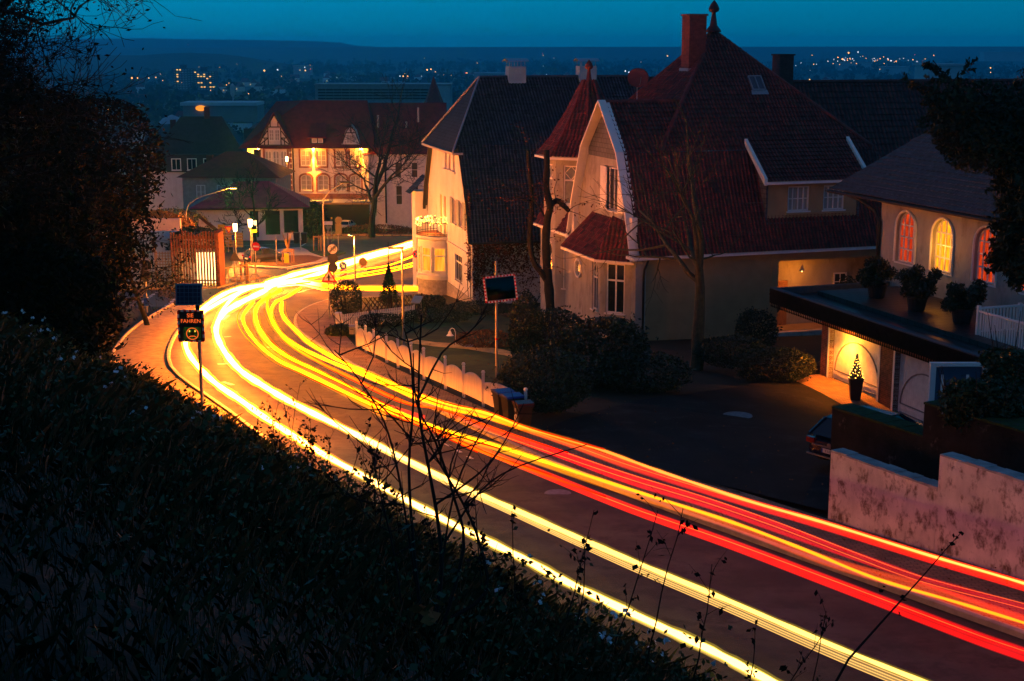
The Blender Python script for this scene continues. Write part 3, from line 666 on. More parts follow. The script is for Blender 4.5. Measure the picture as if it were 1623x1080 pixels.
# porch
mb = MB(); mb.bx(8.15, 1.35, -.2, 9.25, 1.54, 2.3); mb.bx(8.02, 1.4, -.2, 8.14, 1.54, 2.42); mb.bx(9.26, 1.4, -.2, 9.38, 1.54, 2.42); mb.bx(8.02, 1.4, 2.31, 9.38, 1.54, 2.42)
dr = mb.build('door', mat('door_ochre', (.3, .16, .07), .6, .2, 5, stretch=(5, 5, .5)), vil); dr['label'] = 'front door with a big oval window'
mb = MB(); pts = [V((8.7 + .33 * cos(2 * pi * k / 20), 1.31, 1.25 + .58 * sin(2 * pi * k / 20))) for k in range(21)]; mb.tube(pts, .045, 6); fo = mb.build('window_frame', PLASTO, dr); MB().poly([p + V((0, .03, 0)) for p in pts[:-1]]).build('pane', DEEP, fo)
win(vil, (12.2, 1.55, 1.7), X1, -Y1, .8, 1.0, 2, 2, gm=DEEP, dep=-.05)
mb = MB(); mb.bx(7.6, -.03, -.6, 8.0, .3, 4.2); mb.bx(14.0, -.03, -.6, 14.4, .3, 4.2)
A = arch_pts(10.2, 13.9, 3.0, .9, 12)
mb.prism([(8.0, -.02, 3.75)] + [(8.0, -.02, 4.2), (14.0, -.02, 4.2), (14.0, -.02, 3.75)], (0, .25, 0)); mb.build('porch_frame', PLASTO, vil)
MB().bx(7.6, -.4, -.9, 14.4, 1.5, -.02).build('doorstep', CONCT, vil)
mb = MB(); mb.lathe([(.02, .3), (.05, .26), (.09, .1), (.16, .0), (.13, .02), (0, .1)], (9.6, .35, 3.1), 12); mb.tube([(9.6, .35, 3.4), (9.6, .35, 4.2)], .012, 5)
bl = mb.build('porch_lamp', mat('cream_enamel', (.6, .5, .35), .4, .1, 5), vil); MB().lathe([(.0, -.05), (.05, 0), (.0, .06)], (9.6, .35, 3.1), 8).build('bulb', E_LAMP, bl)
light((9.6, .3, 2.9), (1., .24, .015), 120, .05, parent=vil)
pipe(vil, [(.45, -.38, 4.25), (.3, -.2, 3.7), (.3, -.12, 3.3), (.3, -.12, -.8)], .055); pipe(vil, [(-.3, 9.2, 4.2), (-.12, 9.2, 3.7), (-.12, 9.2, -1.6)], .06)
# dish on a pole behind the left hip
dish = thing('satellite_dish', 'round dark red satellite dish on a short pole on the red tiled roof', 'satellite dish', vil.matrix_basis @ V((3.7, 9.2, 11.5)), R(18))
MB().tube([(0, 0, -.3), (0, 0, 1.3)], .03, 6).build('pole', METAL, dish); mb = MB(); pr = [(0, 0), (.2, .012), (.4, .05), (.58, .12), (.6, .12), (.4, .035), (.2, -.01), (0, -.02)]
mb.lathe(pr, (0, 0, 0), 20); d_ = mb.build('reflector', mat('dish_red', (.16, .035, .03), .5, .15, 3), dish, smooth=True); d_.rotation_euler = (R(62), 0, R(-20)); d_.location = (0, -.1, 1.5)
MB().tube([(0, -.1, 1.0), (-.05, -.55, 1.25), (-.08, -.75, 1.6)], .018, 5).build('feed_arm', METAL, dish)
# wing behind with a long red roof
wg = thing('house', 'house with a long plain red tiled roof behind the villa, half hidden by the yew', 'house', (17.5, 86.5, -16.2), R(14))
mb = MB(); mb.bx(0, 0, -2, 20, 8, 7.2); mb.build('wall', PLAST, wg)
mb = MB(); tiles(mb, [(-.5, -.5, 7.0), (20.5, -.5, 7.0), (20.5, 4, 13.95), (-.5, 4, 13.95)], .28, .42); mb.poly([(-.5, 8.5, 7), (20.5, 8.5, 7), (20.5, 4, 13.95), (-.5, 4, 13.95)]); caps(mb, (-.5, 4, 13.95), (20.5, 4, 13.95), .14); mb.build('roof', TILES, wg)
# ================================================================== white house with dark roof
wh = thing('gabled_house', 'tall white gabled house with dark glazed roof and round balconied bay', 'house', (-2.6, 92.5, -16.75), R(15))
WX, WD = 15.0, 14.5; half = [(-.3, 4.15), (.55, 6.7), (2.6, 10.3), (7.25, 14.6)]
clip = [(0, -3), (WD, -3), (WD, 4.3), (13.95, 6.7), (11.9, 10.25), (2.6, 10.25), (.55, 6.7), (0, 4.3)]
gh = [(5.1, 8.35, 5.6, 9.75), (6.35, 8.35, 6.85, 9.75), (7.6, 8.35, 8.1, 9.75), (7.95, 3.6, 8.65, 6.35), (9.3, 3.6, 10.0, 6.35), (2.7, 4.75, 3.6, 6.45), (4.7, 4.75, 5.6, 6.45), (3.0, .9, 5.2, 2.75)]
mb = MB(); panel(mb, (0, 0, 0), Y1, -X1, WD, 10.3, gh, .2, clip=clip, z0=-3); panel(mb, (0, 0, 0), X1, -Y1, WX, 4.6, [(7.2, 1.2, 8.3, 2.8)], .16, z0=-3)
panel(mb, (WX, 0, 0), Y1, X1, WD, 4.6, (), z0=-3); panel(mb, (0, WD, 0), X1, Y1, WX, 4.6, (), z0=-3); mb.bx(-.1, 4.8, 8.2, -.002, 8.4, 8.33); mb.build('wall', PLASTW, wh)
mb = MB(); mb.bx(-.08, 0, -3, -.003, 7.6, .35); mb.build('plinth', STONE, wh)
for q in gh[:3]: win(wh, (0, q[0], q[1]), Y1, -X1, q[2] - q[0], q[3] - q[1], 1, 1, fm=mat('mauve_blind', (.4, .34, .36), .7, .1, 4) if q is gh[0] else MATS['mauve_blind'], gm=MATS['mauve_blind'], sill=False)
for q in gh[3:5]: win(wh, (0, q[0], q[1]), Y1, -X1, q[2] - q[0], q[3] - q[1], 1, 1, fm=mat('door_peach', (.6, .4, .25), .6, .1, 4) if q is gh[3] else MATS['door_peach'], gm=E_WIN if q is gh[4] else MATS['door_peach'], sill=False, name='balcony_door')
for q in gh[5:7]: win(wh, (0, q[0], q[1]), Y1, -X1, q[2] - q[0], q[3] - q[1], 2, 1, gm=CURT)
for y_ in (1.8, 3.62, 5.62): 
    sh = MB(); sh.bx(-.06, y_, 4.7, -.015, y_ + .85, 6.5)
    for k in range(8): sh.bx(-.075, y_ + .08, 4.8 + k * .2, -.061, y_ + .77, 4.94 + k * .2)
    sh.build('shutter', mat('shutter_grey', (.16, .2, .25), .6, .1, 4) if y_ == 1.8 else MATS['shutter_grey'], wh)
win(wh, (0, 3.0, .9), Y1, -X1, 2.2, 1.85, 3, 1, transom=1.3, gm=GLASS); win(wh, (7.2, 0, 1.2), X1, -Y1, 1.1, 1.6, 2, 2, gm=DEEP)
mb = MB(); mb.bx(-.09, .02, 3.15, -.002, 7.5, 3.3); mb.build('cornice', PLASTW, wh)
mb = MB()
for a, b in zip(half, half[1:]):
    x0_, x1_ = (-.25, -.25) if b[1] < 11 else (-.25, 2.3)
    tiles(mb, [(x0_, a[0], a[1]), (WX + .2, a[0], a[1]), (WX + .2 - (0 if b[1] < 11 else 1.6), b[0], b[1]), (x1_, b[0], b[1])], .23, .31, .045)
    mb.poly([(x0_, WD - a[0], a[1]), (WX + .2, WD - a[0], a[1]), (WX + .2, WD - b[0], b[1]), (x1_, WD - b[0], b[1])])
mb.poly([(WX + .2, 2.6, 10.3), (WX + .2, 11.9, 10.3), (WX - 1.4, 7.25, 14.6)]); mb.poly([(WX + .15, -.3, 4.15), (WX + .15, .55, 6.7), (WX + .15, 2.6, 10.3), (WX + .15, 11.9, 10.3), (WX + .15, 14.8, 4.15)])
caps(mb, (2.3, 7.25, 14.6), (WX - 1.4, 7.25, 14.6), .12); mb.build('roof', [TILED, TILED_C, TILED_B], wh)
mb = MB(); mb.poly([(-.75, 2.2, 9.85), (-.75, 12.3, 9.85), (2.3, 7.25, 14.62)]); mb.poly([(-.75, 2.2, 9.85), (2.3, 7.25, 14.62), (-.2, 2.6, 10.32)]); mb.poly([(-.75, 12.3, 9.85), (2.3, 7.25, 14.62), (-.2, 11.9, 10.32)]); mb.build('half_hip', SLATE, wh)
mb = MB(); mb.bx(-.8, 2.1, 9.68, -.1, 12.4, 9.83); mb.bar((-.78, 12.35, 9.9), (2.28, 7.3, 14.68), .1, .08); mb.bar((-.78, 2.15, 9.9), (2.28, 7.2, 14.68), .1, .08)
mb.build('hip_trim', mat('lead_grey', (.28, .3, .33), .5, .15, 4), wh)
mb = MB()
for s in (0, 1):
    pts = [V((-.24, (y_ if not s else WD - y_), z_ - .08)) for y_, z_ in half[:3]]
    mb = MB()
    for a, b in zip(pts, pts[1:]): mb.bar(a, b, .12, .22, X1)
    mb.build('verge_board', DMETAL, wh)
MB().bar((-.2, -.36, 4.1), (WX, -.36, 4.1), .13, .13).build('gutter', DMETAL, wh)
for x_ in (4.9, 10.05):
    mb = MB(); mb.bx(x_ - .62, 6.75, 13.2, x_ + .62, 7.75, 15.35); ch = mb.build('chimney', mat('sheet_metal_cladding', (.18, .32, .4), .5, .12, 2) if x_ < 5 else MATS['sheet_metal_cladding'], wh)
    mb = MB()
    for dx in (-.55, .55, -.2, .25):
        for dy in (6.85, 7.65): mb.bx(x_ + dx - .02, dy - .02, 15.35, x_ + dx + .02, dy + .02, 15.72)
    A = [(x_ - .78, 6.55 + 1.4 * k / 8, 15.72 + .18 * sin(pi * k / 8)) for k in range(9)]; mb.prism(A + [(p[0], p[1], p[2] - .03) for p in A[::-1]], (1.56, 0, 0)); mb.build('chimney_hood', mat('hood_grey', (.2, .34, .42), .5, .1, 3) if x_ < 5 else MATS['hood_grey'], ch)
# round bay with balcony
bc = V((-.0, 9.4, 0)); br_ = 1.75; mb = MB(); q = MB(); A0, A1 = R(90), R(270)
mb.lathe([(br_ + .02, -3), (br_ + .02, .45)], bc, 24, A0, A1); mb.build('bay_plinth', STONE, wh)
mb = MB(); mb.lathe([(br_ - .02, .45), (br_ + .12, .45), (br_ + .12, .75), (br_, .8), (br_, 1.0)], bc, 24, A0, A1); mb.lathe([(br_, 2.75), (br_, 3.25), (br_ + .14, 3.35), (br_ + .14, 3.55), (0, 3.57)], bc, 24, A0, A1)
for k in range(6):
    a = A0 + (A1 - A0) * k / 5; d = V((cos(a), sin(a), 0)); mb.bar(bc + d * (br_ - .05) + Z * .95, bc + d * (br_ - .05) + Z * 2.8, .2, .2)
by = mb.build('bay_wall', PLASTW, wh)
for k in range(5):
    a = A0 + (A1 - A0) * (k + .5) / 5; d = V((cos(a), sin(a), 0)); t = V((-sin(a), cos(a), 0)); win(wh, bc + d * (br_ - .12) - t * .42 + Z * 1.0, t, d, .84, 1.75, 1, 1, transom=1.15, gm=E_WIN, dep=0, sill=False)
MB().lathe([(.0, 3.585), (br_ + .1, 3.585)], bc, 24, A0, A1).build('balcony_floor', mat('balcony_red_floor', (.3, .1, .05), .7, .2, 4), wh)
mb = MB(); pr = []
for k in range(25):
    a = A0 + (A1 - A0) * k / 24; d = V((cos(a), sin(a), 0)) * (br_ + .06); mb.tube([bc + d + Z * 3.57, bc + d + Z * 4.5], .016, 5); pr.append(bc + d + Z * 4.5)
mb.tube(pr, .025, 6); mb.tube([p - Z * .8 for p in pr], .02, 6); mb.build('balcony_railing', DMETAL, wh)
fl = thing('string_lights', 'string of warm fairy lights wound along the balcony railing of the white house', 'string lights', wh.matrix_basis @ (bc + Z * 3.57), R(15))
mb = MB(); cb = MB(); P_ = []
for k in range(150):
    a = A0 + (A1 - A0) * U(0, 1); rr = br_ + .06 + U(-.12, .12); zz = .93 + U(-.28, .2) + (.35 * U(0, 1) if a > R(215) else 0); mb.lathe([(0, -.02), (.02, 0), (0, .02)], (rr * cos(a), rr * sin(a), zz), 5)
for k in range(60): a = A0 + (A1 - A0) * k / 59; P_.append((rr * 0 + (br_ + .08) * cos(a), (br_ + .08) * sin(a), .9 + .1 * sin(k * 1.9)))
cb.tube(P_, .008, 4).build('cable', BLACKS, fl); mb.build('bulbs', E_FAIRY, fl)
light((-1.0, .0, .55), (1., .34, .04), 150, .25, parent=fl); light((-.55, -.9, 1.0), (1., .42, .06), 60, .2, parent=fl)
mb = MB(); tiles(mb, [(-1.3, 14.2, 5.9), (-1.3, 16.2, 5.9), (0, 16.2, 7.2), (0, 14.2, 7.2)], .3, .38); mb.build('side_roof', [TILED, TILED_C, TILED_B], wh); MB().bx(-.9, 14.5, -3, 0, 15.9, 6.1).build('side_wall', PLASTW, wh)
# ================================================================== house with arched windows, terrace over the garages
gh_ = thing('house', 'house with three lit arched windows and a grey shingle roof above the garages', 'house', (11.4, 61.4, -14.0), R(18))
# local z: ground ~0, terrace 3.6, eave 7.4
wz0, wz1 = 3.6, 7.6; mb = MB(); ww = []
L0 = 15.5
for yc in (-1.06, -3.8, -6.75, -9.6): s0 = 1.0 - yc; ww.append((s0 - .72, 1.0, s0 + .72, 3.25, .72))
panel(mb, (5.9, 1.0, wz0), -Y1, -X1, L0, wz1 - wz0, ww, .22, z0=-3.6)
panel(mb, (5.9, 1.0, wz0), X1, Y1, 9, wz1 - wz0, (), z0=-3.6); mb.build('wall', PLAST, gh_)
lit = [E_WINR, E_WINY, E_WINR, E_WINR]
for q, lm in zip(ww, lit):
    f = win(gh_, (5.9, 1.0 - q[0], wz0 + q[1]), -Y1, -X1, q[2] - q[0], q[3] - q[1], 4, 4, arch=.72, gm=lm, dep=.18, bars=.06)
    tr_ = MB(); A = arch_pts(q[0] - .06, q[2] + .06, wz0 + q[3] - .72, .78, 12)
    pts = [(5.86, 1 - q[0] + .06, wz0 + q[1])] + [(5.86, 1 - a, b) for a, b in A] + [(5.86, 1 - q[2] - .06, wz0 + q[1])]
    tr_.tube(pts, .055, 6); tr_.build('window_surround', WHITE, gh_)
light((5.45, -3.8, 5.6), (1., .36, .03), 60, .3, parent=gh_)
mb = MB(); sl1 = [(5.2, 4.4, 7.4), (5.2, -15, 7.4), (10.6, -15, 11.2), (10.6, 1.6, 11.2)]
mb.poly(sl1); mb.poly([(5.2, 4.4, 7.4), (10.6, 1.6, 11.2), (16, 4.4, 7.4)]); mb.poly([(10.6, 1.6, 11.2), (10.6, -15, 11.2), (16, -15, 7.4), (16, 4.4, 7.4)])
for k in range(22):                     # courses of shingles laid as real overlapping strips
    t = k / 22; t2 = (k + 1.15) / 22; a = V(sl1[0]).lerp(V(sl1[3]), t); b = V(sl1[1]).lerp(V(sl1[2]), t); c = V(sl1[1]).lerp(V(sl1[2]), t2); d = V(sl1[0]).lerp(V(sl1[3]), t2)
    mb.poly([a + Z * .05, b + Z * .05, c + Z * .012, d + Z * .012]); mb.poly([a + Z * .05, b + Z * .05, b, a])
    n = 46
    for j in range(n):
        if random.random() < .4: p = a.lerp(b, j / n); q2 = a.lerp(b, (j + .9) / n); r2 = (c - b) * .85; mb.poly([p + Z * .068, q2 + Z * .068, q2 + r2 + Z * .03, p + r2 + Z * .03])
mb.build('roof', SHINGLE, gh_)
mb = MB(); mb.bx(5.12, -15, 7.22, 5.24, 4.45, 7.36); mb.bx(5.0, -15, 7.28, 5.12, 4.5, 7.33); mb.build('gutter', DMETAL, gh_)
mb = MB(); mb.bx(5.3, -15, 7.2, 5.9, 4.2, 7.26); mb.build('soffit', BROWNW, gh_)
pipe(gh_, [(5.05, 2.6, 7.3), (5.3, 1.9, 7.15), (5.7, 1.2, 6.7), (5.8, .95, 6.2), (5.8, .95, 3.6)], .085)
# garage block under the terrace
mb = MB(); dh = [(3.95, -.6, 7.65, 2.55), (8.8, -.6, 12.4, 2.55)]
panel(mb, (.6, -3.3, 0), -Y1, -X1, 12.6, 2.95, [(a - 3.3, b, c - 3.3, d) for a, b, c, d in dh], .3, z0=-.7)
panel(mb, (.6, -3.3, 0), X1, Y1, 5.3, 2.95, (), z0=-.7); mb.build('garage_wall', BRICK, gh_)
DOORW = mat('garage_door_white', (.8, .77, .73), .55, .12, 4)
zb = [-.25, -.5]
for i, (a, b, c, d) in enumerate(dh):
    mb = MB(); y0_ = -a; y1_ = -c; z0_ = zb[i] - .25; X = .82
    mb.bx(X, y1_, z0_, X + .06, y0_, d)
    g = MB(); m_ = (y0_ + y1_) / 2; W_ = y0_ - y1_
    for k in range(25): y = y1_ + .1 + (W_ - .2) * k / 24; mb.bx(X - .012, y - .055, z0_ + .1, X - .001, y + .055, d)
    for (za, zb_) in ((z0_ + .12, z0_ + .95), ):
        for s0, s1 in ((y1_ + .2, m_ - .1), (m_ + .1, y0_ - .2)):
            for p, q in (((s0, za), (s1, za)), ((s0, zb_), (s1, zb_)), ((s0, za), (s0, zb_)), ((s1, za), (s1, zb_))): g.bar((X - .03, *p), (X - .03, *q), .035, .05, X1)
    mb.bx(X - .05, y1_ + .1, z0_ + 1.12, X - .013, y0_ - .1, z0_ + 1.24)
    A = arch_pts(y1_ + .2, y0_ - .2, z0_ + 1.3, 1.45, 16)
    for p, q in zip(A, A[1:]): g.bar((X - .03, *p), (X - .03, *q), .04, .05, X1)
    g.bar((X - .03, y1_ + .2, z0_ + 1.3), (X - .03, y0_ - .2, z0_ + 1.3), .04, .05, X1)
    o = mb.build('garage_door', DOORW, gh_); o['label'] = ('lit white' if i == 0 else 'unlit white') + ' panelled garage door with an arched upper field'
    g.build('door_moulding', mat('door_grey_line', (.2, .19, .2), .6, .1, 4) if i == 0 else MATS['door_grey_line'], o)
    h = MB(); h.bx(X - .07, m_ - .14, z0_ + .8, X - .02, m_ - .06, z0_ + 1.12); h.bar((X - .09, m_ - .1, z0_ + 1.0), (X - .09, m_ - .3, z0_ + 1.0), .03); h.build('handle', BLACKS, o)
    MB().bx(.58, y0_, z0_, .8, y0_ + .12, d).build('door_jamb', DOORW, gh_); MB().bx(.58, y1_ - .12, z0_, .8, y1_, d).build('door_jamb', DOORW, gh_)
mb = MB(); mb.bx(.06, -14.9, 2.95, 6.0, .2, 3.3); mb.build('garage_roof', FELT, gh_)
mb = MB(); mb.bx(.0, -14.9, 3.31, .3, .2, 3.62); mb.bx(.3, .0, 3.31, 5.9, .2, 3.6); mb.build('parapet', mat('parapet_zinc', (.07, .085, .1), .6, .2, 3, spec=.1), gh_)
mb = MB()                               # hanging shingles with a scalloped lower edge
for r in range(4):
    for k in range(100):
        y = .15 - k * .15 - (.075 if r % 2 else 0); z = 3.55 - r * .17; x = -.02 - .012 * (4 - r)
        q = [(x, y, z), (x, y - .145, z)] + [(x, y - .0725 - .0725 * cos(pi * j / 6), z - .2 - .055 * sin(pi * j / 6)) for j in range(7)][::-1]
        mb.poly(q)
mb.bx(-.02, -14.9, 2.95, .04, .2, 3.58); mb.build('fascia', mat('fascia_slate', (.012, .01, .01), .8, .4, 3, spec=.03), gh_)
mb = MB(); mb.bx(1.9, -14.7, 3.31, 5.88, -.6, 3.5); mb.build('terrace_slab', DECK, gh_)
gl = MB(); gl.lathe([(.0, 0), (.09, .02), (.1, .12), (.03, .16), (0, .16)], (.55, -5.6, 2.76), 12); go = gl.build('garage_lamp', E_LAMP, gh_); light((.3, -5.5, 2.35), (1., .33, .018), 150, .06, parent=gh_); light((.3, -5.3, 2.55), (1., .22, .012), 1100, .08, parent=gh_, spot=135, dirv=(-.15, 0, -1), blend=.5)
# terrace things: three potted bushes, white balustrade
def leafball(name, c, rx, ry, rz, n, size, m, par=None, jag=.35, hollow=.35, seed=0, flat=.2):
    d = rvec(n); k = 15; ctr = rvec(k); amp = NR.uniform(.75, 1.3, k); dt = d @ ctr.T; s = np.max(np.where(dt > .5, (dt - .5) / .5 * amp, 0), axis=1); r = (1 - jag) + jag * np.clip(s, 0, 1.3) ** .6 * 1.15; r = r * np.where(NR.random(n) < .1, NR.uniform(1., 1.22, n), 1.)
    rad = r * (1 - hollow * NR.random(n) ** 2.2); P = d * rad[:, None] * np.array([rx, ry, rz]) + np.array(c)
    return quads(name, leaf_verts(P, size, .45, flat), m, par)
gm_ = gh_.matrix_basis.copy(); gm_ = Matrix.Translation(gh_.location) @ Matrix.Rotation(R(18), 4, 'Z')
for i, (x, y, hh, lab) in enumerate(((3.4, -2.9, 1.5, 'bushy potted evergreen on the terrace, left of the first arched window'), (3.3, -6.0, 1.55, 'potted evergreen in front of the bright yellow arched window'), (3.4, -8.9, 1.5, 'potted evergreen with loose branches below the third arched window'))):
    p = thing('potted_bush', lab, 'potted plant', gm_ @ V((x, y, 3.5)), 0, 'potted bushes on the garage terrace')
    MB().lathe([(.28, 0), (.32, .02), (.42, .52), (.45, .54), (.45, .6), (.39, .6), (.37, .5), (0, .49)], (0, 0, 0), 16).build('pot', POTB, p, smooth=False)
    tb = MB()
    for k in range(14):
        a = U(0, 6.28); r = U(.2, .62); tb.tube([(0, 0, .45), (r * .4 * cos(a), r * .4 * sin(a), .8), (r * cos(a), r * sin(a), U(.95, hh))], [.015, .01, .004], 4)
    tb.build('stems', BARK, p)
    V_ = np.concatenate([leaf_verts(rvec(260) * NR.random((260, 1)) ** .5 * np.array([.3, .3, .33]) + np.array([U(.1, .72) * cos(a), U(.1, .72) * sin(a), U(.65, hh)]), .085, .4) for a in [U(0, 6.28) for _ in range(14)]])
    quads('foliage', V_, L_DARK, p)
bal = thing('balustrade', 'white wooden balustrade at the end of the garage terrace', 'balustrade', gm_ @ V((2.6, -11.0, 3.5)), R(18))
mb = MB(); mb.bar((0, 0, 1.0), (3.6, 0, 1.0), .1, .07); mb.bar((0, 0, .12), (3.6, 0, .12), .06, .05); mb.bar((0, 0, .9), (0, -3.5, .9), .1, .07)
mb.build('rail', WHITE, bal); mb = MB()
for k in range(25): mb.bx(.07 + k * .145, -.02, .14, .13 + k * .145, .02, .97)
for k in range(24): mb.bx(-.02, -.2 - k * .14, .0, .02, -.14 - k * .14, .87)
mb.build('balusters', WHITE, bal); mb = MB()
for x_ in (0, 1.8, 3.6): mb.bx(x_ - .06, -.06, 0, x_ + .06, .06, 1.1)
mb.build('post', WHITE, bal)
# small conifer with fairy lights in a tall pot in front of the garages
pc = G(1364, 634); loc = gm_ @ V((-.15, -7.3, -.42)); loc.z = gz(loc.x, loc.y) + .12
p = thing('potted_conifer', 'small conifer wound with fairy lights in a tall dark pot by the lit garage door', 'potted plant', loc)
mb = MB(); mb.lathe([(.21, 0), (.25, .03), (.36, .84), (.38, .86), (.38, .92), (.32, .92), (.31, .82), (0, .8)], (0, 0, 0), 4); mb.build('pot', TERRA, p).rotation_euler = (0, 0, R(40))
n = 1500; t = NR.random(n) ** 1.4; a = NR.uniform(0, 2 * pi, n); r = (1 - t) * .28 * NR.uniform(.55, 1.05, n); quads('foliage', leaf_verts(np.stack([r * np.cos(a), r * np.sin(a), .85 + t * 1.0], 1), .04, .4), L_DARK, p)
MB().tube([(0, 0, .8), (0, 0, 1.75)], [.025, .008], 5).build('trunk', BARK, p)
mb = MB()
for k in range(46): t = k / 46; a = k * 1.1; r = (1 - t) * .3 + .02; mb.lathe([(0, -.014), (.014, 0), (0, .014)], (r * cos(a), r * sin(a), .88 + t * .8), 5)
mb.build('fairy_lights', E_FAIRY, p)
# white gate frame right of the second garage door
gt = thing('garden_gate', 'white and blue painted garden gate with square posts beside the ivy wall', 'gate', D(1475, 640, 46.5), 0)
mb = MB()
for x in (0, 1.75): mb.bx(x - .09, -.09, -1., x + .09, .09, 1.3)
mb.bx(-.1, -.1, 1.301, 1.9, .1, 1.42); mb.build('post', WHITE, gt); mb = MB()
for k in (1, 7): mb.bx(.16 + k * .14, -.02, -.5, .25 + k * .14, .02, 1.0)

mb.build('gate_leaf', WHITE, gt); MB().bx(.09, .03, -.8, 1.66, .06, 1.25).build('gate_board', mat('gate_blue', (.05, .08, .14), .6, .15, 3), gt)
pg = D(1424, 664, 46.0); pe = D(1476, 644, 43.2)
pk = thing('low_picket_fence', 'pale low picket panel showing above the mossy wall in front of the garages', 'fence', (pg.x, pg.y, pg.z - 1.2), atan2(pe.y - pg.y, pe.x - pg.x))
Lp = (pe - pg).length; mb = MB(); mb.bx(0, -.04, 1.12, Lp, .04, 1.2); mb.bx(0, -.02, .95, Lp, .02, 1.12); mb.bx(0, -.03, .12, Lp, .03, .2); mb.build('rail', WHITE, pk); mb = MB()
for k in range(int(Lp / .2)): mb.bx(.03 + k * .2, -.015, .1, .14 + k * .2, .015, .96)
mb.build('pickets', WHITE, pk)
# retaining walls along the pavement
WA = V((7.7, 33.07, 0)); WDIR = V((.49, -.872, 0)).normalized(); WN = V((-WDIR.y, WDIR.x, 0)); WN = V((.872, .49, 0)).normalized()
def rwall(name, lab, s0, s1, off, th, ztop, m, mt, lip=0.):
    b = WA + WDIR * s0 + WN * off; o = thing(name, lab, 'retaining wall', (b.x, b.y, road_z(b.y)), atan2(WDIR.y, WDIR.x))
    L_ = s1 - s0; zt = ztop - road_z(b.y); mb = MB(); nseg = max(2, int(L_ / .4))
    mb.bx(0, 0, -.4, L_, th, zt - .05); mb.build('wall', m, o); mb = MB()
    n1 = int(L_ / .25); 
    for k in range(n1):
        a, c = L_ * k / n1, L_ * (k + 1) / n1; j = [U(-.012, .012) for _ in range(4)]
        mb.prism([(a, -lip + j[0] * .3, zt - .049), (c, -lip + j[1] * .3, zt - .049), (c, th + lip, zt - .049), (a, th + lip, zt - .049)], (0, 0, .05 + j[2]))
    mb.build('coping', mt, o); return o
rwall('concrete_wall', 'stained pale concrete retaining wall by the pavement, lower left section', 0, 3.45, 0, .38, -9.55, CONC, CONCT)
rwall('concrete_wall', 'stained pale concrete retaining wall by the pavement, higher right section', 3.46, 12, 0.0, .38, -8.76, CONC, CONCT)
rwall('mossy_wall', 'dark weathered wall with a mossy top behind the lower concrete section', -1.5, 1.65, 1.35, .6, -8.97, MOSSC, MOSS, .03)
rwall('mossy_wall', 'dark weathered wall with a mossy top behind the higher concrete section, below the ivy', 1.66, 12, 1.3, .8, -8.15, MOSSC, MOSS, .03)
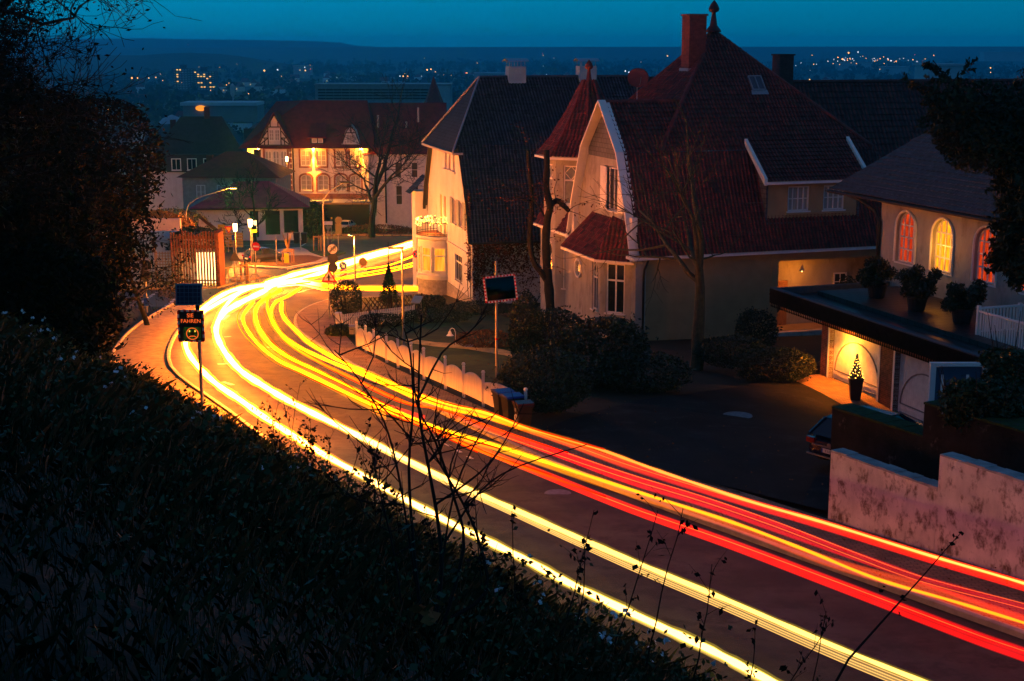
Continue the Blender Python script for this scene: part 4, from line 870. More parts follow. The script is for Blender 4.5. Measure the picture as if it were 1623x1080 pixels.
# ------------------------------------------------------------------ cars
CARG = 'cars'
def car(label, loc, rz, col, group=None, lit=False, plate=None, kindx=0, name='parked_car'):
    c = thing(name, label, 'car', loc, rz, group)
    key = 'paint_%.2f%.2f%.2f' % col
    pm = MATS.get(key) or mat(key, col, .25, .05, 2, spec=.6)
    L_ = 4.3; st = [(0.0, .42, .5, .62), (.06, .3, .74, .8), (.35, .28, .92, .86), (.8, .28, .95, .88), (2.1, .28, .93, .9), (3.0, .28, .9, .88), (3.9, .3, .76, .84), (4.22, .32, .64, .72), (4.3, .42, .52, .56)]
    mb = MB(); rings = []
    for x, zb, zt, w_ in st: rings.append([(x, -w_ * .93, zb), (x, -w_, (zb + zt) / 2), (x, -w_ * .93, zt), (x, -w_ * .5, zt + .03), (x, w_ * .5, zt + .03), (x, w_ * .93, zt), (x, w_, (zb + zt) / 2), (x, w_ * .93, zb)])
    for a, b in zip(rings, rings[1:]):
        for k in range(8): mb.poly([a[k], a[(k + 1) % 8], b[(k + 1) % 8], b[k]])
    mb.poly(rings[0]); mb.poly(rings[-1][::-1]); tail = .12 if kindx == 0 else .02
    cab = [(tail + .05, .93, .78), (tail + .5, 1.36, .62), (1.3, 1.47, .64), (2.3, 1.42, .62), (3.05, .93, .76)]
    rf = [(x, s * w_, z) for x, z, w_ in cab[1:4] for s in (-1, 1)]
    for (x0, z0, w0), (x1, z1, w1) in zip(cab[1:3], cab[2:4]): mb.poly([(x0, -w0, z0), (x0, w0, z0), (x1, w1, z1), (x1, -w1, z1)])
    for s in (-1, 1):
        for i in (1, 2, 3):
            x, z, w_ = cab[i]; bx_ = {1: cab[0][0], 2: 1.35, 3: 3.05}[i]; mb.bar((x, s * w_, z - .01), (bx_, s * .8, .93), .07)
    body = mb.build('body', pm, c)
    g = MB(); a = cab; g.poly([(a[0][0], -.74, .93), (a[0][0], .74, .93), (a[1][0], .58, 1.33), (a[1][0], -.58, 1.33)]); g.poly([(a[4][0], -.72, .93), (a[4][0], .72, .93), (a[3][0], .58, 1.39), (a[3][0], -.58, 1.39)])
    for s in (-1, 1): g.poly([(a[0][0] + .05, s * .79, .93), (a[4][0] - .05, s * .77, .93), (a[3][0], s * .61, 1.39), (a[2][0], s * .63, 1.44), (a[1][0], s * .61, 1.33)])
    g.build('windows', GLASS, c)
    for x in (.8, 3.45):
        for s in (-1, 1):
            wb = MB(); cc = V((x, s * .8, .31)); wb.disc(cc - V((0, .1, 0)), Y1, .31, .2, 16); wo = wb.build('wheel', PLASTIC, c); rb = MB(); rb.disc(cc + V((0, .1 * s + (.0 if s > 0 else -.012), 0)), Y1, .19, .012, 12); rb.build('rim', METAL, wo)
    for s in (-1, 1):
        MB().bx(-.02 if kindx == 0 else .0, s * .72 - .14, .68, .12, s * .72 + .14, .84).build('tail_light', mat('tail_red', (.3, .005, .008), .25, .1, 4, spec=.7) if 'tail_red' not in MATS else MATS['tail_red'], c)
        MB().bx(4.18, s * .58 - .16, .56, 4.27, s * .58 + .16, .68).build('headlight', GLASS, c)
    pl = MB(); pl.bx(-.035, -.27, .5, -.012, .27, .62); po = pl.build('number_plate', WHITES, c)
    if kindx == 2:
        mb = MB(); mb.bx(-.05, -.6, .66, -.02, .6, .7); mb.build('trim_strip', METAL, c); mb = MB(); mb.disc((-.03, 0, .74), -X1, .07, .02, 14); mb.build('badge', METAL, c)
        mb = MB(); mb.bx(-.06, -.78, .36, -.01, .78, .4); mb.build('bumper_strip', METAL, c)
        q = MB(); q.bx(-.037, .22, .5, -.0355, .27, .62); q.build('plate_band', BLUES, po)
    return c
def text(s, size, m, par, loc, rot, name='lettering', ext=.002, align='CENTER'):
    cu = bpy.data.curves.new(name, 'FONT'); cu.body = s; cu.size = size; cu.extrude = ext; cu.align_x = align; cu.align_y = 'CENTER'
    o = bpy.data.objects.new(name, cu); COL.objects.link(o); dg = bpy.context.evaluated_depsgraph_get(); me = bpy.data.meshes.new_from_object(o.evaluated_get(dg)); bpy.data.objects.remove(o); bpy.data.curves.remove(cu)
    t = link(name, me, m, par); t.location = loc; t.rotation_euler = rot; return t
cl = G(1324, 757); cz = gz(cl.x, cl.y) + .13
car_dr = car('dark blue hatchback parked on the driveway, half hidden by the concrete wall', (cl.x - .15, cl.y + .2, cz), R(38), (.01, .014, .035), None, kindx=2)
pp = [o for o in car_dr.children if o.name.startswith('number_plate')][0]
text('E LE', .1, BLACKS, pp, (-.0375, 0.04, .56), (R(90), 0, R(-90)))
# ================================================================== half-timbered hall building across the junction
ob = thing('hall_building', 'large old hall with half-timbered gable, red roof and floodlit orange wall strips', 'building', (-39.6, 225, -27.6), 0)
cols = lambda xs, z0, z1, w_, ar=0: [(x - w_ / 2, z0, x + w_ / 2, z1, ar) for x in xs]
h1 = cols([7.1, 9.6, 12.6, 14.9], 9.1, 11.5, 1.5); h2 = cols([3.9, 7.1, 9.8, 12.6, 14.9], 5.2, 7.7, 1.7, .5); h3 = [(.9, 9.0, 1.9, 11.5, .3), (2.1, 9.0, 3.1, 11.5, .3), (3.3, 9.0, 4.3, 11.5, .3)]
mb = MB(); panel(mb, (0, -.8, 0), X1, -Y1, 5.0, 12.3, h3 + [h2[0]], .2, z0=-3); panel(mb, (5.0, -.001, 0), X1, -Y1, 12, 12.3, [(q[0] - 5, q[1], q[2] - 5, q[3], q[4]) for q in h1 + h2[1:]], .2, z0=-3)
mb.bx(-2.4, 2, -3, 0, 14, 12.2); mb.bx(.0, -.79, -3, .05, 14, 12.2); mb.bx(4.95, -.79, -3, 5.0, 0, 12.2); mb.build('wall', HALFT, ob)
for q in h1 + h2[1:]: win(ob, (q[0], -.001, q[1]), X1, -Y1, q[2] - q[0], q[3] - q[1], 2, 3, arch=q[4], gm=CURT, bars=.07, fw=.12, dep=.15)
for q in h3 + [h2[0]]: win(ob, (q[0], -.8, q[1]), X1, -Y1, q[2] - q[0], q[3] - q[1], 2, 2, arch=q[4], gm=CURT, bars=.07, fw=.1, dep=.15)
mb = MB()                               # sandstone surrounds and quoins
for q in h1: 
    for a in ((q[0] - .3, q[1] - .3, q[0] - .02, q[3] + .25), (q[2] + .02, q[1] - .3, q[2] + .3, q[3] + .25)): mb.bx(a[0], -.06, a[1], a[2], -.003, a[3])
    mb.bx(q[0] - .3, -.09, q[1] - .32, q[2] + .3, -.061, q[1] - .08)
for q in h2[1:]:
    A = arch_pts(q[0] - .15, q[2] + .15, q[3] - .5, .65, 10)
    for p, r in zip(A, A[1:]): mb.bar((p[0], -.04, p[1]), (r[0], -.04, r[1]), .3, .08, Y1)
    mb.bx(q[0] - .3, -.06, q[1] - .2, q[0] - .02, -.003, q[3] - .5); mb.bx(q[2] + .02, -.06, q[1] - .2, q[2] + .3, -.003, q[3] - .5)
mb.bx(.55, -.86, 8.8, .88, -.803, 11.75); mb.bx(4.32, -.86, 8.8, 4.65, -.803, 11.75); mb.bx(.55, -.86, 11.76, 4.65, -.803, 12.0)
for k in range(14): mb.bx(4.72 - .1 * (k % 2), -.86, .3 + k * .85, 5.06, -.803, .9 + k * .85)
mb.bx(5.05, -.1, 3.9, 17, -.003, 4.7); mb.build('stone_trim', mat('red_sandstone', (.24, .1, .07), .85, .25, 3), ob)
gz_ = [(0.0, 12.3), (5.0, 12.3), (3.5, 15.2), (2.5, 16.9), (1.5, 15.2)]
MB().prism([(x, -1.0, z) for x, z in gz_], (0, .3, 0)).build('gable', HALFT, ob)
mb = MB(); T = lambda a, b, w_=.16: mb.bar((a[0], -1.03, a[1]), (b[0], -1.03, b[1]), w_, .12, Y1)
for a, b in (((0, 12.4), (5, 12.4)), ((1.5, 15.2), (3.5, 15.2)), ((1.5, 12.4), (1.5, 15.1)), ((3.5, 12.4), (3.5, 15.1)), ((1.9, 15.2), (1.9, 16)), ((3.1, 15.2), (3.1, 16)), ((0.6, 13.5), (1.5, 13.5)), ((3.5, 13.5), (4.4, 13.5)), ((.2, 12.5), (1.4, 13.4)), ((4.8, 12.5), (3.6, 13.4)), ((.6, 13.5), (1.4, 14.6)), ((4.4, 13.5), (3.6, 14.6)), ((.9, 12.4), (1.0, 13.4)), ((4.1, 12.4), (4.0, 13.4))): T(a, b)
for s in (0, 1):
    A = [(0.1, 12.5), (.55, 13.4), (.9, 13.9)]; 
    for p, q in zip(A, A[1:]): T(((5 - p[0]) if s else p[0], p[1]), ((5 - q[0]) if s else q[0], q[1]), .13)
mb.build('timber_frame', BROWNW, ob)
for x in (1.65, 2.55): win(ob, (x, -1.0, 13.1), X1, -Y1, .8, 1.7, 2, 3, gm=CURT, bars=.06, fw=.09, dep=-.05, sill=False)
mb = MB(); E = 12.2
mb.poly([(-3.2, -1.3, 11.9), (18.3, -1.3, 11.9), (16.5, 5, 19.1), (6.2, 5, 19.1)]); mb.poly([(-3.2, -1.3, 11.9), (6.2, 5, 19.1), (1.5, 8, 18.8), (-3.2, 12, 11.9)]); mb.poly([(18.3, -1.3, 11.9), (18.3, 14, 11.9), (16.5, 5, 19.1)]); mb.poly([(-3.2, 14, 11.9), (18.3, 14, 11.9), (16.5, 5, 19.1), (6.2, 5, 19.1)])
for s in (-1, 1):                       # gable roof wings
    f = lambda x: 2.5 + s * x
    mb.prism([(f(2.9), -1.6, 12.0), (f(1.1), -1.6, 15.4), (f(0), -1.6, 17.4), (f(0), 5, 17.4), (f(1.1), 3.2, 15.4), (f(2.9), .5, 12.0)], (0, 0, .12))
mb.prism([(7.6, -.9, 13.4), (10.6, -.9, 13.4), (10.2, 2.5, 15.9), (8, 2.5, 15.9)], (0, 0, .15)); mb.build('roof', FARTILE, ob)
mb = MB(); mb.bx(8.0, -.7, 12.6, 10.2, 1, 13.45); do = mb.build('dormer', DARKTILE, ob)
for x in (8.3, 9.25): win(ob, (x, -.7, 12.75), X1, -Y1, .75, .65, 1, 1, gm=CURT, dep=-.03, sill=False)
mb = MB(); mb.prism([(12.9, -.8, 12.5), (15.9, -.8, 12.5), (15.2, -.8, 14.6), (14.4, -.8, 15.5), (13.6, -.8, 14.6)], (0, 3, 0)); mb.build('dormer', HALFT, ob)
mb = MB()
for a, b in (((13, 12.6), (13.7, 14.5)), ((15.8, 12.6), (15.1, 14.5)), ((13.7, 14.5), (14.4, 15.4)), ((15.1, 14.5), (14.4, 15.4)), ((13.7, 14.3), (15.1, 14.3)), ((14.4, 14.3), (14.4, 15.3))): mb.bar((a[0], -.83, a[1]), (b[0], -.83, b[1]), .16, .1, Y1)
mb.build('timber_frame', BROWNW, ob); win(ob, (13.7, -.8, 12.7), X1, -Y1, 1.4, 1.4, 3, 2, gm=CURT, dep=-.04, sill=False)
# right wing
ow = MB(); hr = cols([21.6, 24.2, 26.5], 7.2, 9.6, 1.0) + cols([21.7, 24.3, 26.6], 2.9, 5.9, 1.0); panel(ow, (17, .6, 0), X1, -Y1, 11.6, 11.2, [(q[0] - 17, q[1], q[2] - 17, q[3], 0) for q in hr], .2, z0=-3); ow.bx(28.3, .62, -3, 28.59, 16, 11.2); ow.bx(17, 15.5, -3, 28.6, 16, 11.2); ow.build('wing_wall', HALFT, ob)
for q in hr: win(ob, (q[0], .6, q[1]), X1, -Y1, 1.0, q[3] - q[1], 1, 2, gm=DEEP, bars=.06, fw=.07)
mb = MB(); mb.poly([(16, -.2, 10.9), (29, -.2, 10.9), (29, 8, 18.6), (16, 8, 18.6)]); mb.poly([(16, 16.5, 10.9), (29, 16.5, 10.9), (29, 8, 18.6), (16, 8, 18.6)]); mb.poly([(29, -.2, 10.9), (29, 16.5, 10.9), (29, 8, 18.6)]); mb.build('wing_roof', FARTILE, ob)
mb = MB()
for x, z in ((18.1, 16.0), (22.6, 15.0), (24.5, 17.2)): mb.bx(x, 4, z - 1.5, x + .3, 4.3, z + .8)
mb.build('vent_pipe', METAL, ob); pipe(ob, [(19.6, .45, 10.8), (19.6, .45, 0)], .12); pipe(ob, [(5.2, -.35, 12.0), (5.2, -.35, 0)], .1)
mb = MB(); mb.bx(5.4, -2.6, 3.55, 11.3, -.1, 3.75); mb.bx(14.6, -2.6, 3.55, 17.6, -.1, 3.75); mb.build('canopy', mat('canopy_zinc', (.2, .24, .3), .5, .15, 2), ob)
mb = MB(); mb.bx(5.4, -2.7, 3.3, 17.6, -2.62, 3.54); mb.build('canopy_fascia', mat('canopy_yellow', (.5, .3, .08), .6, .1, 2), ob); mb = MB(); mb.bx(5.5, -.05, -2, 17, -.004, 3.2); mb.build('shopfront', DEEP, ob)
mb = MB(); 
for c_ in ((8.4, -.35, 11.75), (15.9, -.35, 11.75), (-.5, 1.6, 11.6)): MB().lathe([(0, -.12), (.22, -.1), (.2, .12), (0, .14)], c_, 10).build('wall_lamp', E_LAMP, ob)
light((8.4, -.5, 11.5), (1., .3, .02), 700, .15, parent=ob); light((8.4, -.45, 11.4), (1., .3, .02), 30000, .12, parent=ob, spot=42, dirv=(0, .06, -1)); light((15.9, -.55, 11.5), (1., .3, .02), 700, .15, parent=ob); light((15.9, -.45, 11.4), (1., .3, .02), 15000, .12, parent=ob, spot=42, dirv=(0, .06, -1)); light((-.9, 1.0, 11.2), (1., .33, .02), 1500, .15, parent=ob)
light((11.4, -1.7, 3.2), (1., .36, .03), 120, .2, parent=ob)
# ------------------------------------------------------------------ plain far houses
def simple_house(label, loc, rz, w_, d_, h, rh, wallm, roofm, over=.5, hip=0., wins=(), name='house', chim=(), group=None, flat=False):
    o = thing(name, label, 'house', loc, rz, group); mb = MB(); mb.bx(0, 0, -4, w_, d_, h); mb.build('wall', wallm, o)
    mb = MB(); a, b, c, d = (-over, -over, h - .1), (w_ + over, -over, h - .1), (w_ + over, d_ + over, h - .1), (-over, d_ + over, h - .1)
    e, f = (hip, d_ / 2, h + rh), (w_ - hip, d_ / 2, h + rh)
    if hip == 0: e, f = (-over, d_ / 2, h + rh), (w_ + over, d_ / 2, h + rh)
    mb.poly([a, b, f, e]); mb.poly([b, c, f]); mb.poly([c, d, e, f]); mb.poly([d, a, e]); mb.poly([a, b, c, d])
    if hip == 0: mb2 = MB().poly([(0, 0, h - .1), (0, d_, h - .1), (0, d_ / 2, h + rh - .3)]).poly([(w_, 0, h - .1), (w_, d_, h - .1), (w_, d_ / 2, h + rh - .3)]); mb2.build('gable', wallm, o)
    r = mb.build('roof', roofm, o)
    for x, y, t in chim: MB().bx(x - .45, y - .35, h, x + .45, y + .35, h + t).build('chimney', BRICKR, r)
    for x, z, ww_, hh, gm in wins: win(o, (x, 0, z), X1, -Y1, ww_, hh, 2, 2, gm=gm, dep=-.04, fw=.1, bars=.06, sill=False)
    return o
rh = simple_house('house with hipped red tiled roof behind the wine-red pavilion', (-47.2, 204, -26.9), R(-3), 13.6, 10, 8.6, 3.2, mat('grey_plaster', (.3, .29, .27), .9, .15, 2), FARTILE, .7, 5.2, [(2.0, 5.4, 1.3, 2.0, CURT), (5.0, 5.4, 1.3, 2.0, CURT), (9.2, 5.2, 1.3, 2.0, CURT), (11.6, 5.2, 1.3, 2.0, CURT)], chim=((2.4, 6.5, 2.6), (9.5, 6.5, 3.4)))
dh_ = simple_house('big dark roofed house with white dormer windows beyond the left trees', (-62, 240, -28.5), R(4), 18, 14, 8.0, 8.6, PLASTW, DARKTILE, .6, 5.5, [], chim=((4, 8, 8), (10.0, 7, 10.2)))
mb = MB(); mb.bx(4, -.5, 7.7, 13, 3, 10.6); dd = mb.build('dormer', DARKTILE, dh_)
for x in (4.8, 7.4, 10.1): win(dh_, (x, -.5, 8.0), X1, -Y1, 1.6, 2.0, 2, 1, gm=GLASS, dep=-.05, fw=.14)
simple_house('small dark gabled house wedged between the big dark roof and the half-timbered hall', (-48.5, 262, -28), R(12), 6.5, 9, 8.5, 4.5, mat('blue_grey_plaster', (.25, .3, .34), .9, .1, 2), DARKTILE, .4, 0, chim=((3, 4, 5.5),))
pv_ = thing('pavilion', 'low pavilion with a wide wine-red hipped roof and big dark shop windows', 'building', (-41.4, 186, -25.2), R(8))
mb = MB(); hs = [(6.9, .4, 8.0, 3.9), (8.9, .7, 10.8, 3.9), (11.3, .9, 13.2, 3.9)]; panel(mb, (0, 0, 0), X1, -Y1, 13.8, 4.6, hs, .3, z0=-3); mb.bx(0, .31, -3, .2, 9, 4.6); mb.bx(13.6, .31, -3, 13.8, 9, 4.6); mb.build('wall', PLASTW, pv_)
for q in hs: win(pv_, (q[0], 0, q[1]), X1, -Y1, q[2] - q[0], q[3] - q[1], 1, 1, gm=GLASS, dep=.25, fm=BROWNW)
mb = MB(); c = [(-.9, -1, 4.4), (14.8, -1, 4.4), (14.8, 10, 4.4), (-.9, 10, 4.4)]; r = [(5.0, 4.5, 7.4), (9.4, 4.5, 7.4)]; mb.poly([c[0], c[1], r[1], r[0]]); mb.poly([c[1], c[2], r[1]]); mb.poly([c[2], c[3], r[0], r[1]]); mb.poly([c[3], c[0], r[0]]); mb.poly(c[::-1]); mb.build('roof', PURTILE, pv_)
mb = MB(); mb.bx(-.95, -1.1, 4.2, 14.9, -.98, 4.42); mb.build('gutter', DMETAL, pv_)
# spire, louvred block, high-rises, lit hall
sp_ = thing('church_spire', 'steep red pointed spire rising behind the hall roof', 'tower', (-14.2, 262, -28)); MB().bx(-1.6, -1.6, -3, 1.6, 1.6, 17.5).build('tower', PLASTP, sp_); MB().lathe([(2.0, 17.4), (1.5, 18.6), (.05, 22.6)], (0, 0, 0), 8).build('spire', mat('spire_red', (.26, .04, .035), .7, .2, 2), sp_)
lv = thing('louvred_block', 'long grey flat-roofed block with dark horizontal louvre bands behind the hall', 'building', (-65.5, 480, -42)); mb = MB(); mb.bx(0, 0, -4, 45, 16, 29.2); mb.build('wall', LOUVRE, lv); mb = MB()
for k in range(4):
    for j in range(16): mb.bx(1.0 + j * 2.62, -.15, 24.6 + k * .95, 3.5 + j * 2.62, -.01, 25.1 + k * .95)
mb.build('louvre_band', BLACKS, lv); MB().bx(-.3, -.3, 29.2, 45.3, 16.3, 29.6).build('roof_edge', LOUVRE, lv); MB().bx(40.5, -.3, 20, 44.9, -.02, 29).build('end_panel', mat('pale_panel', (.3, .34, .36), .6, .1, 2), lv)
def tower(label, u0, u1, v0, v1, Y, lits, seed):
    a = D(u0, v0, Y); b = D(u1, v1, Y); W_ = D(u1, v0, Y).x - a.x; H_ = a.z - b.z; o = thing('apartment_tower', label, 'building', (a.x, Y, b.z)); MB().bx(0, 0, -8, W_, 16, H_).bx(W_ * .3, 4, H_, W_ * .6, 10, H_ + 4).build('wall', mat('tower_dark%d' % seed, (.05, .055, .07), .8, .1, .1), o)
    rn = random.Random(seed); fl = 9; g = MB(); q = MB(); r = MB()
    for f in range(fl):
        for c in range(7):
            x = W_ * (c + .15) / 7; z = H_ * (f + .2) / fl; t = (q if (c, f) in lits else g); t.bx(x, -.12, z, x + W_ * .09, -.02, z + H_ * .055)
        r.bx(W_ * .25, -.5, H_ * (f + .02) / fl, W_ * .72, -.13, H_ * (f + .2) / fl)
    g.build('windows', mat('tower_pane%d' % seed, (.2, .25, .3), .3, .2, .3, spec=.8), o); r.build('balconies', mat('tower_balcony%d' % seed, (.22, .26, .3), .7, .1, 1), o); q.build('lit_windows', E_FARW, o); MB().tube([(W_ * .45, 7, H_ + 4), (W_ * .45, 7, H_ + 8)], .2, 4).build('mast', DMETAL, o)
tower('left, taller of the two distant apartment towers, few lit windows', 274, 306, 109, 142, 1500, {(1, 8), (2, 8), (1, 6), (1, 5), (1, 3)}, 1)
tower('right, lower of the two distant apartment towers, many lit orange windows', 307, 340, 113, 143, 1490, {(0, 8), (1, 7), (1, 6), (2, 6), (3, 6), (4, 5), (5, 6), (1, 3), (2, 3), (3, 1), (2, 1), (5, 1), (3, 7), (5, 3), (6, 1)}, 2)
hl = D(290, 172, 640); ho = thing('market_hall', 'flat white roofed hall with a glowing orange entrance in the town below', 'building', (hl.x, 640, hl.z)); MB().bx(0, 0, -6, 33, 18, 1.2).build('wall', mat('hall_grey', (.16, .17, .18), .8, .1, .2), ho); MB().bx(-1, -1, 1.2, 33, 19, 2.6).build('roof', mat('hall_roof', (.4, .45, .48), .7, .1, .2), ho)
MB().lathe([(0, -.1), (3.0, -.1), (3.0, 0)], (0, 0, 0), 16).build('lit_entrance', emit('hall_orange', (1., .3, .02), 1.3), ho); q = bpy.data.objects['lit_entrance']; q.rotation_euler = (R(90), 0, 0); q.scale = (.8, .42, 1); q.location = (8.2, -1.3, .1)
mb = MB(); mb.lathe([(6, 0), (4, 2), (.2, 3.6)], (1, -30, -5), 14); tag(mb.build('round_roof', mat('zinc_dome', (.3, .33, .37), .5, .1, .3)), 'pale round zinc roof beside the glowing hall', 'roof').location = (hl.x + 1, 640, hl.z)
mb = MB(); wt = D(369, 148, 800)
mb.tube([(0, 0, -14), (0, 0, 0)], .35, 6); mb.lathe([(.6, 0), (1.3, 1.5), (1.3, 6), (0, 7.5)], (0, 0, -2), 8); tag(mb.build('lamp_mast', mat('pale_mast', (.35, .38, .4), .6, .1, 1)), 'slender pale mast standing in the town near the glowing hall', 'mast').location = (wt.x, 800, wt.z)
# town on the plain: houses, each its own object, copies share their meshes
proto = []
for i, (w_, d_, h, r_, wm, rm) in enumerate(((10, 9, 6, 5, PLASTW, DARKTILE), (12, 9, 5.5, 5, PLASTP, FARTILE), (16, 10, 6, 4.5, MATS['grey_plaster'], DARKTILE), (9, 9, 7, 4, PLASTW, FARTILE))):
    proto.append(simple_house('small gabled house in the distant town on the plain', (-120 + i * 20, 420 + i * 25, road_z(430)), R(20 * i), w_, d_, h, r_, wm, rm, .4, 0 if i != 3 else 4, [(2.5, 2.2, 1.5, 1.6, DEEP), (w_ - 4, 2.2, 1.5, 1.6, E_FARW if i in (1, 3) else DEEP)], group='houses of the distant town'))
rn = random.Random(3)
occ = []
n = 0
while n < 230:
    Y = 330 * (2400 / 330) ** rn.random(); X = rn.uniform(-.36, .38) * Y
    if abs(X + 43) < 60 and Y < 540: continue
    if any(abs(X - a) + abs(Y - b) < 22 for a, b in occ): continue
    occ.append((X, Y)); c = copy_tree(proto[rn.randrange(4)]); c.location = (X, Y, road_z(Y) - .3); c.rotation_euler = (0, 0, rn.uniform(0, 6.28)); n += 1
def shed(label, u, v, Y, w_, h, m=None):
    p = D(u, v, Y); o = thing('warehouse', label, 'building', (p.x, Y, p.z)); MB().bx(0, 0, -9, w_, 30, h).build('wall', m or mat('shed_grey', (.3, .33, .36), .7, .1, .05) if 'shed_grey' not in MATS or m else MATS['shed_grey'], o); MB().bx(-1, -1, h, w_ + 1, 31, h + 1.2).build('roof', MATS['shed_grey'], o); return o
shed('long pale warehouse roof left of the white chimney on the dark roof', 752, 122, 1500, 40, 3); shed('wide lit industrial shed on the plain, far right', 1330, 104, 2600, 60, 5); shed('pale shed behind the yew on the plain', 1560, 90, 2800, 90, 8); shed('pale low shed below the industrial lights', 1400, 112, 2300, 40, 5); shed('small pale shed near the red tail lights on the far road', 465, 110, 2100, 24, 4); shed('grey office block behind the yew branches', 1470, 128, 900, 22, 9)
# lamps of the far town
lp_ = {}
for key, m, r in (('w', E_FARO, .55), ('c', E_FARC, .5), ('r', E_FARR, .5)):
    mb = MB(); mb.lathe([(0, -r), (r, 0), (0, r)], (0, 0, 0), 6); me = bpy.data.meshes.new('far_lamp'); me.from_pydata(mb.v, [], mb.f); me.materials.append(m); me.update(); lp_[key] = me
LAB = {'w': 'tiny orange lamp point on the distant plain', 'c': 'tiny white lamp point on the distant plain', 'r': 'tiny red lamp point on the distant plain'}
def far_lamp(u, v, Y, k, s=1.):
    o = bpy.data.objects.new('far_street_lamp', lp_[k]); COL.objects.link(o); o.location = D(u, v, Y); sc = s * Y / 1200; o.scale = (sc, sc, sc); tag(o, LAB[k], 'lamp', {'w': 'orange lamps on the plain', 'c': 'white lamps on the plain', 'r': 'red lamps on the plain'}[k])
for k in range(64): far_lamp(rn.gauss(1370, 44), 97 + abs(rn.gauss(0, 6)) * rn.choice((-.6, 1)), rn.uniform(2300, 3200), rn.choice('wwwcc'), rn.uniform(.5, 1.3))
for u, v, Y, k, s in ((419, 112, 1900, 'w', 1.6), (440, 111, 1900, 'c', 1.4), (484, 112, 2000, 'w', 1.2), (483, 107, 2000, 'c', 1), (492, 110, 2000, 'r', 1), (359, 135, 1300, 'w', .9), (363, 132, 1300, 'w', .8), (397, 134, 1300, 'w', .7), (394, 149, 1000, 'w', .9), (677, 111, 1900, 'w', 1.4), (683, 110, 1900, 'w', 1.2), (634, 121, 1600, 'c', 1), (639, 121, 1600, 'w', 1.2), (646, 121, 1600, 'w', 1.2), (577, 133, 1400, 'r', 1), (582, 133, 1400, 'r', 1), (740, 116, 1700, 'w', 1), (738, 116, 1700, 'r', 1), (765, 120, 1700, 'w', 1.8), (770, 120, 1700, 'w', 1.6), (861, 88, 3000, 'w', .7), (997, 115, 1900, 'c', 1.6), (991, 113, 1900, 'c', 1.4), (1058, 89, 3000, 'w', 1.2), (1247, 89, 3000, 'w', 1.3), (1287, 88, 3000, 'w', .8), (1283, 127, 1300, 'w', 1.6), (1497, 117, 1700, 'w', 1.7), (1527, 116, 1700, 'c', 1.5), (1570, 108, 1800, 'w', 1.2), (1570, 115, 1800, 'w', 1.), (1480, 88, 3000, 'w', 1), (1447, 95, 2700, 'w', 1), (1450, 87, 3000, 'r', .8), (209, 124, 1500, 'w', 1.6), (218, 124, 1500, 'w', 1.2), (236, 124, 1500, 'w', 1), (247, 123, 1500, 'w', 1), (172, 174, 500, 'w', 1.5), (57, 174, 500, 'w', 1), (298, 71, 4900, 'r', .5), (537, 68, 4900, 'r', .4), (690, 114, 1900, 'w', .8), (860, 85, 3200, 'r', .6), (1345, 84, 3300, 'w', 1.6), (1360, 83, 3300, 'c', 1.5)): far_lamp(u, v, Y, k, s)
for k in range(46): far_lamp(rn.uniform(230, 1440), rn.uniform(92, 150), rn.uniform(900, 2200), rn.choice('wwcw'), rn.uniform(.3, .75))
# woods and tree belts of the plain (uncountable)
bs = []
def clump(Y0, Y1, n, k, hmin, hmax, spread=.4, xr=None):
    for _ in range(n):
        Y = Y0 * (Y1 / Y0) ** random.random(); X = (U(*xr) if xr else U(-spread, spread)) * Y; 
        for j in range(k): bs.append((X + random.gauss(0, 9 + Y * .012), Y + random.gauss(0, 8), U(hmin, hmax)))
clump(300, 900, 60, 6, 5, 10); clump(900, 2400, 170, 9, 8, 16); clump(2400, 4000, 120, 12, 10, 20)
bs = [b for b in bs if not (abs(b[0] + 43) < 45 and b[1] < 500) and not any(abs(b[0] - a) + abs(b[1] - c) < 13 for a, c in occ) and not (560 < b[1] < 640 and abs(b[0] - hl.x - 12) < 40)]
Vb = []
for x, y, h in bs:
    n = 60 if y < 900 else (24 if y < 2400 else 12); z = road_z(y); d = rvec(n); r = NR.uniform(.55, 1.05, (n, 1)); sc = h * .45
    P = np.array([x, y, z + h * .5]) + d * r * np.array([sc, sc, h * .5]); Vb.append(leaf_verts(P, sc * (.28 if n > 50 else .42 if n > 20 else .6), .7, .1))
kind(quads('woods', np.concatenate(Vb), mat('far_tree_mass', (.012, .016, .012), .95, .4, .02, col2=(.028, .032, .02))), 'stuff')
# ================================================================== street furniture
def on(u, v): p = G(u, v); p.z = gz(p.x, p.y); return p
# white wooden fence with wavy top along the pavement
fp = [(566, 553), (580, 560), (593, 566), (613, 575), (631, 583), (652, 591.5), (672, 601.5), (706, 617), (735, 630), (766, 645)]
pts = [G(*p) for p in fp]; e_ = pts[-1] + (pts[-1] - pts[-2]) * 1.9; b0 = pts[0]
def W2L(o, p): return Matrix.Rotation(-o.rotation_euler[2], 4, 'Z') @ (V(p) - o.location)
fe = thing('picket_fence', 'white picket fence with wavy top and round-headed posts along the brick pavement', 'fence', (b0.x, b0.y, b0.z + .1))
rows = pts + [e_]
for p in rows:
    l = W2L(fe, (p.x, p.y, road_z(p.y) + .1)); mb = MB(); mb.bx(l.x - .055, l.y - .055, l.z - .1, l.x + .055, l.y + .055, l.z + 1.12); mb.lathe([(.0, -.075), (.05, -.06), (.075, 0), (.05, .06), (0, .075)], (l.x, l.y, l.z + 1.2), 10); mb.build('post', WHITE, fe)
mb = MB(); rl = MB()
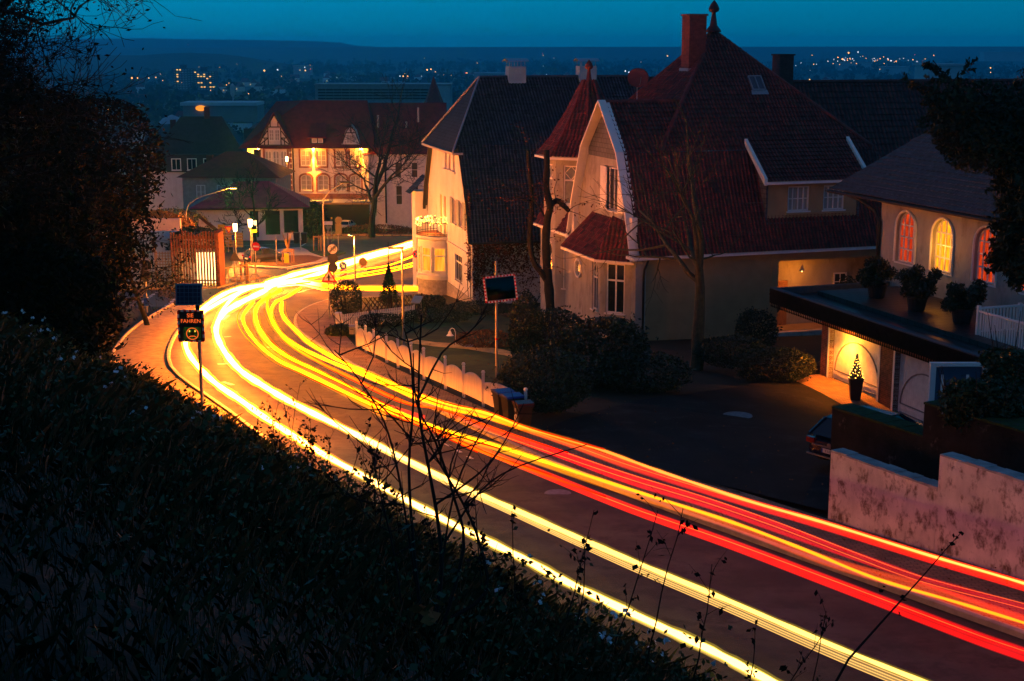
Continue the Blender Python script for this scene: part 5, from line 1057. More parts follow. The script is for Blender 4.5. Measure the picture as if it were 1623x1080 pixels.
for a, b in zip(rows, rows[1:]):
    la = W2L(fe, (a.x, a.y, road_z(a.y) + .1)); lb = W2L(fe, (b.x, b.y, road_z(b.y) + .1)); L_ = (lb - la).length; n = max(6, int(L_ / .115)); t = (lb - la).normalized()
    for k in range(n):
        s = (k + .5) / n; p = la.lerp(lb, s); h = .82 + .2 * sin(pi * s); q = t * (L_ / n * .44); mb.prism([p - q + Z * .06, p + q + Z * .06, p + q + Z * (h - .03), p + Z * h, p - q + Z * (h - .03)], V((-t.y, t.x, 0)) * .022)
    off = V((-t.y, t.x, 0)) * .05
    for z in (.22, .68): rl.bar(la + off + Z * z, lb + off + Z * z, .035, .07)
mb.build('pickets', WOODW, fe); rl.build('rail', WOODW, fe)
lx = W2L(fe, pts[0]); lb_ = thing('letterbox', 'small grey letterbox on the end post of the wavy picket fence', 'letterbox', pts[0] + V((-.22, -.05, .75))); MB().bx(-.13, -.1, 0, .13, .1, .36).prism([(-.15, -.12, .36), (.15, -.12, .36), (.15, 0, .43), (-.15, 0, .43)], (0, .12, 0)).build('box', METAL, lb_); MB().bx(-.09, -.112, .24, .09, -.101, .27).build('slot', BLACKS, lb_)
def straight_fence(name, label, uv, h, step, w_, m, pm=None, cross=False, cat='fence'):
    P_ = [G(*p) for p in uv]; o = thing(name, label, cat, P_[0]); mb = MB(); pb = MB()
    for a, b in zip(P_, P_[1:]):
        la, lb = a - P_[0], b - P_[0]; L_ = (lb - la).length; t = (lb - la).normalized(); n = max(2, int(L_ / step)); nn = V((-t.y, t.x, 0))
        if cross:
            for k in range(n):
                c = la.lerp(lb, k / n); d = la.lerp(lb, min(1, k / n + h * .8 / L_)); mb.bar(c + Z * .05, d + Z * h, w_, .025, nn); mb.bar(c + Z * h + nn * .03, d + Z * .05 + nn * .03, w_, .025, nn)
        else:
            for k in range(n): c = la.lerp(lb, (k + .5) / n); mb.ob(c + Z * (h / 2 + .03), t * (w_ / 2), nn * .012, Z * (h / 2))
            for z in (.25, .8): mb.bar(la + nn * .03 + Z * h * z, lb + nn * .03 + Z * h * z, .035, .06)
        m2 = max(1, int(L_ / 2.2))
        for k in range(m2 + 1): c = la.lerp(lb, k / m2) - nn * .05; MB().bx(c.x - .05, c.y - .05, c.z - .2, c.x + .05, c.y + .05, c.z + h + .08).build('post', pm or m, o)
    mb.build('slats', m, o); return o
straight_fence('picket_fence', 'short straight white picket fence behind the round bush at the corner', [(541, 524), (590, 517), (655, 508)], .85, .16, .09, WOODW)
straight_fence('lattice_fence', 'dark brown crossed lattice fence in front of the white house', [(572, 498), (620, 495), (668, 491)], 1.0, .28, .05, BROWNW, cross=True)
gpz = on(537, 529); g_ = thing('gate_post', 'tall white square gate post at the near end of the straight picket fence', 'post', gpz); MB().bx(-.14, -.14, -.1, .14, .14, 1.08).bx(-.17, -.17, 1.081, .17, .17, 1.15).build('post', WHITE, g_)
# three bins
for i, (u, v, lid, lab, bm, rz) in enumerate(((797, 671, BLUEP, 'black wheelie bin with blue lid beside the end of the picket fence, the farther one', PLASTIC, 200), (811, 679, BLUEP, 'black wheelie bin with blue lid standing between the other blue lid and the brown bin', PLASTIC, 203), (829, 687, BROWNP, 'smaller brown wheelie bin with a red-brown lid and a white round sticker', BROWNP, 198))):
    s = 1.0 if i < 2 else .9; p = G(u, v); p.z += .125; b = thing('wheelie_bin', lab, 'bin', p, R(rz), 'bins by the fence')
    mb = MB(); w0, w1, d0, d1, h = .2 * s, .28 * s, .2 * s, .33 * s, .98 * s
    r0 = [(-w0, -d0, .06), (w0, -d0, .06), (w0, d0, .06), (-w0, d0, .06)]; r1 = [(-w1, -d1, h), (w1, -d1, h), (w1, d1, h), (-w1, d1, h)]
    for k in range(4): mb.poly([r0[k], r0[(k + 1) % 4], r1[(k + 1) % 4], r1[k]])
    mb.poly(r0[::-1]); mb.bx(-w1 - .02, -d1 - .02, h - .07, w1 + .02, d1 + .02, h - .001); mb.build('body', bm, b)
    mb = MB(); mb.prism([(-w1 - .03, -d1 - .05, h), (-w1 - .03, -d1 - .05, h + .03), (-w1 - .03, -d1 * .3, h + .09), (-w1 - .03, d1 + .03, h + .07), (-w1 - .03, d1 + .03, h)], (2 * w1 + .06, 0, 0)); mb.build('lid', lid if i < 2 else mat('red_brown_lid', (.14, .03, .02), .4, .1, 4), b)
    for sx in (-1, 1):
        wb = MB(); wb.disc((sx * w0 * 1.1, d0 + .03, .1), X1, .1, .05, 14); wb.build('wheel', BLACKS, b)
    MB().bar((-w1, d1 + .09, h - .03), (w1, d1 + .09, h - .03), .03).bar((-w1 * .8, d1, h - .05), (-w1 * .8, d1 + .09, h - .03), .03).bar((w1 * .8, d1, h - .05), (w1 * .8, d1 + .09, h - .03), .03).build('handle', bm, b)
    if i == 2:
        q = MB(); cc = V((w1 * .92, -.02, .42)); ring = [(cc + V((.012, .1 * cos(2 * pi * k / 20), .1 * sin(2 * pi * k / 20)))) for k in range(21)]; q.tube(ring, .022, 5); st_ = q.build('sticker', WHITES, b); text('80', .16, WHITES, b, (w1 * 1.0 + .012, -.02, .68), (R(90), 0, R(90)), 'number')
# convex road mirror
mp = on(787, 643); m_ = thing('traffic_mirror', 'rectangular traffic mirror with red and white rim on a grey pole at the driveway', 'mirror', mp)
tp = D(787, 436, mp.y).z - mp.z; MB().tube([(0, 0, -.3), (0, 0, tp + .5)], .045, 8).build('pole', METAL, m_); c = D(793.5, 457.5, mp.y - .12) - mp; MB().tube([(0, 0, D(787, 536, mp.y).z - mp.z), (0, 0, D(787, 539, mp.y).z - mp.z)], .055, 8).build('pole_band', REDS, m_)
hw, hh = 25 * mp.y / F, 20.5 * mp.y / F; ax = V((cos(R(8)), sin(R(8)), .09)).normalized(); nn = V((-.12, -1, .13)).normalized(); up_ = ax.cross(nn); up_ = -up_ if up_.z < 0 else up_
mb = MB(); N_ = 8
grid = [[c + ax * (hw * .9 * (2 * i / N_ - 1)) + up_ * (hh * .88 * (2 * j / N_ - 1)) + nn * (.06 - .05 * ((2 * i / N_ - 1) ** 2 + (2 * j / N_ - 1) ** 2) / 2 * 1.6) for i in range(N_ + 1)] for j in range(N_ + 1)]
for j in range(N_):
    for i in range(N_): mb.poly([grid[j][i], grid[j][i + 1], grid[j + 1][i + 1], grid[j + 1][i]])
mr_ = mat('mirror_glass', (.014, .017, .02), .1, .1, 2, metal=1.); mb.build('mirror_glass', mr_, m_, smooth=True)
rr = MB(); cor = [c + ax * (hw * sx) + up_ * (hh * sy) for sx, sy in ((-1, -1), (1, -1), (1, 1), (-1, 1))]
for a, b in zip(cor, cor[1:] + cor[:1]):
    n = 19 if abs((b - a).dot(ax)) > abs((b - a).dot(up_)) else 15
    for k in range(n):
        i0 = len(rr.f); rr.bar(a.lerp(b, k / n) + nn * .05, a.lerp(b, (k + 1) / n) + nn * .05, .06, .05, nn)
        for q in range(i0, len(rr.f)): rr.m[q] = k % 2
rr.build('rim', [REDS, WHITES], m_); MB().ob(c - nn * .09, ax * hw * .95, nn * .03, up_ * hh * .95).build('back', GREYS, m_)
# speed display
sb = V((-8.98, 40, 0)); sb.z = gz(sb.x, sb.y); sg = thing('speed_display', 'radar speed display sign with solar panel on a pole at the left roadside', 'traffic display', sb)
k40 = 40 / F; at = lambda u, v: D(u, v, 40) - sb; topz = at(303, 486).z
MB().tube([(0, 0, -.4), (0, 0, at(303, 482).z)], .05, 8).build('pole', METAL, sg)
a, b = at(280, 483), at(320, 450); fr = MB(); fr.prism([(a.x, -.12, a.z), (b.x, -.12, a.z), (b.x, -.03, b.z), (a.x, -.03, b.z)], (0, .05, 0)); fr.build('solar_frame', mat('solar_frame', (.03, .16, .3), .4, .05, 3), sg)
pn = MB(); gr = MB(); 
pn.poly([(a.x + .04, -.128, a.z + .04), (b.x - .04, -.128, a.z + .04), (b.x - .04, -.04, b.z - .04), (a.x + .04, -.04, b.z - .04)]); pn.build('solar_panel', mat('solar_cell', (.006, .012, .06), .25, .3, 6, spec=.6), sg)
for k in range(1, 6): x = a.x + (b.x - a.x) * k / 6; gr.bar((x, -.133, a.z + .05), (x, -.046, b.z - .05), .008, .004, Y1)
for k in range(1, 5): t = k / 5; gr.bar((a.x + .05, -.133 + .087 * t, a.z + (b.z - a.z) * t), (b.x - .05, -.133 + .087 * t, a.z + (b.z - a.z) * t), .008, .004, Y1)
gr.build('cell_grid', mat('cell_line', (.1, .2, .35), .4, .1, 3), sg); MB().bar((0, 0, at(303, 491).z), (0, -.05, at(303, 480).z), .1).build('bracket', DMETAL, sg)
a, b = at(287, 538.5), at(323.5, 491); BX = MB(); BX.bx(a.x, -.2, a.z, b.x, -.06, b.z); BX.build('display_box', PLASTIC, sg); MB().bx(a.x - .04, -.12, a.z, a.x - .001, -.04, a.z + (b.z - a.z) * .52).build('side_box', BLUES, sg)
mid = at(303, 515).z; fc = MB(); fc.poly([(a.x + .04, -.203, a.z + .03), (b.x - .04, -.203, a.z + .03), (b.x - .04, -.203, mid - .01), (a.x + .04, -.203, mid - .01)]); fc.build('display_face', mat('display_bronze', (.05, .03, .015), .3, .2, 3), sg)
rr = MB(); cs = [V((a.x, -.21, a.z)), V((b.x, -.21, a.z)), V((b.x, -.21, b.z)), V((a.x, -.21, b.z))]
for p, q in zip(cs, cs[1:] + cs[:1]):
    n = 9
    for k in range(n):
        i0 = len(rr.f); rr.bar(p.lerp(q, k / n), p.lerp(q, (k + 1) / n), .05, .012, Y1)
        for j in range(i0, len(rr.f)): rr.m[j] = k % 2
rr.build('border', [REDS, WHITES], sg)
cx = (a.x + b.x) / 2; th_ = 9.2 * k40
text('SIE', th_, E_SIGN, sg, (cx - .01, -.206, at(303, 498.5).z), (R(90), 0, 0)); text('FAHREN', th_ * .95, E_SIGN, sg, (cx + .0, -.206, at(303, 507.3).z), (R(90), 0, 0))
fc = at(307.5, 527); rg = 9.3 * k40; R_ = MB(); R_.tube([(fc.x + rg * cos(2 * pi * k / 28), -.21, fc.z + rg * sin(2 * pi * k / 28)) for k in range(29)], .012, 5); R_.build('led_ring', E_SIGN, sg)
gq = MB()
for j in range(14):
    for i in range(18):
        x = fc.x - .25 + i * .028 - .0; z = fc.z - .2 + j * .029
        if x < b.x - .06 and a.z + .04 < z < mid - .04 and random.random() < .62 and hypot(x - fc.x, z - fc.z) > rg * .35: gq.bx(x - .009, -.207, z - .009, x + .009, -.204, z + .009)
gq.build('led_field', E_LEDG, sg); MB().bx(fc.x - .1, -.212, fc.z + .05, fc.x - .06, -.204, fc.z + .1).bx(fc.x + .06, -.212, fc.z + .05, fc.x + .1, -.204, fc.z + .1).build('led_eyes', emit('led_yellow', (1., .6, .05), 1.2), sg)
mo = MB(); mo.tube([(fc.x - .1, -.21, fc.z - .1), (fc.x - .05, -.21, fc.z - .07), (fc.x + .05, -.21, fc.z - .07), (fc.x + .1, -.21, fc.z - .1)], .012, 5); mo.build('led_mouth', E_SIGN, sg)
# street lamps
LAMPK = 15.
def lamp_post(label, u, vb, vt, hu, hv, watt, style, ground=None, name='street_lamp', group=None):
    p = on(u, vb) if ground is None else ground; o = thing(name, label, 'street lamp', p, 0, group); t = D(u, vt, p.y) - p; k = p.y / F
    if style == 'led':
        hd = D(hu, hv, p.y) - p; MB().tube([(0, 0, -.2), (0, 0, .9), (0, 0, t.z)], [.075, .07, .045], 8).build('pole', METAL, o); d = (hd - t); d.z += .12; e = t + d
        mb = MB(); mb.bar(t, e, .22, .08); mb.build('lamp_head', DMETAL, o); MB().bar(t + d * .45 - Z * .05, e - Z * .05, .16, .02).build('lamp_lens', E_LAMP, o)
    elif style == 'arm':
        hd = D(hu, hv, p.y) - p; pts_ = [(0, 0, -.2), (0, 0, t.z * .8), (hd.x * .06, 0, t.z * .93), (hd.x * .3, 0, t.z * .93 + (hd.z - t.z * .93) * .45), (hd.x, 0, hd.z)]
        MB().tube(pts_, [.1, .08, .07, .06, .05], 8).build('pole', METAL, o); MB().ob((hd.x * 1.03, 0, hd.z), X1 * .45, Y1 * .16, Z * .08).build('lamp_head', DMETAL, o)
        MB().ob((hd.x * 1.03, 0, hd.z - .09), X1 * .35, Y1 * .12, Z * .02).build('lamp_lens', E_LAMP if watt else CURT, o)
    else:
        MB().tube([(0, 0, -.2), (0, 0, t.z - .7)], .06, 8).build('pole', METAL, o); MB().lathe([(0, -.72), (.17, -.7), (.2, 0), (0, .02)], (0, 0, t.z), 10).build('lantern', E_LANT, o); MB().lathe([(.23, 0.021), (.2, .08), (0, .12)], (0, 0, t.z), 10).build('lantern_cap', DMETAL, o)
    return o
def lamp_light(o, loc, col, w_, r=.12): l = light(loc, col, w_, r, parent=o); return l
o = lamp_post('slim street lamp with a flat lit head beside the picket fence', 640, 563, 393, 616, 398, 0, 'led'); o1 = o
t = D(622, 400, o1.location.y) - o1.location; lamp_light(o1, t + V((0, -.1, -.25)), ORL, 420 * 3.4)
p2 = D(563, 437, 98); p2.z = road_z(98); o2 = lamp_post('slim street lamp with a flat lit head behind the round bush at the junction', 563, 0, 374, 552, 374, 0, 'led', ground=p2)
t = D(553, 379, 98) - p2; lamp_light(o2, t + V((0, -.1, -.25)), ORL, 650 * 6.)
lamp_post('tall curved street lamp with unlit head rising beside the lone tree', 514, 409, 308, 546, 289, 0, 'arm')
oa = lamp_post('curved street lamp with a lit head behind the rusty steel fence', 292, 420, 318, 367, 297.5, 1, 'arm', ground=V((-33.8, 147, road_z(147)))); t = D(367, 300, 147) - oa.location; lamp_light(oa, t - Z * .3, ORL, 500 * LAMPK)
for u, vb, vt, lab, w_ in ((341, 366, 334, 'lantern post glowing beside the white side wall of the pavilion', 1100), (375, 420, 355, 'lantern post glowing behind the triangular yield sign', 520), (399, 421, 348, 'lantern post glowing left of the no entry sign', 520), (484, 377, 319, 'lantern post glowing beside the conifer at the pavilion corner', 900)):
    o = lamp_post(lab, u, vb, vt, 0, 0, 0, 'lantern', group='lantern posts of the junction'); k = o.location.y; t = D(u, vt, k) - o.location; lamp_light(o, t + V((0, -.45, -.3)), ORL, w_ * LAMPK * .7, .2)
ol = lamp_post('lantern post shining in front of the half-timbered gable', 457, 352, 249, 0, 0, 0, 'lantern', ground=V((-34.5, 219, -27.9)), group='lantern posts of the junction'); lamp_light(ol, D(456, 252, 218.5) - ol.location, ORL, 110 * LAMPK, .2)
gl_ = on(722, 551); o = thing('garden_lamp', 'small white bell-shaped garden lamp on a curved stem on the lawn', 'lamp', gl_); MB().tube([(0, 0, -.1), (0, 0, .75), (-.05, 0, .92), (-.16, 0, .98), (-.26, 0, .9), (-.27, 0, .8)], .018, 6).build('stem', WHITE, o); MB().lathe([(.03, .12), (.07, .06), (.1, -.04), (.19, -.12), (.17, -.12), (.08, -.03), (0, .0)], (-.27, 0, .72), 12).build('lamp_shade', WHITE, o)
st = on(744, 552); tag(MB().lathe([(0, -.05), (.3, -.02), (.34, .06), (.2, .16), (.05, .2), (0, .2)], st, 9).build('boulder', mat('pale_stone', (.5, .5, .48), .9, .15, 4)), 'pale flat stone lying on the lawn by the garden path', 'stone')
ip = on(661, 494); o = thing('info_board', 'tilted pale information board on short legs beside the lattice fence', 'sign board', ip, R(-20)); MB().ob((0, 0, .75), X1 * .3, V((0, .3, .18)), V((0, -.02, .03))).build('panel', mat('board_pale', (.45, .5, .4), .5, .15, 5), o); MB().bx(-.25, .1, -.1, -.2, .15, .75).bx(.2, .1, -.1, .25, .15, .75).build('legs', METAL, o)
# road signs
def sign(label, u, vb, parts, Y=None, name='road_sign', rad=.04):
    p = on(u, vb) if Y is None else V((D(u, 400, Y).x, Y, road_z(Y))); o = thing(name, label, 'road sign', p)
    top = 0
    for kd, su, sv, size in parts:
        c = D(su, sv, p.y - .08) - p; top = max(top, c.z + size * .5); n = -Y1
        if kd == 'tri_cross':
            q = [(c.x - size / 2, c.y, c.z - size * .43), (c.x + size / 2, c.y, c.z - size * .43), (c.x, c.y, c.z + size * .43)]; MB().prism(q, (0, .03, 0)).build('plate', REDS, o); s2 = .68; f = [(c.x + (x - c.x) * s2, c.y - .004, c.z - size * .07 + (z - c.z + size * .07) * s2) for x, y, z in q]; MB().poly(f).build('field', WHITES, o)
            x, z = c.x, c.z - size * .12; s = size; MB().poly([(x - .05 * s, c.y - .008, z - .2 * s), (x + .05 * s, c.y - .008, z - .2 * s), (x + .05 * s, c.y - .008, z + .02 * s), (x, c.y - .008, z + .22 * s), (x - .05 * s, c.y - .008, z + .02 * s)]).poly([(x - .2 * s, c.y - .009, z - .06 * s), (x + .2 * s, c.y - .009, z - .06 * s), (x + .2 * s, c.y - .009, z - .01 * s), (x - .2 * s, c.y - .009, z - .01 * s)]).poly([(x - .1 * s, c.y - .0085, z), (x + .1 * s, c.y - .0085, z), (x, c.y - .0085, z + .25 * s)]).build('symbol', BLACKS, o)
        elif kd == 'yield':
            q = [(c.x - size / 2, c.y, c.z + size * .43), (c.x + size / 2, c.y, c.z + size * .43), (c.x, c.y, c.z - size * .43)]; MB().prism(q, (0, .03, 0)).build('plate', REDS, o); MB().poly([(c.x + (x - c.x) * .6, c.y - .004, c.z + size * .1 + (z - c.z - size * .1) * .6) for x, y, z in q]).build('field', YELS, o)
        elif kd == 'tri_back': MB().prism([(c.x - size / 2, c.y, c.z - size * .43), (c.x + size / 2, c.y, c.z - size * .43), (c.x, c.y, c.z + size * .43)], (0, .03, 0)).build('plate', mat('sign_back_olive', (.16, .13, .06), .6, .1, 4) if 'sign_back_olive' not in MATS else MATS['sign_back_olive'], o)
        elif kd == 'tri_back_down': MB().prism([(c.x - size / 2, c.y, c.z + size * .43), (c.x + size / 2, c.y, c.z + size * .43), (c.x, c.y, c.z - size * .43)], (0, .03, 0)).build('plate', GREYS, o)
        elif kd == 'end30':
            MB().disc(c, n, size / 2, .03, 28).build('plate', BLACKS, o); MB().disc(c + n * .03, n, size * .46, .004, 28).build('field', WHITES, o); text('30', size * .66, GREYS, o, (c.x, c.y - .038, c.z), (R(90), 0, 0), 'number'); b = MB(); d = V((.707, 0, .707)); w2 = V((-.707, 0, .707))
            for k in (-1.5, -.5, .5, 1.5): b.bar(c + w2 * (k * size * .055) - d * size * .44 + n * .042, c + w2 * (k * size * .055) + d * size * .44 + n * .042, size * .035, .004, n)
            b.build('cancel_bars', BLACKS, o)
        elif kd == 'back': MB().disc(c, n, size / 2, .03, 24).build('plate', mat('sign_back_dark', (.05, .055, .065), .6, .1, 4) if 'sign_back_dark' not in MATS else MATS['sign_back_dark'], o)
        elif kd == 'back_pale': MB().disc(c, n, size / 2, .03, 24).build('plate', MATS.get('sign_back_olive') or GREYS, o)
        elif kd == 'back_plate': MB().bx(c.x - size / 2, c.y, c.z - size * .8, c.x + size / 2, c.y + .03, c.z + size * .8).build('plate', MATS.get('sign_back_olive') or GREYS, o)
        elif kd == 'noentry':
            MB().disc(c, V((-.35, -1, 0)), size / 2, .03, 24).build('plate', REDS, o); t = V((1, -.35, 0)).normalized(); MB().ob(c + V((-.35, -1, 0)).normalized() * .034, t * size * .36, V((.35, 1, 0)).normalized() * .003, Z * size * .09).build('bar', WHITES, o)
        elif kd == 'arrow':
            MB().disc(c, n, size / 2, .03, 24).build('plate', BLUES, o); d = V((.6, 0, -.8)); e = V((.8, 0, .6)); b = MB(); b.poly([c + n * .035 - d * size * .36 + e * .06 * size, c + n * .035 - d * size * .36 - e * .06 * size, c + n * .035 + d * size * .1 - e * .06 * size, c + n * .035 + d * size * .1 + e * .06 * size]); b.poly([c + n * .036 + d * size * .38, c + n * .036 + d * size * .05 + e * .24 * size, c + n * .036 + d * size * .05 - e * .24 * size]); b.build('arrow', WHITES, o)
        elif kd == 'nostop':
            MB().disc(c, n, size / 2, .03, 24).build('plate', REDS, o); MB().disc(c + n * .03, n, size * .4, .004, 24).build('field', BLUES, o); b = MB()
            for s in (-1, 1): b.bar(c + V((-.3 * size * s, -.038, -.3 * size)), c + V((.3 * size * s, -.038, .3 * size)), size * .09, .004, n)
            b.build('cross', REDS, o)
        elif kd == 'park': MB().bx(c.x - size / 2, c.y, c.z - size * .7, c.x + size / 2, c.y + .05, c.z + size * .7).build('plate', BLUES, o); text('P', size * 1.1, WHITES, o, (c.x, c.y - .01, c.z), (R(90), 0, 0), 'letter')
        elif kd == 'white': MB().bx(c.x - size / 2, c.y, c.z - size * .18, c.x + size / 2, c.y + .03, c.z + size * .18).build('plate', WHITES, o); MB().bx(c.x - size / 2 - .001, c.y - .004, c.z - size * .18, c.x - size * .36, c.y - .001, c.z + size * .18).build('end_field', REDS, o)
        elif kd == 'yellow': MB().bx(c.x - size / 2, c.y, c.z - size * .6, c.x + size / 2, c.y + .03, c.z + size * .6).build('plate', YELS, o)
        elif kd == 'blue': MB().bx(c.x - size / 2, c.y, c.z - size * .8, c.x + size / 2, c.y + .03, c.z + size * .8).build('plate', BLUES, o)
    MB().tube([(0, 0, -.2), (0, 0, top)], rad, 8).build('pole', METAL, o); return o
sign('red bordered priority crossroads triangle beside the round bush', 519.5, 0, [('tri_cross', 521, 437, .92)], Y=82)
sign('round end of 30 sign with two dark sign backs below it on one post', 528, 0, [('end30', 527, 395, .66), ('back', 527.5, 410.5, .66), ('back', 527.5, 424, .62)], Y=88, rad=.06)
sign('red and white yield triangle on a thin post near the lanterns', 362.5, 400, [('yield', 362.5, 365, 1.0)])
sign('tall thin post with a small dark box and blue plate behind the yield triangle', 370, 398, [('blue', 370, 377, .4), ('yellow', 370, 356, .25)])
sign('red no entry disc on a post at the traffic island', 406, 436, [('noentry', 406, 391, .75)])
sign('triangular sign seen from behind beside the parked dark car', 372, 436, [('tri_back', 372, 406, 1.0)])
sign('round blue keep right arrow sign on the pedestrian island', 543, 443, [('arrow', 543.5, 421, .66)])
sign('round pale sign back on the far end of the pedestrian island', 575, 432, [('back_pale', 575, 415, .75)])
sign('round no stopping sign on a thin post in front of the white house bay', 660.5, 0, [('nostop', 660.5, 403, .6)], Y=104)
sign('round sign back with a square plate below it on the grass verge', 536.5, 400, [('back_pale', 536.5, 349.5, .8), ('back_plate', 536.5, 363, .72)])
sign('white street sign with a red end on a pole at the junction', 525.5, 384, [('white', 519, 354, 1.3), ('yellow', 525.5, 346, .2)])
sign('downward triangle seen from behind next to the tree guards', 520, 389, [('tri_back_down', 520, 363, .8)])
sign('blue parking sign on the concrete stair wall of the pavilion', 320, 372, [('park', 320, 344.5, .6)])
sign('thin signpost with a small blue sign near the ground in front of the left trees', 233.5, 497, [('back', 231, 438, .7), ('back', 232, 420, .6), ('blue', 232, 479, .3)])
sign('blue and yellow notice plates below a lantern at the pavilion', 401.5, 420, [('blue', 402.5, 357, .55), ('yellow', 401.5, 363, .6)])
# red and white island markers, bollards
def marker(label, u, vb, h):
    p = on(u, vb); o = thing('island_marker', label, 'traffic marker', p); MB().bx(-.25, -.04, .1, .25, .04, h).build('plate', WHITES, o); mb = MB()
    for k in range(4): z = .15 + k * h / 4; mb.poly([(-.25, -.044, z), (.25, -.044, z + .25), (.25, -.044, min(h, z + .25 + h / 8)), (-.25, -.044, z + h / 8)])
    mb.build('stripes', REDS, o); MB().tube([(0, 0, -.1), (0, 0, .15)], .05, 6).build('foot', DMETAL, o)
marker('red and white striped marker board below the blue arrow sign', 545, 443, 1.0); marker('red and white striped marker board at the far end of the pedestrian island', 576.5, 432, 1.0)
def post(label, u, vb, vt, m=METAL, r=.06, name='bollard', cat='post'):
    p = on(u, vb); h = D(u, vt, p.y).z - p.z; tag(MB().tube([(0, 0, -.1), (0, 0, h * .97), (0, 0, h)], [r, r, r * .5], 8).build(name, m), label, cat).location = p
post('pale tall post on the traffic island right of the no entry sign', 438.5, 423, 377); post('pale short post beside the planter box at the grass verge', 476.5, 398, 378); post('thin grey post in front of the right hall wing', 631, 359, 344, r=.08); post('pale thin tall pole beside the white house bay', 663, 369, 300, r=.1)
pl = on(457, 419); o = thing('young_tree', 'young tree with bare yellow crown in a wooden guard on the traffic island', 'tree', pl); k = pl.y / F
mb = MB()
for sx in (-1, 1):
    for sy in (-1, 1): mb.tube([(sx * 7.5 * k, sy * .6, 0), (sx * 7.5 * k, sy * .6, 22 * k)], .05, 6)
mb.bar((-8.5 * k, -.6, 22 * k), (8.5 * k, -.6, 22 * k), .12); mb.bar((-8.5 * k, .6, 22 * k), (8.5 * k, .6, 22 * k), .12); mb.build('tree_guard', mat('larch_timber', (.3, .16, .07), .8, .2, 4), o)
MB().bx(-4.5 * k, -.75, 0, 3.0 * k, -.65, 19 * k).build('notice', YELS, o); MB().tube([(0, 0, 0), (0, 0, 50 * k)], .06, 5).build('trunk', BARK, o)
mb = MB()
for j in range(60): a = U(0, 6.28); z = U(25, 55) * k; r = (z - 22 * k) * .3; mb.tube([(0, 0, 22 * k + (z - 22 * k) * .2), (r * cos(a) * .6, r * sin(a) * .6, z * .8), (r * cos(a), r * sin(a), z)], [.02, .015, .006], 3)
mb.build('crown', mat('willow_yellow', (.35, .2, .06), .8, .2, 4), o)
for i, (u, vb, vt, lab) in enumerate(((387.5, 446, 418, 'wooden tree guard of three stakes on the near pavement beside the dark car'), (503, 400, 374, 'wooden tree guard of three stakes on the grass verge by the tall curved lamp'))):
    p = on(u, vb); k = p.y / F; h = (vb - vt) * k; o = thing('tree_guard', lab, 'tree guard', p); mb = MB()
    for x, y in ((-5.5, 0), (1.5, .5), (6, 0)): mb.tube([(x * k, y, -.1), (x * k, y, h)], .07, 6)
    mb.build('stakes', MATS['larch_timber'], o); MB().bar((-6 * k, 0, h - .1), (6.5 * k, 0, h - .1), .12).build('rail', MATS['larch_timber'], o); MB().tube([(0, .3, 0), (0, .3, h * 1.5), (.1, .3, h * 2)], [.04, .03, .01], 5).build('sapling', BARK, o)
# rusty steel screen with lit showcase behind it
A = G(243, 454); B = V((D(344, 455, A.y - 1).x, A.y - 1.0, road_z(A.y - 1))); fs_ = thing('steel_bar_screen', 'tall rusty screen of upright steel bars at the mouth of the side street', 'fence', A); mb = MB(); rl = MB(); Lb = B - A
for k in range(23):
    if k < 7: continue
    p = Lb * (k / 22); mb.bx(p.x - .05, p.y - .09, p.z - .1, p.x + .05, p.y + .09, p.z + 4.2 + U(-.15, .15))
for k in range(6): p = Lb + V((.05 + .01 * k, -.1 + k * .4, 0)); mb.bx(p.x - .05, p.y - .12, p.z - .1, p.x + .07, p.y + .12, p.z + 4.3)
mb.bx(Lb.x + .15, Lb.y - .3, Lb.z - .2, Lb.x + .33, Lb.y + 1.6, Lb.z + 4.2); mb.build('bars', RUST, fs_)
for z in (.5, 3.1, 3.8): rl.bar(Lb * .38 + Z * z + Y1 * .12, Lb + Z * z + Y1 * .12, .06, .1 if z < 3 else .22)
rl.build('rails', RUST, fs_)
lt = thing('lattice_screen', 'pale wooden lattice panel left of the rusty bar screen', 'fence', A + V((.2, .6, 0))); mb = MB()
for k in range(9): mb.bx(k * .22, -.02, .2, k * .22 + .07, .02, 2.6)
for k in range(11): mb.bx(0, -.045, .25 + k * .22, 1.85, -.021, .32 + k * .22)
mb.build('slats', mat('pale_larch', (.4, .28, .17), .8, .2, 5), lt); [MB().bx(x, -.06, -.1, x + .13, .06, 2.9).build('post', MATS['pale_larch'], lt) for x in (-.15, 1.87)]
sc_ = V((D(329, 450, A.y + 1.4).x, A.y + 1.4, road_z(A.y + 1.4))); o = thing('lit_showcase', 'brightly lit upright showcase glowing behind the rusty steel bars', 'showcase', sc_); MB().bx(-.75, 0, .15, .75, .5, 2.55).build('glow_panel', E_BOX, o); MB().bx(-.85, -.03, 0, -.76, .55, 2.7).bx(.76, -.03, 0, .85, .55, 2.7).bx(-.85, -.03, 2.56, .85, .55, 2.72).bx(-.85, -.03, 0, .85, .55, .14).build('case', METAL, o); light(V((0, -.5, 1.4)), (1., .5, .16), 400, .4, parent=o)
o = thing('retaining_wall', 'pale wall of the side street behind the steel bars', 'wall', A + V((-9, 4.2, 0))); MB().bx(0, 0, -.3, 13.0, .4, 3.7).bx(9, -.4, 2.9, 13.1, -.002, 3.4).build('wall', PLASTW, o)
sw = D(316, 376, 128); o = thing('stair_wall', 'sloping pale concrete stair wall leading down from the pavilion car park', 'wall', sw); MB().prism([(0, 0, -3), (2.1, 0, -3), (2.1, 0, -.1), (.5, 0, 1.4), (0, 0, 1.6)], (0, .5, 0)).build('wall', CONCT, o); MB().bar((.1, -.1, 1.9), (2.2, -.1, .15), .15, .3).build('rail_board', BROWNW, o)
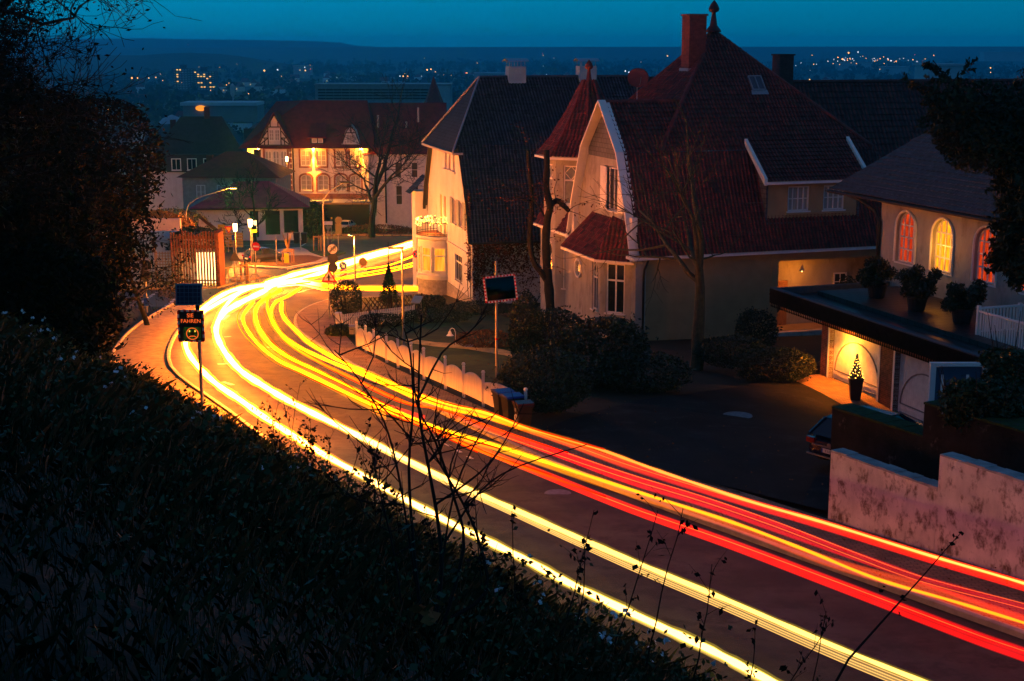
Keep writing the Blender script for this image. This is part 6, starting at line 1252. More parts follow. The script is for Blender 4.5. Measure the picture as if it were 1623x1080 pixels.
hr_ = thing('handrail', 'low yellow handrail along the steps behind the steel bars', 'handrail', G(352, 452)); mb = MB()
for k in range(6): mb.tube([(k * .45, k * .4, 0), (k * .45, k * .4, 1.3)], .025, 5)
mb.tube([(0, 0, 1.3), (2.25, 2.0, 1.3)], .03, 5).tube([(0, 0, .5), (2.25, 2.0, .5)], .02, 5); mb.build('rail', mat('rail_yellow', (.45, .33, .1), .6, .1, 4), hr_)
for x, lab in ((0, 'bent steel bicycle hoop beside the handrail, left one'), (1.1, 'bent steel bicycle hoop beside the handrail, right one')):
    p = G(382, 452) + V((x, 0, 0)); tag(MB().tube([(-.35, 0, 0), (-.35, 0, .6), (-.2, 0, .85), (.2, 0, .85), (.35, 0, .6), (.35, 0, 0)], .03, 6).build('bicycle_hoop', METAL), lab, 'bike rack').location = p
yf = D(300, 360, 165); yf.z = road_z(165); o = thing('board_fence', 'yellow lit horizontal board fence below the pavilion wall', 'fence', yf); mb = MB()
for k in range(5): mb.bx(0, 0, .2 + k * .35, 6.2, .04, .5 + k * .35)
mb.build('boards', mat('fence_yellow', (.4, .26, .08), .8, .2, 3), o); [MB().bx(x, .05, -.2, x + .1, .15, 2.1).build('post', BROWNW, o) for x in (-.1, 3, 6.1)]
kb = D(352, 366, 176); kb.z = road_z(176); o = thing('ticket_cabinet', 'pale square cabinet glowing yellow in front of the pavilion wall', 'cabinet', kb); MB().bx(-.7, 0, 0, .7, .8, 2.7).build('cabinet', PLASTW, o); MB().bx(-.5, -.03, .5, .45, -.005, 2.5).build('front', YELS, o)
# parked cars at the junction
def pcar(label, u, v, rz, col, kx=0): p = on(u, v); return car(label, p, R(rz), col, 'cars parked at the junction', kindx=kx)
pcar('silver estate car seen from behind at the pavilion hedge', 456, 374, 84, (.4, .4, .42)); pcar('dark car behind the triangular sign back at the side street', 391, 419, 40, (.02, .022, .03)); pcar('dark blue car parked under the hall canopy, left of the others', 530, 352, 12, (.012, .03, .08)); pcar('black car parked under the hall canopy, nearest the big tree', 556, 353, 8, (.01, .012, .02)); pcar('white car nose beside the hall canopy at the pale gate pillar', 573, 349, 30, (.45, .5, .55)); pcar('white car low behind the round sign back and hedge', 545, 366, 80, (.5, .5, .52)); pcar('dark blue car behind the fence of the right hall wing', 632, 350, 5, (.02, .06, .1))
for u, lab in ((604, 'pale square gate pillar at the hall, left one'), (642, 'pale square gate pillar at the hall, right one')):
    p = on(u, 357 if u < 620 else 356); o = thing('gate_pillar', lab, 'pillar', p); MB().bx(-.5, -.5, -.2, .5, .5, 1.75).bx(-.58, -.58, 1.751, .58, .58, 1.95).build('pillar', PLASTW, o)
hf = on(648, 357); o = thing('railing', 'low blue-grey railing in front of the right hall wing', 'fence', on(612, 357)); mb = MB()
for k in range(28): mb.tube([(k * .28, 0, 0), (k * .28, 0, 1.2)], .03, 4)
mb.bar((0, 0, 1.2), (8, 0, 1.2), .06).bar((0, 0, .2), (8, 0, .2), .06); mb.build('rails', METAL, o)
for u, lab in ((470.5, 'dark wheelie bin by the conifer, left one'), (482.5, 'dark wheelie bin by the conifer, right one')):
    p = on(u, 386); o = thing('wheelie_bin', lab, 'bin', p); MB().prism([(-.3, -.3, 0), (.3, -.3, 0), (.36, -.38, 1.25), (-.36, -.38, 1.25)], (0, .7, 0)).build('body', PLASTIC, o); MB().prism([(-.38, -.42, 1.251), (.38, -.42, 1.251), (.38, -.38, 1.36), (-.38, -.38, 1.36)], (0, .8, 0)).build('lid', PLASTIC, o)
# ================================================================== streaks of car light hanging over the two lanes
TS, TA = trail_mat('light_streak', False), trail_mat('light_veil', True)
rt_ = random.Random(21)
def path(uvs, h, n=6): return fine([G(u, v, h) for u, v in uvs], n)
def streak(label, uvs, h, rad, col, add=False, hgt=0., group='light streaks of passing cars', halo=None):
    halo = (not hgt and (rad[0] if hasattr(rad, '__len__') else rad) > .06) if halo is None else halo
    """uvs: surveyed line, col: list of (fraction along, rgb); round cord, or upright band when hgt > 0"""
    P = path(uvs, h); n = len(P); mb = MB()
    L = [0]
    for a, b in zip(P, P[1:]): L.append(L[-1] + (b - a).length)
    NS = 7; wt = [.18] + [rt_.uniform(.55, 1.25) for _ in range(NS - 1)] + [.12]
    if hgt:
        for k, p in enumerate(P):
            hk = hgt if not hasattr(hgt, '__len__') else hgt[min(len(hgt) - 1, k // 6)] + (hgt[min(len(hgt) - 1, k // 6 + 1)] - hgt[min(len(hgt) - 1, k // 6)]) * (k % 6) / 6
            mb.v += [tuple(p + Z * (hk * j / NS)) for j in range(NS + 1)]
        for k in range(n - 1):
            for j in range(NS): i0 = k * (NS + 1) + j; mb.f.append((i0, i0 + NS + 1, i0 + NS + 2, i0 + 1))
        per = NS + 1
    else:
        r = [rad[0] + (rad[1] - rad[0]) * l / L[-1] for l in L] if hasattr(rad, '__len__') else [rad] * n; ph = rt_.uniform(0, 6); r = [x * (1 + .1 * sin(k * .9 + ph) + .07 * sin(k * 2.3 + ph * 2)) for k, x in enumerate(r)]; mb.tube(P, r, 7, False); per = 7
    o = mb.build('light_streak', TA if add else TS, None, fix=False); me = o.data; ca = me.color_attributes.new('glow', 'FLOAT_COLOR', 'POINT'); arr = []
    ug = [uvs[0][0]]; idx = [k * 6 for k in range(len(uvs) - 1)] + [n - 1]
    for k in range(n):
        f = L[k] / L[-1]; j = 0
        while j < len(col) - 2 and f > col[j + 1][0]: j += 1
        (f0, c0), (f1, c1) = col[j], col[min(j + 1, len(col) - 1)]; t = 0 if f1 == f0 else max(0, min(1, (f - f0) / (f1 - f0))); c = [a + (b - a) * t for a, b in zip(c0, c1)]
        arr += ([x for j in range(per) for x in (c[0] * wt[j], c[1] * wt[j], c[2] * wt[j], 1.)] if hgt else [*c, 1.] * per)
    ca.data.foreach_set('color', arr)
    if halo:
        for q, (k1, k2) in enumerate(((1.4, .07), (2.0, .022))):
            mh = MB(); rr = r if hasattr(r, '__len__') else [r] * n; mh.tube(P, [x * k1 for x in rr], 8, False); ho = mh.build('halo', TA, o, fix=False); cb = ho.data.color_attributes.new('glow', 'FLOAT_COLOR', 'POINT'); ar = []
            for j in range(n): c = arr[j * per * 4:j * per * 4 + 3]; ar += [min(1.2, c[0] * k2), min(.5, c[1] * k2 * 1.3), c[2] * k2 * .3, 1.] * 8
            cb.data.foreach_set('color', ar)
    tag(o, label, 'light streak', group); return o
WH = (105, 19., 1.5); WH2 = (8, 3.4, 1.0); WHF = (30, 6., 1.2); YE = (20, 4.2, .02); YE2 = (5.5, 1.2, .01); OR = (3., .4, .01); RD = (2.2, .01, .0); RD2 = (1.4, .0, .0)
main = [(422, 460), (397, 472), (368, 487), (350, 502), (343, 519), (345, 536), (358, 561), (382, 588), (420, 613), (457, 635), (506, 660), (581, 697), (704, 758), (805, 803), (907, 848), (1009, 892), (1154, 952), (1307, 1018), (1449, 1075), (1640, 1150)]
outer = [(432, 451), (395, 455), (365, 462), (333, 480), (315, 497), (300, 517), (294, 541), (299, 560), (318, 585), (345, 610), (382, 635), (420, 662), (500, 713), (581, 758), (663, 803), (744, 844), (826, 884), (907, 927), (1009, 976), (1115, 1025), (1192, 1065), (1300, 1120)]
farA = [(700, 371), (667.5, 380), (632, 391), (576, 407), (520, 423), (472, 434), (440, 444), (422, 449)]
farB = [(700, 376), (667, 385), (639, 394), (578, 411), (520, 429), (480, 442), (440, 450), (422, 458)]
streak('broad white headlight streak along the middle of the left lane, to the lower right', main, .66, (.17, .03), [(0, WHF), (.3, WH), (.58, WH), (.68, WH2), (.8, (3.2, 1.6, .36)), (1, (2.6, 1.4, .32))])
streak('white headlight streak along the outer left edge of the road, behind the speed display', outer, .62, (.13, .055), [(0, WHF), (.3, WH), (.66, WH), (.78, WH2), (1, (4.5, 2.5, .7))])
streak('straight white headlight streak coming from behind the white house, farther of the pair', farA, .62, .15, [(0, WHF), (1, WH)])
streak('straight white headlight streak coming from behind the white house, nearer of the pair', farB, .62, .15, [(0, WHF), (1, WH)])
streak('white streak curving beside the inner main streak at the junction', [(432, 452), (397, 456), (370, 472), (355, 489), (347, 505)], .6, .1, [(0, WHF), (1, WH)])
streak('short white streak bridging the two headlight lines above the bend', [(440, 447), (397, 457), (358, 474), (324, 494), (309, 509)], .6, .1, [(0, WH), (1, WHF)])
streak('white and yellow streak branching right behind the triangle sign towards the lattice fence', [(430, 452), (475, 447), (522, 454), (573, 457), (662, 457.5)], .62, .13, [(0, WH), (.35, WHF), (.5, YE), (1, YE)])
streak('thin pale streak below the branching one at the junction', [(440, 455), (475, 452), (510, 459), (522, 460)], .5, .05, [(0, WHF), (1, YE)])
def band(label, top, bot, c, n=None):
    """upright veil of light between two surveyed lines"""
    h = .62; P_ = [G(u, v, h) for u, v in bot]; hg = []
    for p, (u, v), (u2, v2) in zip(P_, bot, top):
        hg.append(max(.02, D(u, v2, p.y).z - p.z))
    streak(label, bot, h, 0, c, True, hg)
dn = lambda L, a, b: [(u, v + a + (b - a) * k / (len(L) - 1)) for k, (u, v) in enumerate(L)]
band('pale veil of striped light hanging below the main white streak at the lower right', dn(main[10:], 1, 2), dn(main[10:], 5, 26), [(0, (.4, .18, .03)), (.3, (.62, .32, .06)), (1, (.42, .23, .06))])
for q in range(4): streak(('uppermost', 'upper middle', 'lower middle', 'lowest')[q] + ' thin pale line under the main white streak at the lower right', dn(main[11:], 3 + q * 1.2, 8 + q * 5.5), .6 - q * .06, .008, [(0, (1.6, .85, .2)), (1, (.9, .5, .13))])
band('pale veil of light under the outer left streak near the slope', dn(outer[13:], 1, 2), dn(outer[13:], 5, 13), [(0, (.5, .25, .04)), (1, (.4, .23, .06))])
# receding lane: yellow through the bend, red towards the lower right
y1 = [(402, 479), (387, 497), (386, 511), (397, 531), (417, 553), (444, 573), (481, 590), (560, 628), (612, 651), (674, 676), (765, 717), (867, 754), (960, 788)]
y2 = [(444, 460), (420, 474), (407, 487), (405, 502), (410, 519), (427, 544), (457, 566), (506, 590), (560, 617), (612, 645), (705, 683), (797, 710), (890, 741), (1020, 783), (1160, 828), (1274, 871), (1388, 917), (1517, 955), (1640, 993), (1760, 1035)]
y3 = [(428, 466), (424, 474), (424, 489), (430, 508), (445, 531), (468, 552), (506, 574), (560, 600), (640, 637), (705, 650), (767, 673), (828, 694), (900, 718)]
y4 = [(476, 457), (457, 469), (437, 479), (429, 494), (432, 509), (447, 531), (476, 551), (518, 571), (560, 588), (582, 597), (643, 624), (705, 646), (767, 661), (828, 680)]
y5 = [(447, 479), (446, 494), (454, 509), (471, 526), (486, 541), (518, 561), (560, 581), (582, 590), (643, 617), (705, 639), (767, 654), (828, 676), (890, 694), (952, 713), (1020, 738), (1077, 758), (1192, 796), (1307, 829), (1461, 877), (1623, 925), (1760, 970)]
streak('yellow streak nearest the middle of the road, fading into the lower red veil', y1, .8, (.075, .02), [(0, YE), (.6, YE), (.8, OR), (1, RD2)])
streak('bold yellow streak in the middle of the receding lane, staying orange to the right edge', y2, .85, (.095, .02), [(0, YE), (.42, YE), (.58, YE2), (.7, (6, 2.2, .02)), (.8, (3, .8, .02)), (1, (2.2, .5, .02))])
streak('yellow streak inside the bend that fades into the broad red veil', y3, .85, (.08, .02), [(0, YE2), (.4, YE2), (.65, OR), (1, RD2)])
streak('yellow streak on the right of the bend running close to the picket fence', y4, .88, (.07, .04), [(0, YE), (.7, YE), (.9, YE2), (1, OR)])
streak('rightmost yellow streak of the bend, becoming the upper orange-red line above the wall foot', y5, .95, (.08, .02), [(0, YE), (.45, YE), (.58, (6, 1.6, .03)), (.72, (2.2, .4, .04)), (1, (5, 1., .2))])
upT = [(705, 635), (828, 673), (900, 697), (998, 732), (1152, 780), (1306, 824), (1479, 878), (1623, 920), (1760, 962)]; upB = [(705, 642), (828, 684), (900, 709), (998, 746), (1152, 795), (1306, 841), (1479, 895), (1623, 938), (1760, 982)]
wdT = [(705, 652), (767, 672), (828, 692), (900, 717), (998, 750), (1113, 785), (1229, 825), (1345, 870), (1460, 912), (1623, 955), (1760, 996)]; wdB = [(705, 658), (767, 682), (828, 705), (900, 732), (998, 769), (1113, 804), (1229, 845), (1345, 886), (1460, 926), (1623, 988), (1760, 1036)]
ogT = [(705, 678), (797, 705), (890, 735), (1010, 777), (1160, 824), (1306, 879), (1460, 922), (1623, 974), (1760, 1020)]; ogB = [(705, 690), (797, 719), (890, 751), (1010, 792), (1160, 840), (1306, 897), (1460, 944), (1623, 1000), (1760, 1048)]
lo_ = [(674, 673, 4), (765, 713, 6), (867, 754, 7), (998, 806, 8), (1152, 860.5, 9), (1306, 919, 10), (1395, 953, 10.5), (1460, 978, 11), (1552, 1013, 11.5), (1623, 1038, 12), (1760, 1086, 14)]; loT = [(u, v - t) for u, v, t in lo_]; loB = [(u, v + t) for u, v, t in lo_]
band('upper red veil of tail light in front of the concrete wall', upT, upB, [(0, (2., .5, .0)), (.3, (1.5, .12, .0)), (.5, (1.1, .01, .0)), (1, (2.6, .02, .0))])
band('wide red veil of tail light over the pavement', wdT, wdB, [(0, (1.4, .12, .0)), (.3, (1.3, .0, .0)), (.6, (.8, .0, .004)), (1, (.28, .0, .006))])
band('orange veil of light around the bold yellow streak', ogT, ogB, [(0, (2., .8, .0)), (.35, (1.3, .3, .0)), (.6, (.9, .08, .0)), (1, (.8, .03, .0))])
band('lower red veil of tail light over the kerb', loT, loB, [(0, (1.2, .3, .0)), (.35, (1.5, .02, .0)), (1, (1.05, .0, .0))])
rg_ = [(417, 553), (444, 573), (476, 590), (518, 610), (560, 630), (612, 652), (674, 672)]; band('red glow veil inside the bend between the yellow streaks', dn(rg_, -10, -14), rg_, [(0, (.0, .0, .0)), (.5, (1., .02, .0)), (1, (1.2, .02, .0))])
band('soft yellow veil inside the bend', dn(y2[:10], 3, 6), dn(y2[:10], 5, 22), [(0, (1., .4, .0)), (.5, (1.2, .5, .0)), (1, (1.2, .3, .0))])
for k, (pth, dv) in enumerate(((loT, 6), (wdT, 2), (wdT, 10), (upT, 6))): streak(('thin pale line inside the lower red veil', 'thin pale line at the top of the wide red veil', 'thin pale line low in the wide red veil', 'thin pale line inside the upper red veil')[k], [(u, v + dv) for u, v in pth[1:]], .74, .006, [(0, (2., .5, .05)), (.6, (1.6, .3, .05)), (1, (1., .12, .03))])
for lab, uv in (('thin yellow streak on the far side of the pedestrian island, upper', [(480, 443), (520, 436), (568, 428), (615, 421), (648, 409), (667, 401), (720, 384)]), ('thin yellow streak on the near side of the pedestrian island, lower', [(470, 450), (520, 444), (573, 434), (632, 423), (667, 413), (730, 392)]), ('faint orange streak crossing the junction below the island', [(500, 447), (560, 440), (620, 430), (667, 418), (730, 398)])):
    streak(lab, uv, .7, .06, [(0, YE2), (.5, YE), (1, YE)])

rl_ = random.Random(9)
for k, (pth, n0, n1, du) in enumerate(((y1, 0, 11, -9), (y1, 2, 12, 5), (y2, 0, 10, 6), (y2, 1, 12, -6), (y3, 0, 9, 4), (y3, 2, 11, -5), (y4, 0, 12, 6), (y5, 0, 14, 7), (y5, 3, 15, -6))):
    j = rl_.uniform(-2, 2); streak('fine ' + ('orange', 'red', 'amber')[k % 3] + ' hair-thin light streak among the yellow ones in the bend', [(u + du + j + rl_.uniform(-1, 1), v + rl_.uniform(-1, 1)) for u, v in pth[n0:n1]], .7 + .1 * (k % 4), .022, [(0, (.8, .3, .0)), (.3, (1.8, .5, .01) if k % 3 else (2.4, .9, .01)), (.7, (1.6, .12, .0)), (1, (.9, .02, .0))], group='hair-thin light streaks in the bend')
# ================================================================== trees, shrubs, undergrowth
def grow(mbs, p, d, L, r, lvl, maxl, rg, wob=.18, up=.06, kids=(3, 5), ang=(25, 60), shrink=.68, tips=None, taper=.55, minr=.006):
    ns = max(3, int(6 - lvl)); pts = [p.copy()]; rad = [r]
    for i in range(ns):
        d = (d + V((rg.gauss(0, wob), rg.gauss(0, wob), rg.gauss(0, wob) + up))).normalized(); p = p + d * (L / ns); pts.append(p.copy()); rad.append(max(minr, r * (1 - (1 - taper) * (i + 1) / ns)))
    mbs[0 if lvl <= 1 else 1].tube(pts, rad, (8, 6, 5, 4, 3, 3, 3)[lvl], False)
    if tips is not None and lvl >= maxl - 1: tips += pts[1:]
    if lvl >= maxl: return
    n = rg.randint(*kids)
    for k in range(n):
        t = rg.uniform(.35, 1.) if lvl else rg.uniform(.45, 1.); j = min(ns - 1, int(t * ns)); q = pts[j].lerp(pts[j + 1], t * ns - j); dd = (pts[j + 1] - pts[j]).normalized()
        ax = dd.cross(V((rg.gauss(0, 1), rg.gauss(0, 1), rg.gauss(0, 1)))).normalized(); nd = Quaternion(ax, R(rg.uniform(*ang))) @ dd
        grow(mbs, q, nd, L * shrink * rg.uniform(.7, 1.15), rad[j] * rg.uniform(.5, .7), lvl + 1, maxl, rg, wob, up, kids, ang, shrink, tips, taper, minr)
    grow(mbs, pts[-1], d, L * shrink * rg.uniform(.8, 1.1), rad[-1] * .92, lvl + 1, maxl, rg, wob, up, kids, ang, shrink, tips, taper, minr)
def tree(label, base, L, r, maxl, seed, bark=None, leaf=None, nleaf=0, lsize=.06, name='bare_tree', dirv=(0, 0, 1), group=None, lspread=.15, extra=None, **kw):
    rg = random.Random(seed); o = thing(name, label, 'tree', base, 0, group); mbs = [MB(), MB()]; tips = []
    grow(mbs, V((0, 0, -.2)), V(dirv).normalized(), L, r, 0, maxl, rg, tips=tips, **kw)
    if extra: extra(mbs, rg, tips)
    mbs[0].build('trunk', bark or BARK, o, smooth=True, fix=False); mbs[1].build('crown', bark or BARK, o, fix=False)
    if leaf and nleaf:
        T = np.array([tuple(t) for t in tips]); P = T[NR.integers(0, len(T), nleaf)] + NR.normal(0, lspread, (nleaf, 3)); quads('leaves', leaf_verts(P, lsize, .5), leaf, o)
    return o
# bare tree in front of the villa
b = on(1103, 587); b = V((b.x, b.y, b.z))
tree('bare forked garden tree with spreading boughs in front of the red roofed villa', b, 4.6, .31, 5, 21, BARKG, None, wob=.13, up=.05, kids=(1, 3), ang=(28, 62), shrink=.74, taper=.6, minr=.008)
# pollarded tree by the turret: two crooked stems with cut ends, thin drooping shoots
pt = V((1.9, 71.5, 0)); pt.z = gz(pt.x, pt.y); rg = random.Random(8); o = thing('pollarded_tree', 'old lopped tree with two crooked stems and cut stubs in front of the turret', 'tree', pt); q_ = lambda u, v: D(u, v, 71.5 + .25 * sin(u * .3)) - pt
tk_, tw_2, lp2 = MB(), MB(), []
for ln, r0, r1 in (([(877, 570), (874, 520), (870, 460), (867, 425), (865, 380), (868, 345), (872, 328), (866, 300), (867, 265), (866, 238)], .33, .17), ([(868, 448), (858, 432), (847, 418), (841, 395), (840, 365), (843, 335), (842, 300), (838, 262), (837, 238)], .2, .11), ([(870, 330), (882, 318), (893, 326), (901, 334)], .2, .14), ([(842, 318), (832, 318), (818, 312), (806, 318)], .07, .03), ([(866, 350), (850, 322), (822, 302), (808, 300)], .06, .02)):
    pts = fine([q_(u, v) for u, v in ln], 3); n = len(pts); tk_.tube(pts, [.8 * (r0 + (r1 - r0) * k / n) * rg.uniform(.92, 1.1) for k in range(n)], 9)
    for k in range(7):
        j = rg.randint(n // 3, n - 1); p = pts[j]; d = V((rg.gauss(0, 1), rg.gauss(0, .6), rg.gauss(.5, .4))).normalized(); tt = [p]; l = rg.uniform(.8, 2.4)
        for _ in range(6): d = (d + V((rg.gauss(0, .22), rg.gauss(0, .2), -.12))).normalized(); p = p + d * l / 6; tt.append(p)
        tk_.tube(tt, [.022, .018, .014, .011, .008, .006, .003], 4, False); lp2 += [tuple(x + V((rg.gauss(0, .12), rg.gauss(0, .12), rg.gauss(-.05, .12)))) for x in tt[2:] for _ in range(3)]
tk_.build('trunk', BARKD, o, smooth=True, fix=False); quads('leaves', leaf_verts(np.array(lp2), .06, .6), L_RED, o)
# tall bare tree before the hall
b = D(589, 357, 196); b.z = road_z(196)
tree('tall bare winter tree with a wide fan of boughs in front of the hall', b, 8.8, .52, 5, 4, BARKD, None, name='bare_tree', wob=.11, up=.08, kids=(2, 4), ang=(32, 72), shrink=.74, taper=.62, minr=.026)
b = D(402, 375, 176); b.z = road_z(176)
tree('bare tree with thin boughs in front of the pavilion', b, 4.2, .28, 4, 14, BARKD, None, wob=.15, up=.08, kids=(3, 4), ang=(30, 60), shrink=.72, minr=.03)
# dark trees on the left bank
for i, (x, y, L, r, sd, lab, nl, ls, kw) in enumerate(((-16.6, 34, 4.8, .3, 31, 'large dark tree with fine twigs on the left bank, its branches reaching over the town', 7000, .07, {}), (-13.2, 27, 4.2, .26, 36, 'dense dark tree at the left picture edge on the bank', 7000, .07, {}), (-19.5, 50, 5.0, .28, 33, 'dark twiggy tree behind the large one on the left bank', 6000, .09, {}), (-15.9, 45, 3.4, .2, 41, 'dark leaning tree at the foot of the left bank above the path', 5000, .07, {}))):
    tree(lab, V((x, y, gz(x, y))), L, r, 5, sd, BARKD, L_TREE, nl, ls, 'twiggy_tree', wob=.2, up=.03, kids=(4, 5), ang=(25, 70), shrink=.72, minr=.008, lspread=.22)
b = on(223, 478); tree('slender tree with sparse dark leaves in front of the steel bar screen', V((-20.6, 79, gz(-20.6, 79))), 3.6, .16, 4, 17, BARKD, L_TREE, 1700, .11, 'slender_tree', wob=.14, up=.05, kids=(3, 5), ang=(45, 80), shrink=.66, minr=.012, lspread=.3)
# dark evergreen masses on the left bank: separate shrubs
def shrub(label, c, rx, ry, rz, n, size, m, name='shrub', group=None, stem=True, jag=.35, cat='shrub'):
    o = thing(name, label, cat, (c[0], c[1], c[2]), 0, group); leafball('foliage', (0, 0, rz * .95), rx, ry, rz, n, size, m, o, jag)
    if stem:
        mb = MB()
        for k in range(7): a = U(0, 6.28); mb.tube([(0, 0, -.1), (rx * .3 * cos(a), ry * .3 * sin(a), rz * .7), (rx * .7 * cos(a), ry * .7 * sin(a), rz * 1.4)], [.05, .03, .01], 4)
        mb.build('stems', BARK, o)
    return o
def at_(x, y): return (x, y, gz(x, y) - .1)
for i, (x, y, rx, rz, lab) in enumerate(((-16.5, 38, 3.4, 3.6, 'dark evergreen mass low on the left bank beside the path, nearest'), (-19, 46, 3.8, 4.2, 'dark evergreen mass behind the leaning tree on the left bank'), (-23, 57, 4.5, 4.8, 'tall dark evergreen mass beyond the path on the left'), (-20.5, 30, 4.2, 5.2, 'dark evergreen mass at the left picture edge'), (-25.0, 70, 3.6, 4.2, 'dark evergreen mass left of the slender tree'), (-14.5, 30.5, 2.4, 1.8, 'rounded dark shrub below the large tree on the bank'))):
    shrub(lab, at_(x, y), rx, rx, rz, 8500, .15, L_TREE if i % 2 else L_DARK, 'evergreen_shrub')
for i, (u, v, Y, rx, rz, lab) in enumerate(((60, 500, 37, 2.0, 1.7, 'ivy-grown dark tree crown low at the left picture edge'), (92, 480, 45, 1.8, 2.1, 'ivy-grown dark tree crown beside the path kerb on the left'), (15, 400, 41, 2.4, 3.0, 'tall ivy-grown dark crown at the far left edge'), (150, 410, 58, 1.7, 2.9, 'ivy-grown dark crown between the leaning tree and the steel bars'), (95, 345, 52, 3.0, 3.6, 'dark ivy-grown crown in the middle of the left tree group'), (30, 270, 50, 3.0, 3.4, 'high dark crown in the upper left tree group'), (140, 260, 62, 3.2, 3.0, 'high dark crown behind the large dark tree'))):
    p = D(u, v, Y); g0 = gz(p.x, p.y); o = thing('ivy_clad_tree', lab, 'tree', (p.x, p.y, g0)); leafball('foliage', (0, 0, p.z - g0), rx, rx, rz, 9000, .12, L_TREE, o, .55); MB().tube([(0, 0, -.2), (.2, 0, (p.z - g0) * .5), (0, 0, p.z - g0 + rz * .5)], [.22, .17, .06], 7).build('trunk', BARKD, o)
# hedges and shrubs of the gardens
p = on(549, 501); shrub('round clipped bush at the pavement corner beside the priority sign', (p.x, p.y, p.z), 1.0, 1.0, 1.12, 5200, .06, L_DARK, 'round_bush', jag=.12)
p = on(868, 662); shrub('big leafy hedge bush beside the bins at the driveway corner', (p.x - .1, p.y + 1.2, p.z), 1.75, 1.6, 1.12, 9000, .07, L_DARK, 'hedge_bush', jag=.2)
p = on(942, 610); shrub('large rhododendron mass in front of the villa bay', (p.x, p.y, p.z), 2.2, 1.8, 1.5, 10000, .09, L_DARK, 'rhododendron')
p = on(880, 590); shrub('dark rounded shrub left of the large rhododendron', (p.x, p.y + 2, p.z), 1.6, 1.5, 1.2, 5000, .08, L_DARK, 'shrub')
p = on(1015, 620); shrub('low dark shrub between the rhododendron and the bare tree', (p.x, p.y, p.z), 1.9, 1.2, .8, 5000, .07, L_DARK, 'shrub')
p = on(1230, 607); shrub('low clipped hedge left of the garage pier', (p.x, p.y + .6, p.z), 1.7, .9, .75, 6000, .06, L_DARK, 'low_hedge', jag=.15)
p = on(1175, 600); shrub('low hedge between the bare tree and the garage hedge', (p.x, p.y + 2.5, p.z), 1.6, 1.2, .7, 5000, .06, L_DARK, 'low_hedge', jag=.2)
p = on(1290, 560); shrub('tall leafy bush growing at the villa porch steps', (11.9, 68.0, gz(11.9, 68)), 1.0, .9, 1.0, 4000, .07, L_DARK, 'shrub')
vm = Matrix.Translation(vil.location) @ Matrix.Rotation(R(18), 4, 'Z')
for x, lab in ((11.6, 'upright conifer in front of the villa porch, left one'), (13.0, 'upright conifer in front of the villa porch, right one')): q = vm @ V((x, -.9, .0)); shrub(lab, (q.x, q.y, q.z), .75, .7, 1.5, 3500, .06, L_DARK, 'conifer', jag=.25)
p = on(832, 585); o = shrub('narrow columnar thuja right of the traffic mirror', (p.x, p.y, p.z), .8, .8, 1.75, 6500, .06, L_DARK, 'columnar_thuja', jag=.15)
for i, (u, v, rx, rz, lab) in enumerate(((600, 519, 1.7, .4, 'low dark hedge behind the straight picket fence, left part'), (690, 512, 2.1, .42, 'low dark hedge along the lawn, middle part'), (760, 500, 2.2, .45, 'low dark hedge along the lawn below the white house'), (540, 535, .8, .35, 'small dark bush at the gate post'))): p = on(u, v); shrub(lab, (p.x, p.y, p.z), rx, .7, rz, 3200, .06, L_DARK, 'low_hedge', jag=.15)
p = on(686, 492); shrub('small dark bush at the foot of the white house bay', (p.x, p.y, p.z), .9, .8, .5, 2200, .06, L_DARK)
p = on(770, 552); shrub('low planting beside the garden path on the lawn', (p.x, p.y, p.z), 1.5, .8, .45, 2500, .06, L_BROWN)
p = D(617, 490, 92.5); p.z = road_z(92.5); o = thing('small_conifer', 'small dark conifer behind the lattice fence', 'tree', p); n = 2600; t = NR.random(n) ** 1.3; a = NR.uniform(0, 6.28, n); r = (1 - t) * .75 * NR.uniform(.5, 1.05, n); quads('crown', leaf_verts(np.stack([r * np.cos(a), r * np.sin(a), .2 + t * 2.5], 1), .08, .4), L_YEW, o); MB().tube([(0, 0, 0), (0, 0, 1.6), (0, 0, 4.2)], [.08, .05, .015], 5).build('trunk', BARKD, o)
p = on(490, 380); shrub('big conifer lit orange from the lantern beside the pavilion', (p.x, p.y + 2, p.z), 2.3, 2.0, 2.6, 6500, .16, L_DARK, 'conifer', jag=.3)
for u, v, rx, rz, lab, m in ((600, 372, 6.0, .9, 'brown leafless hedge below the tall bare tree', L_BROWN), (570, 372, 3.5, .7, 'low green hedge left of the brown hedge', L_DARK), (440, 371, 3.2, 1.0, 'dark clipped hedge in front of the pavilion windows', L_DARK), (660, 362, 2.0, 1.0, 'dark bush beside the right gate pillar', L_DARK)): p = on(u, v); shrub(lab, (p.x, p.y, p.z - rz * .3), rx, 1.2, rz, 4000, .13, m, 'far_hedge', jag=.12)
for i, (u, v, Y, rx, rz, lab, m) in enumerate(((190, 356, 130, 4.0, 1.5, 'orange autumn hedge on the wall behind the left trees, left part', L_ORANGE), (245, 350, 132, 3.6, 1.4, 'orange autumn hedge on the wall behind the slender tree', L_ORANGE), (312, 378, 112, 2.2, 1.4, 'dark clipped bush above the steel bars', L_DARK), (275, 345, 150, 3.5, 1.4, 'dark hedge in front of the orange lit parking wall', L_DARK))): p = D(u, v, Y); shrub(lab, (p.x, p.y, p.z - rz * 1.3), rx, 1.5, rz, 4000, .14, m, 'hedge', jag=.2)
o = thing('retaining_wall', 'long pale parking wall behind the left trees, carrying the orange hedge', 'wall', (-52, 128, road_z(128))); MB().bx(0, 0, -1, 22, .5, 4.6).build('wall', PLASTP, o)
light((-33, 126, road_z(126) + 7.2), ORL, 260, .2, parent=None)
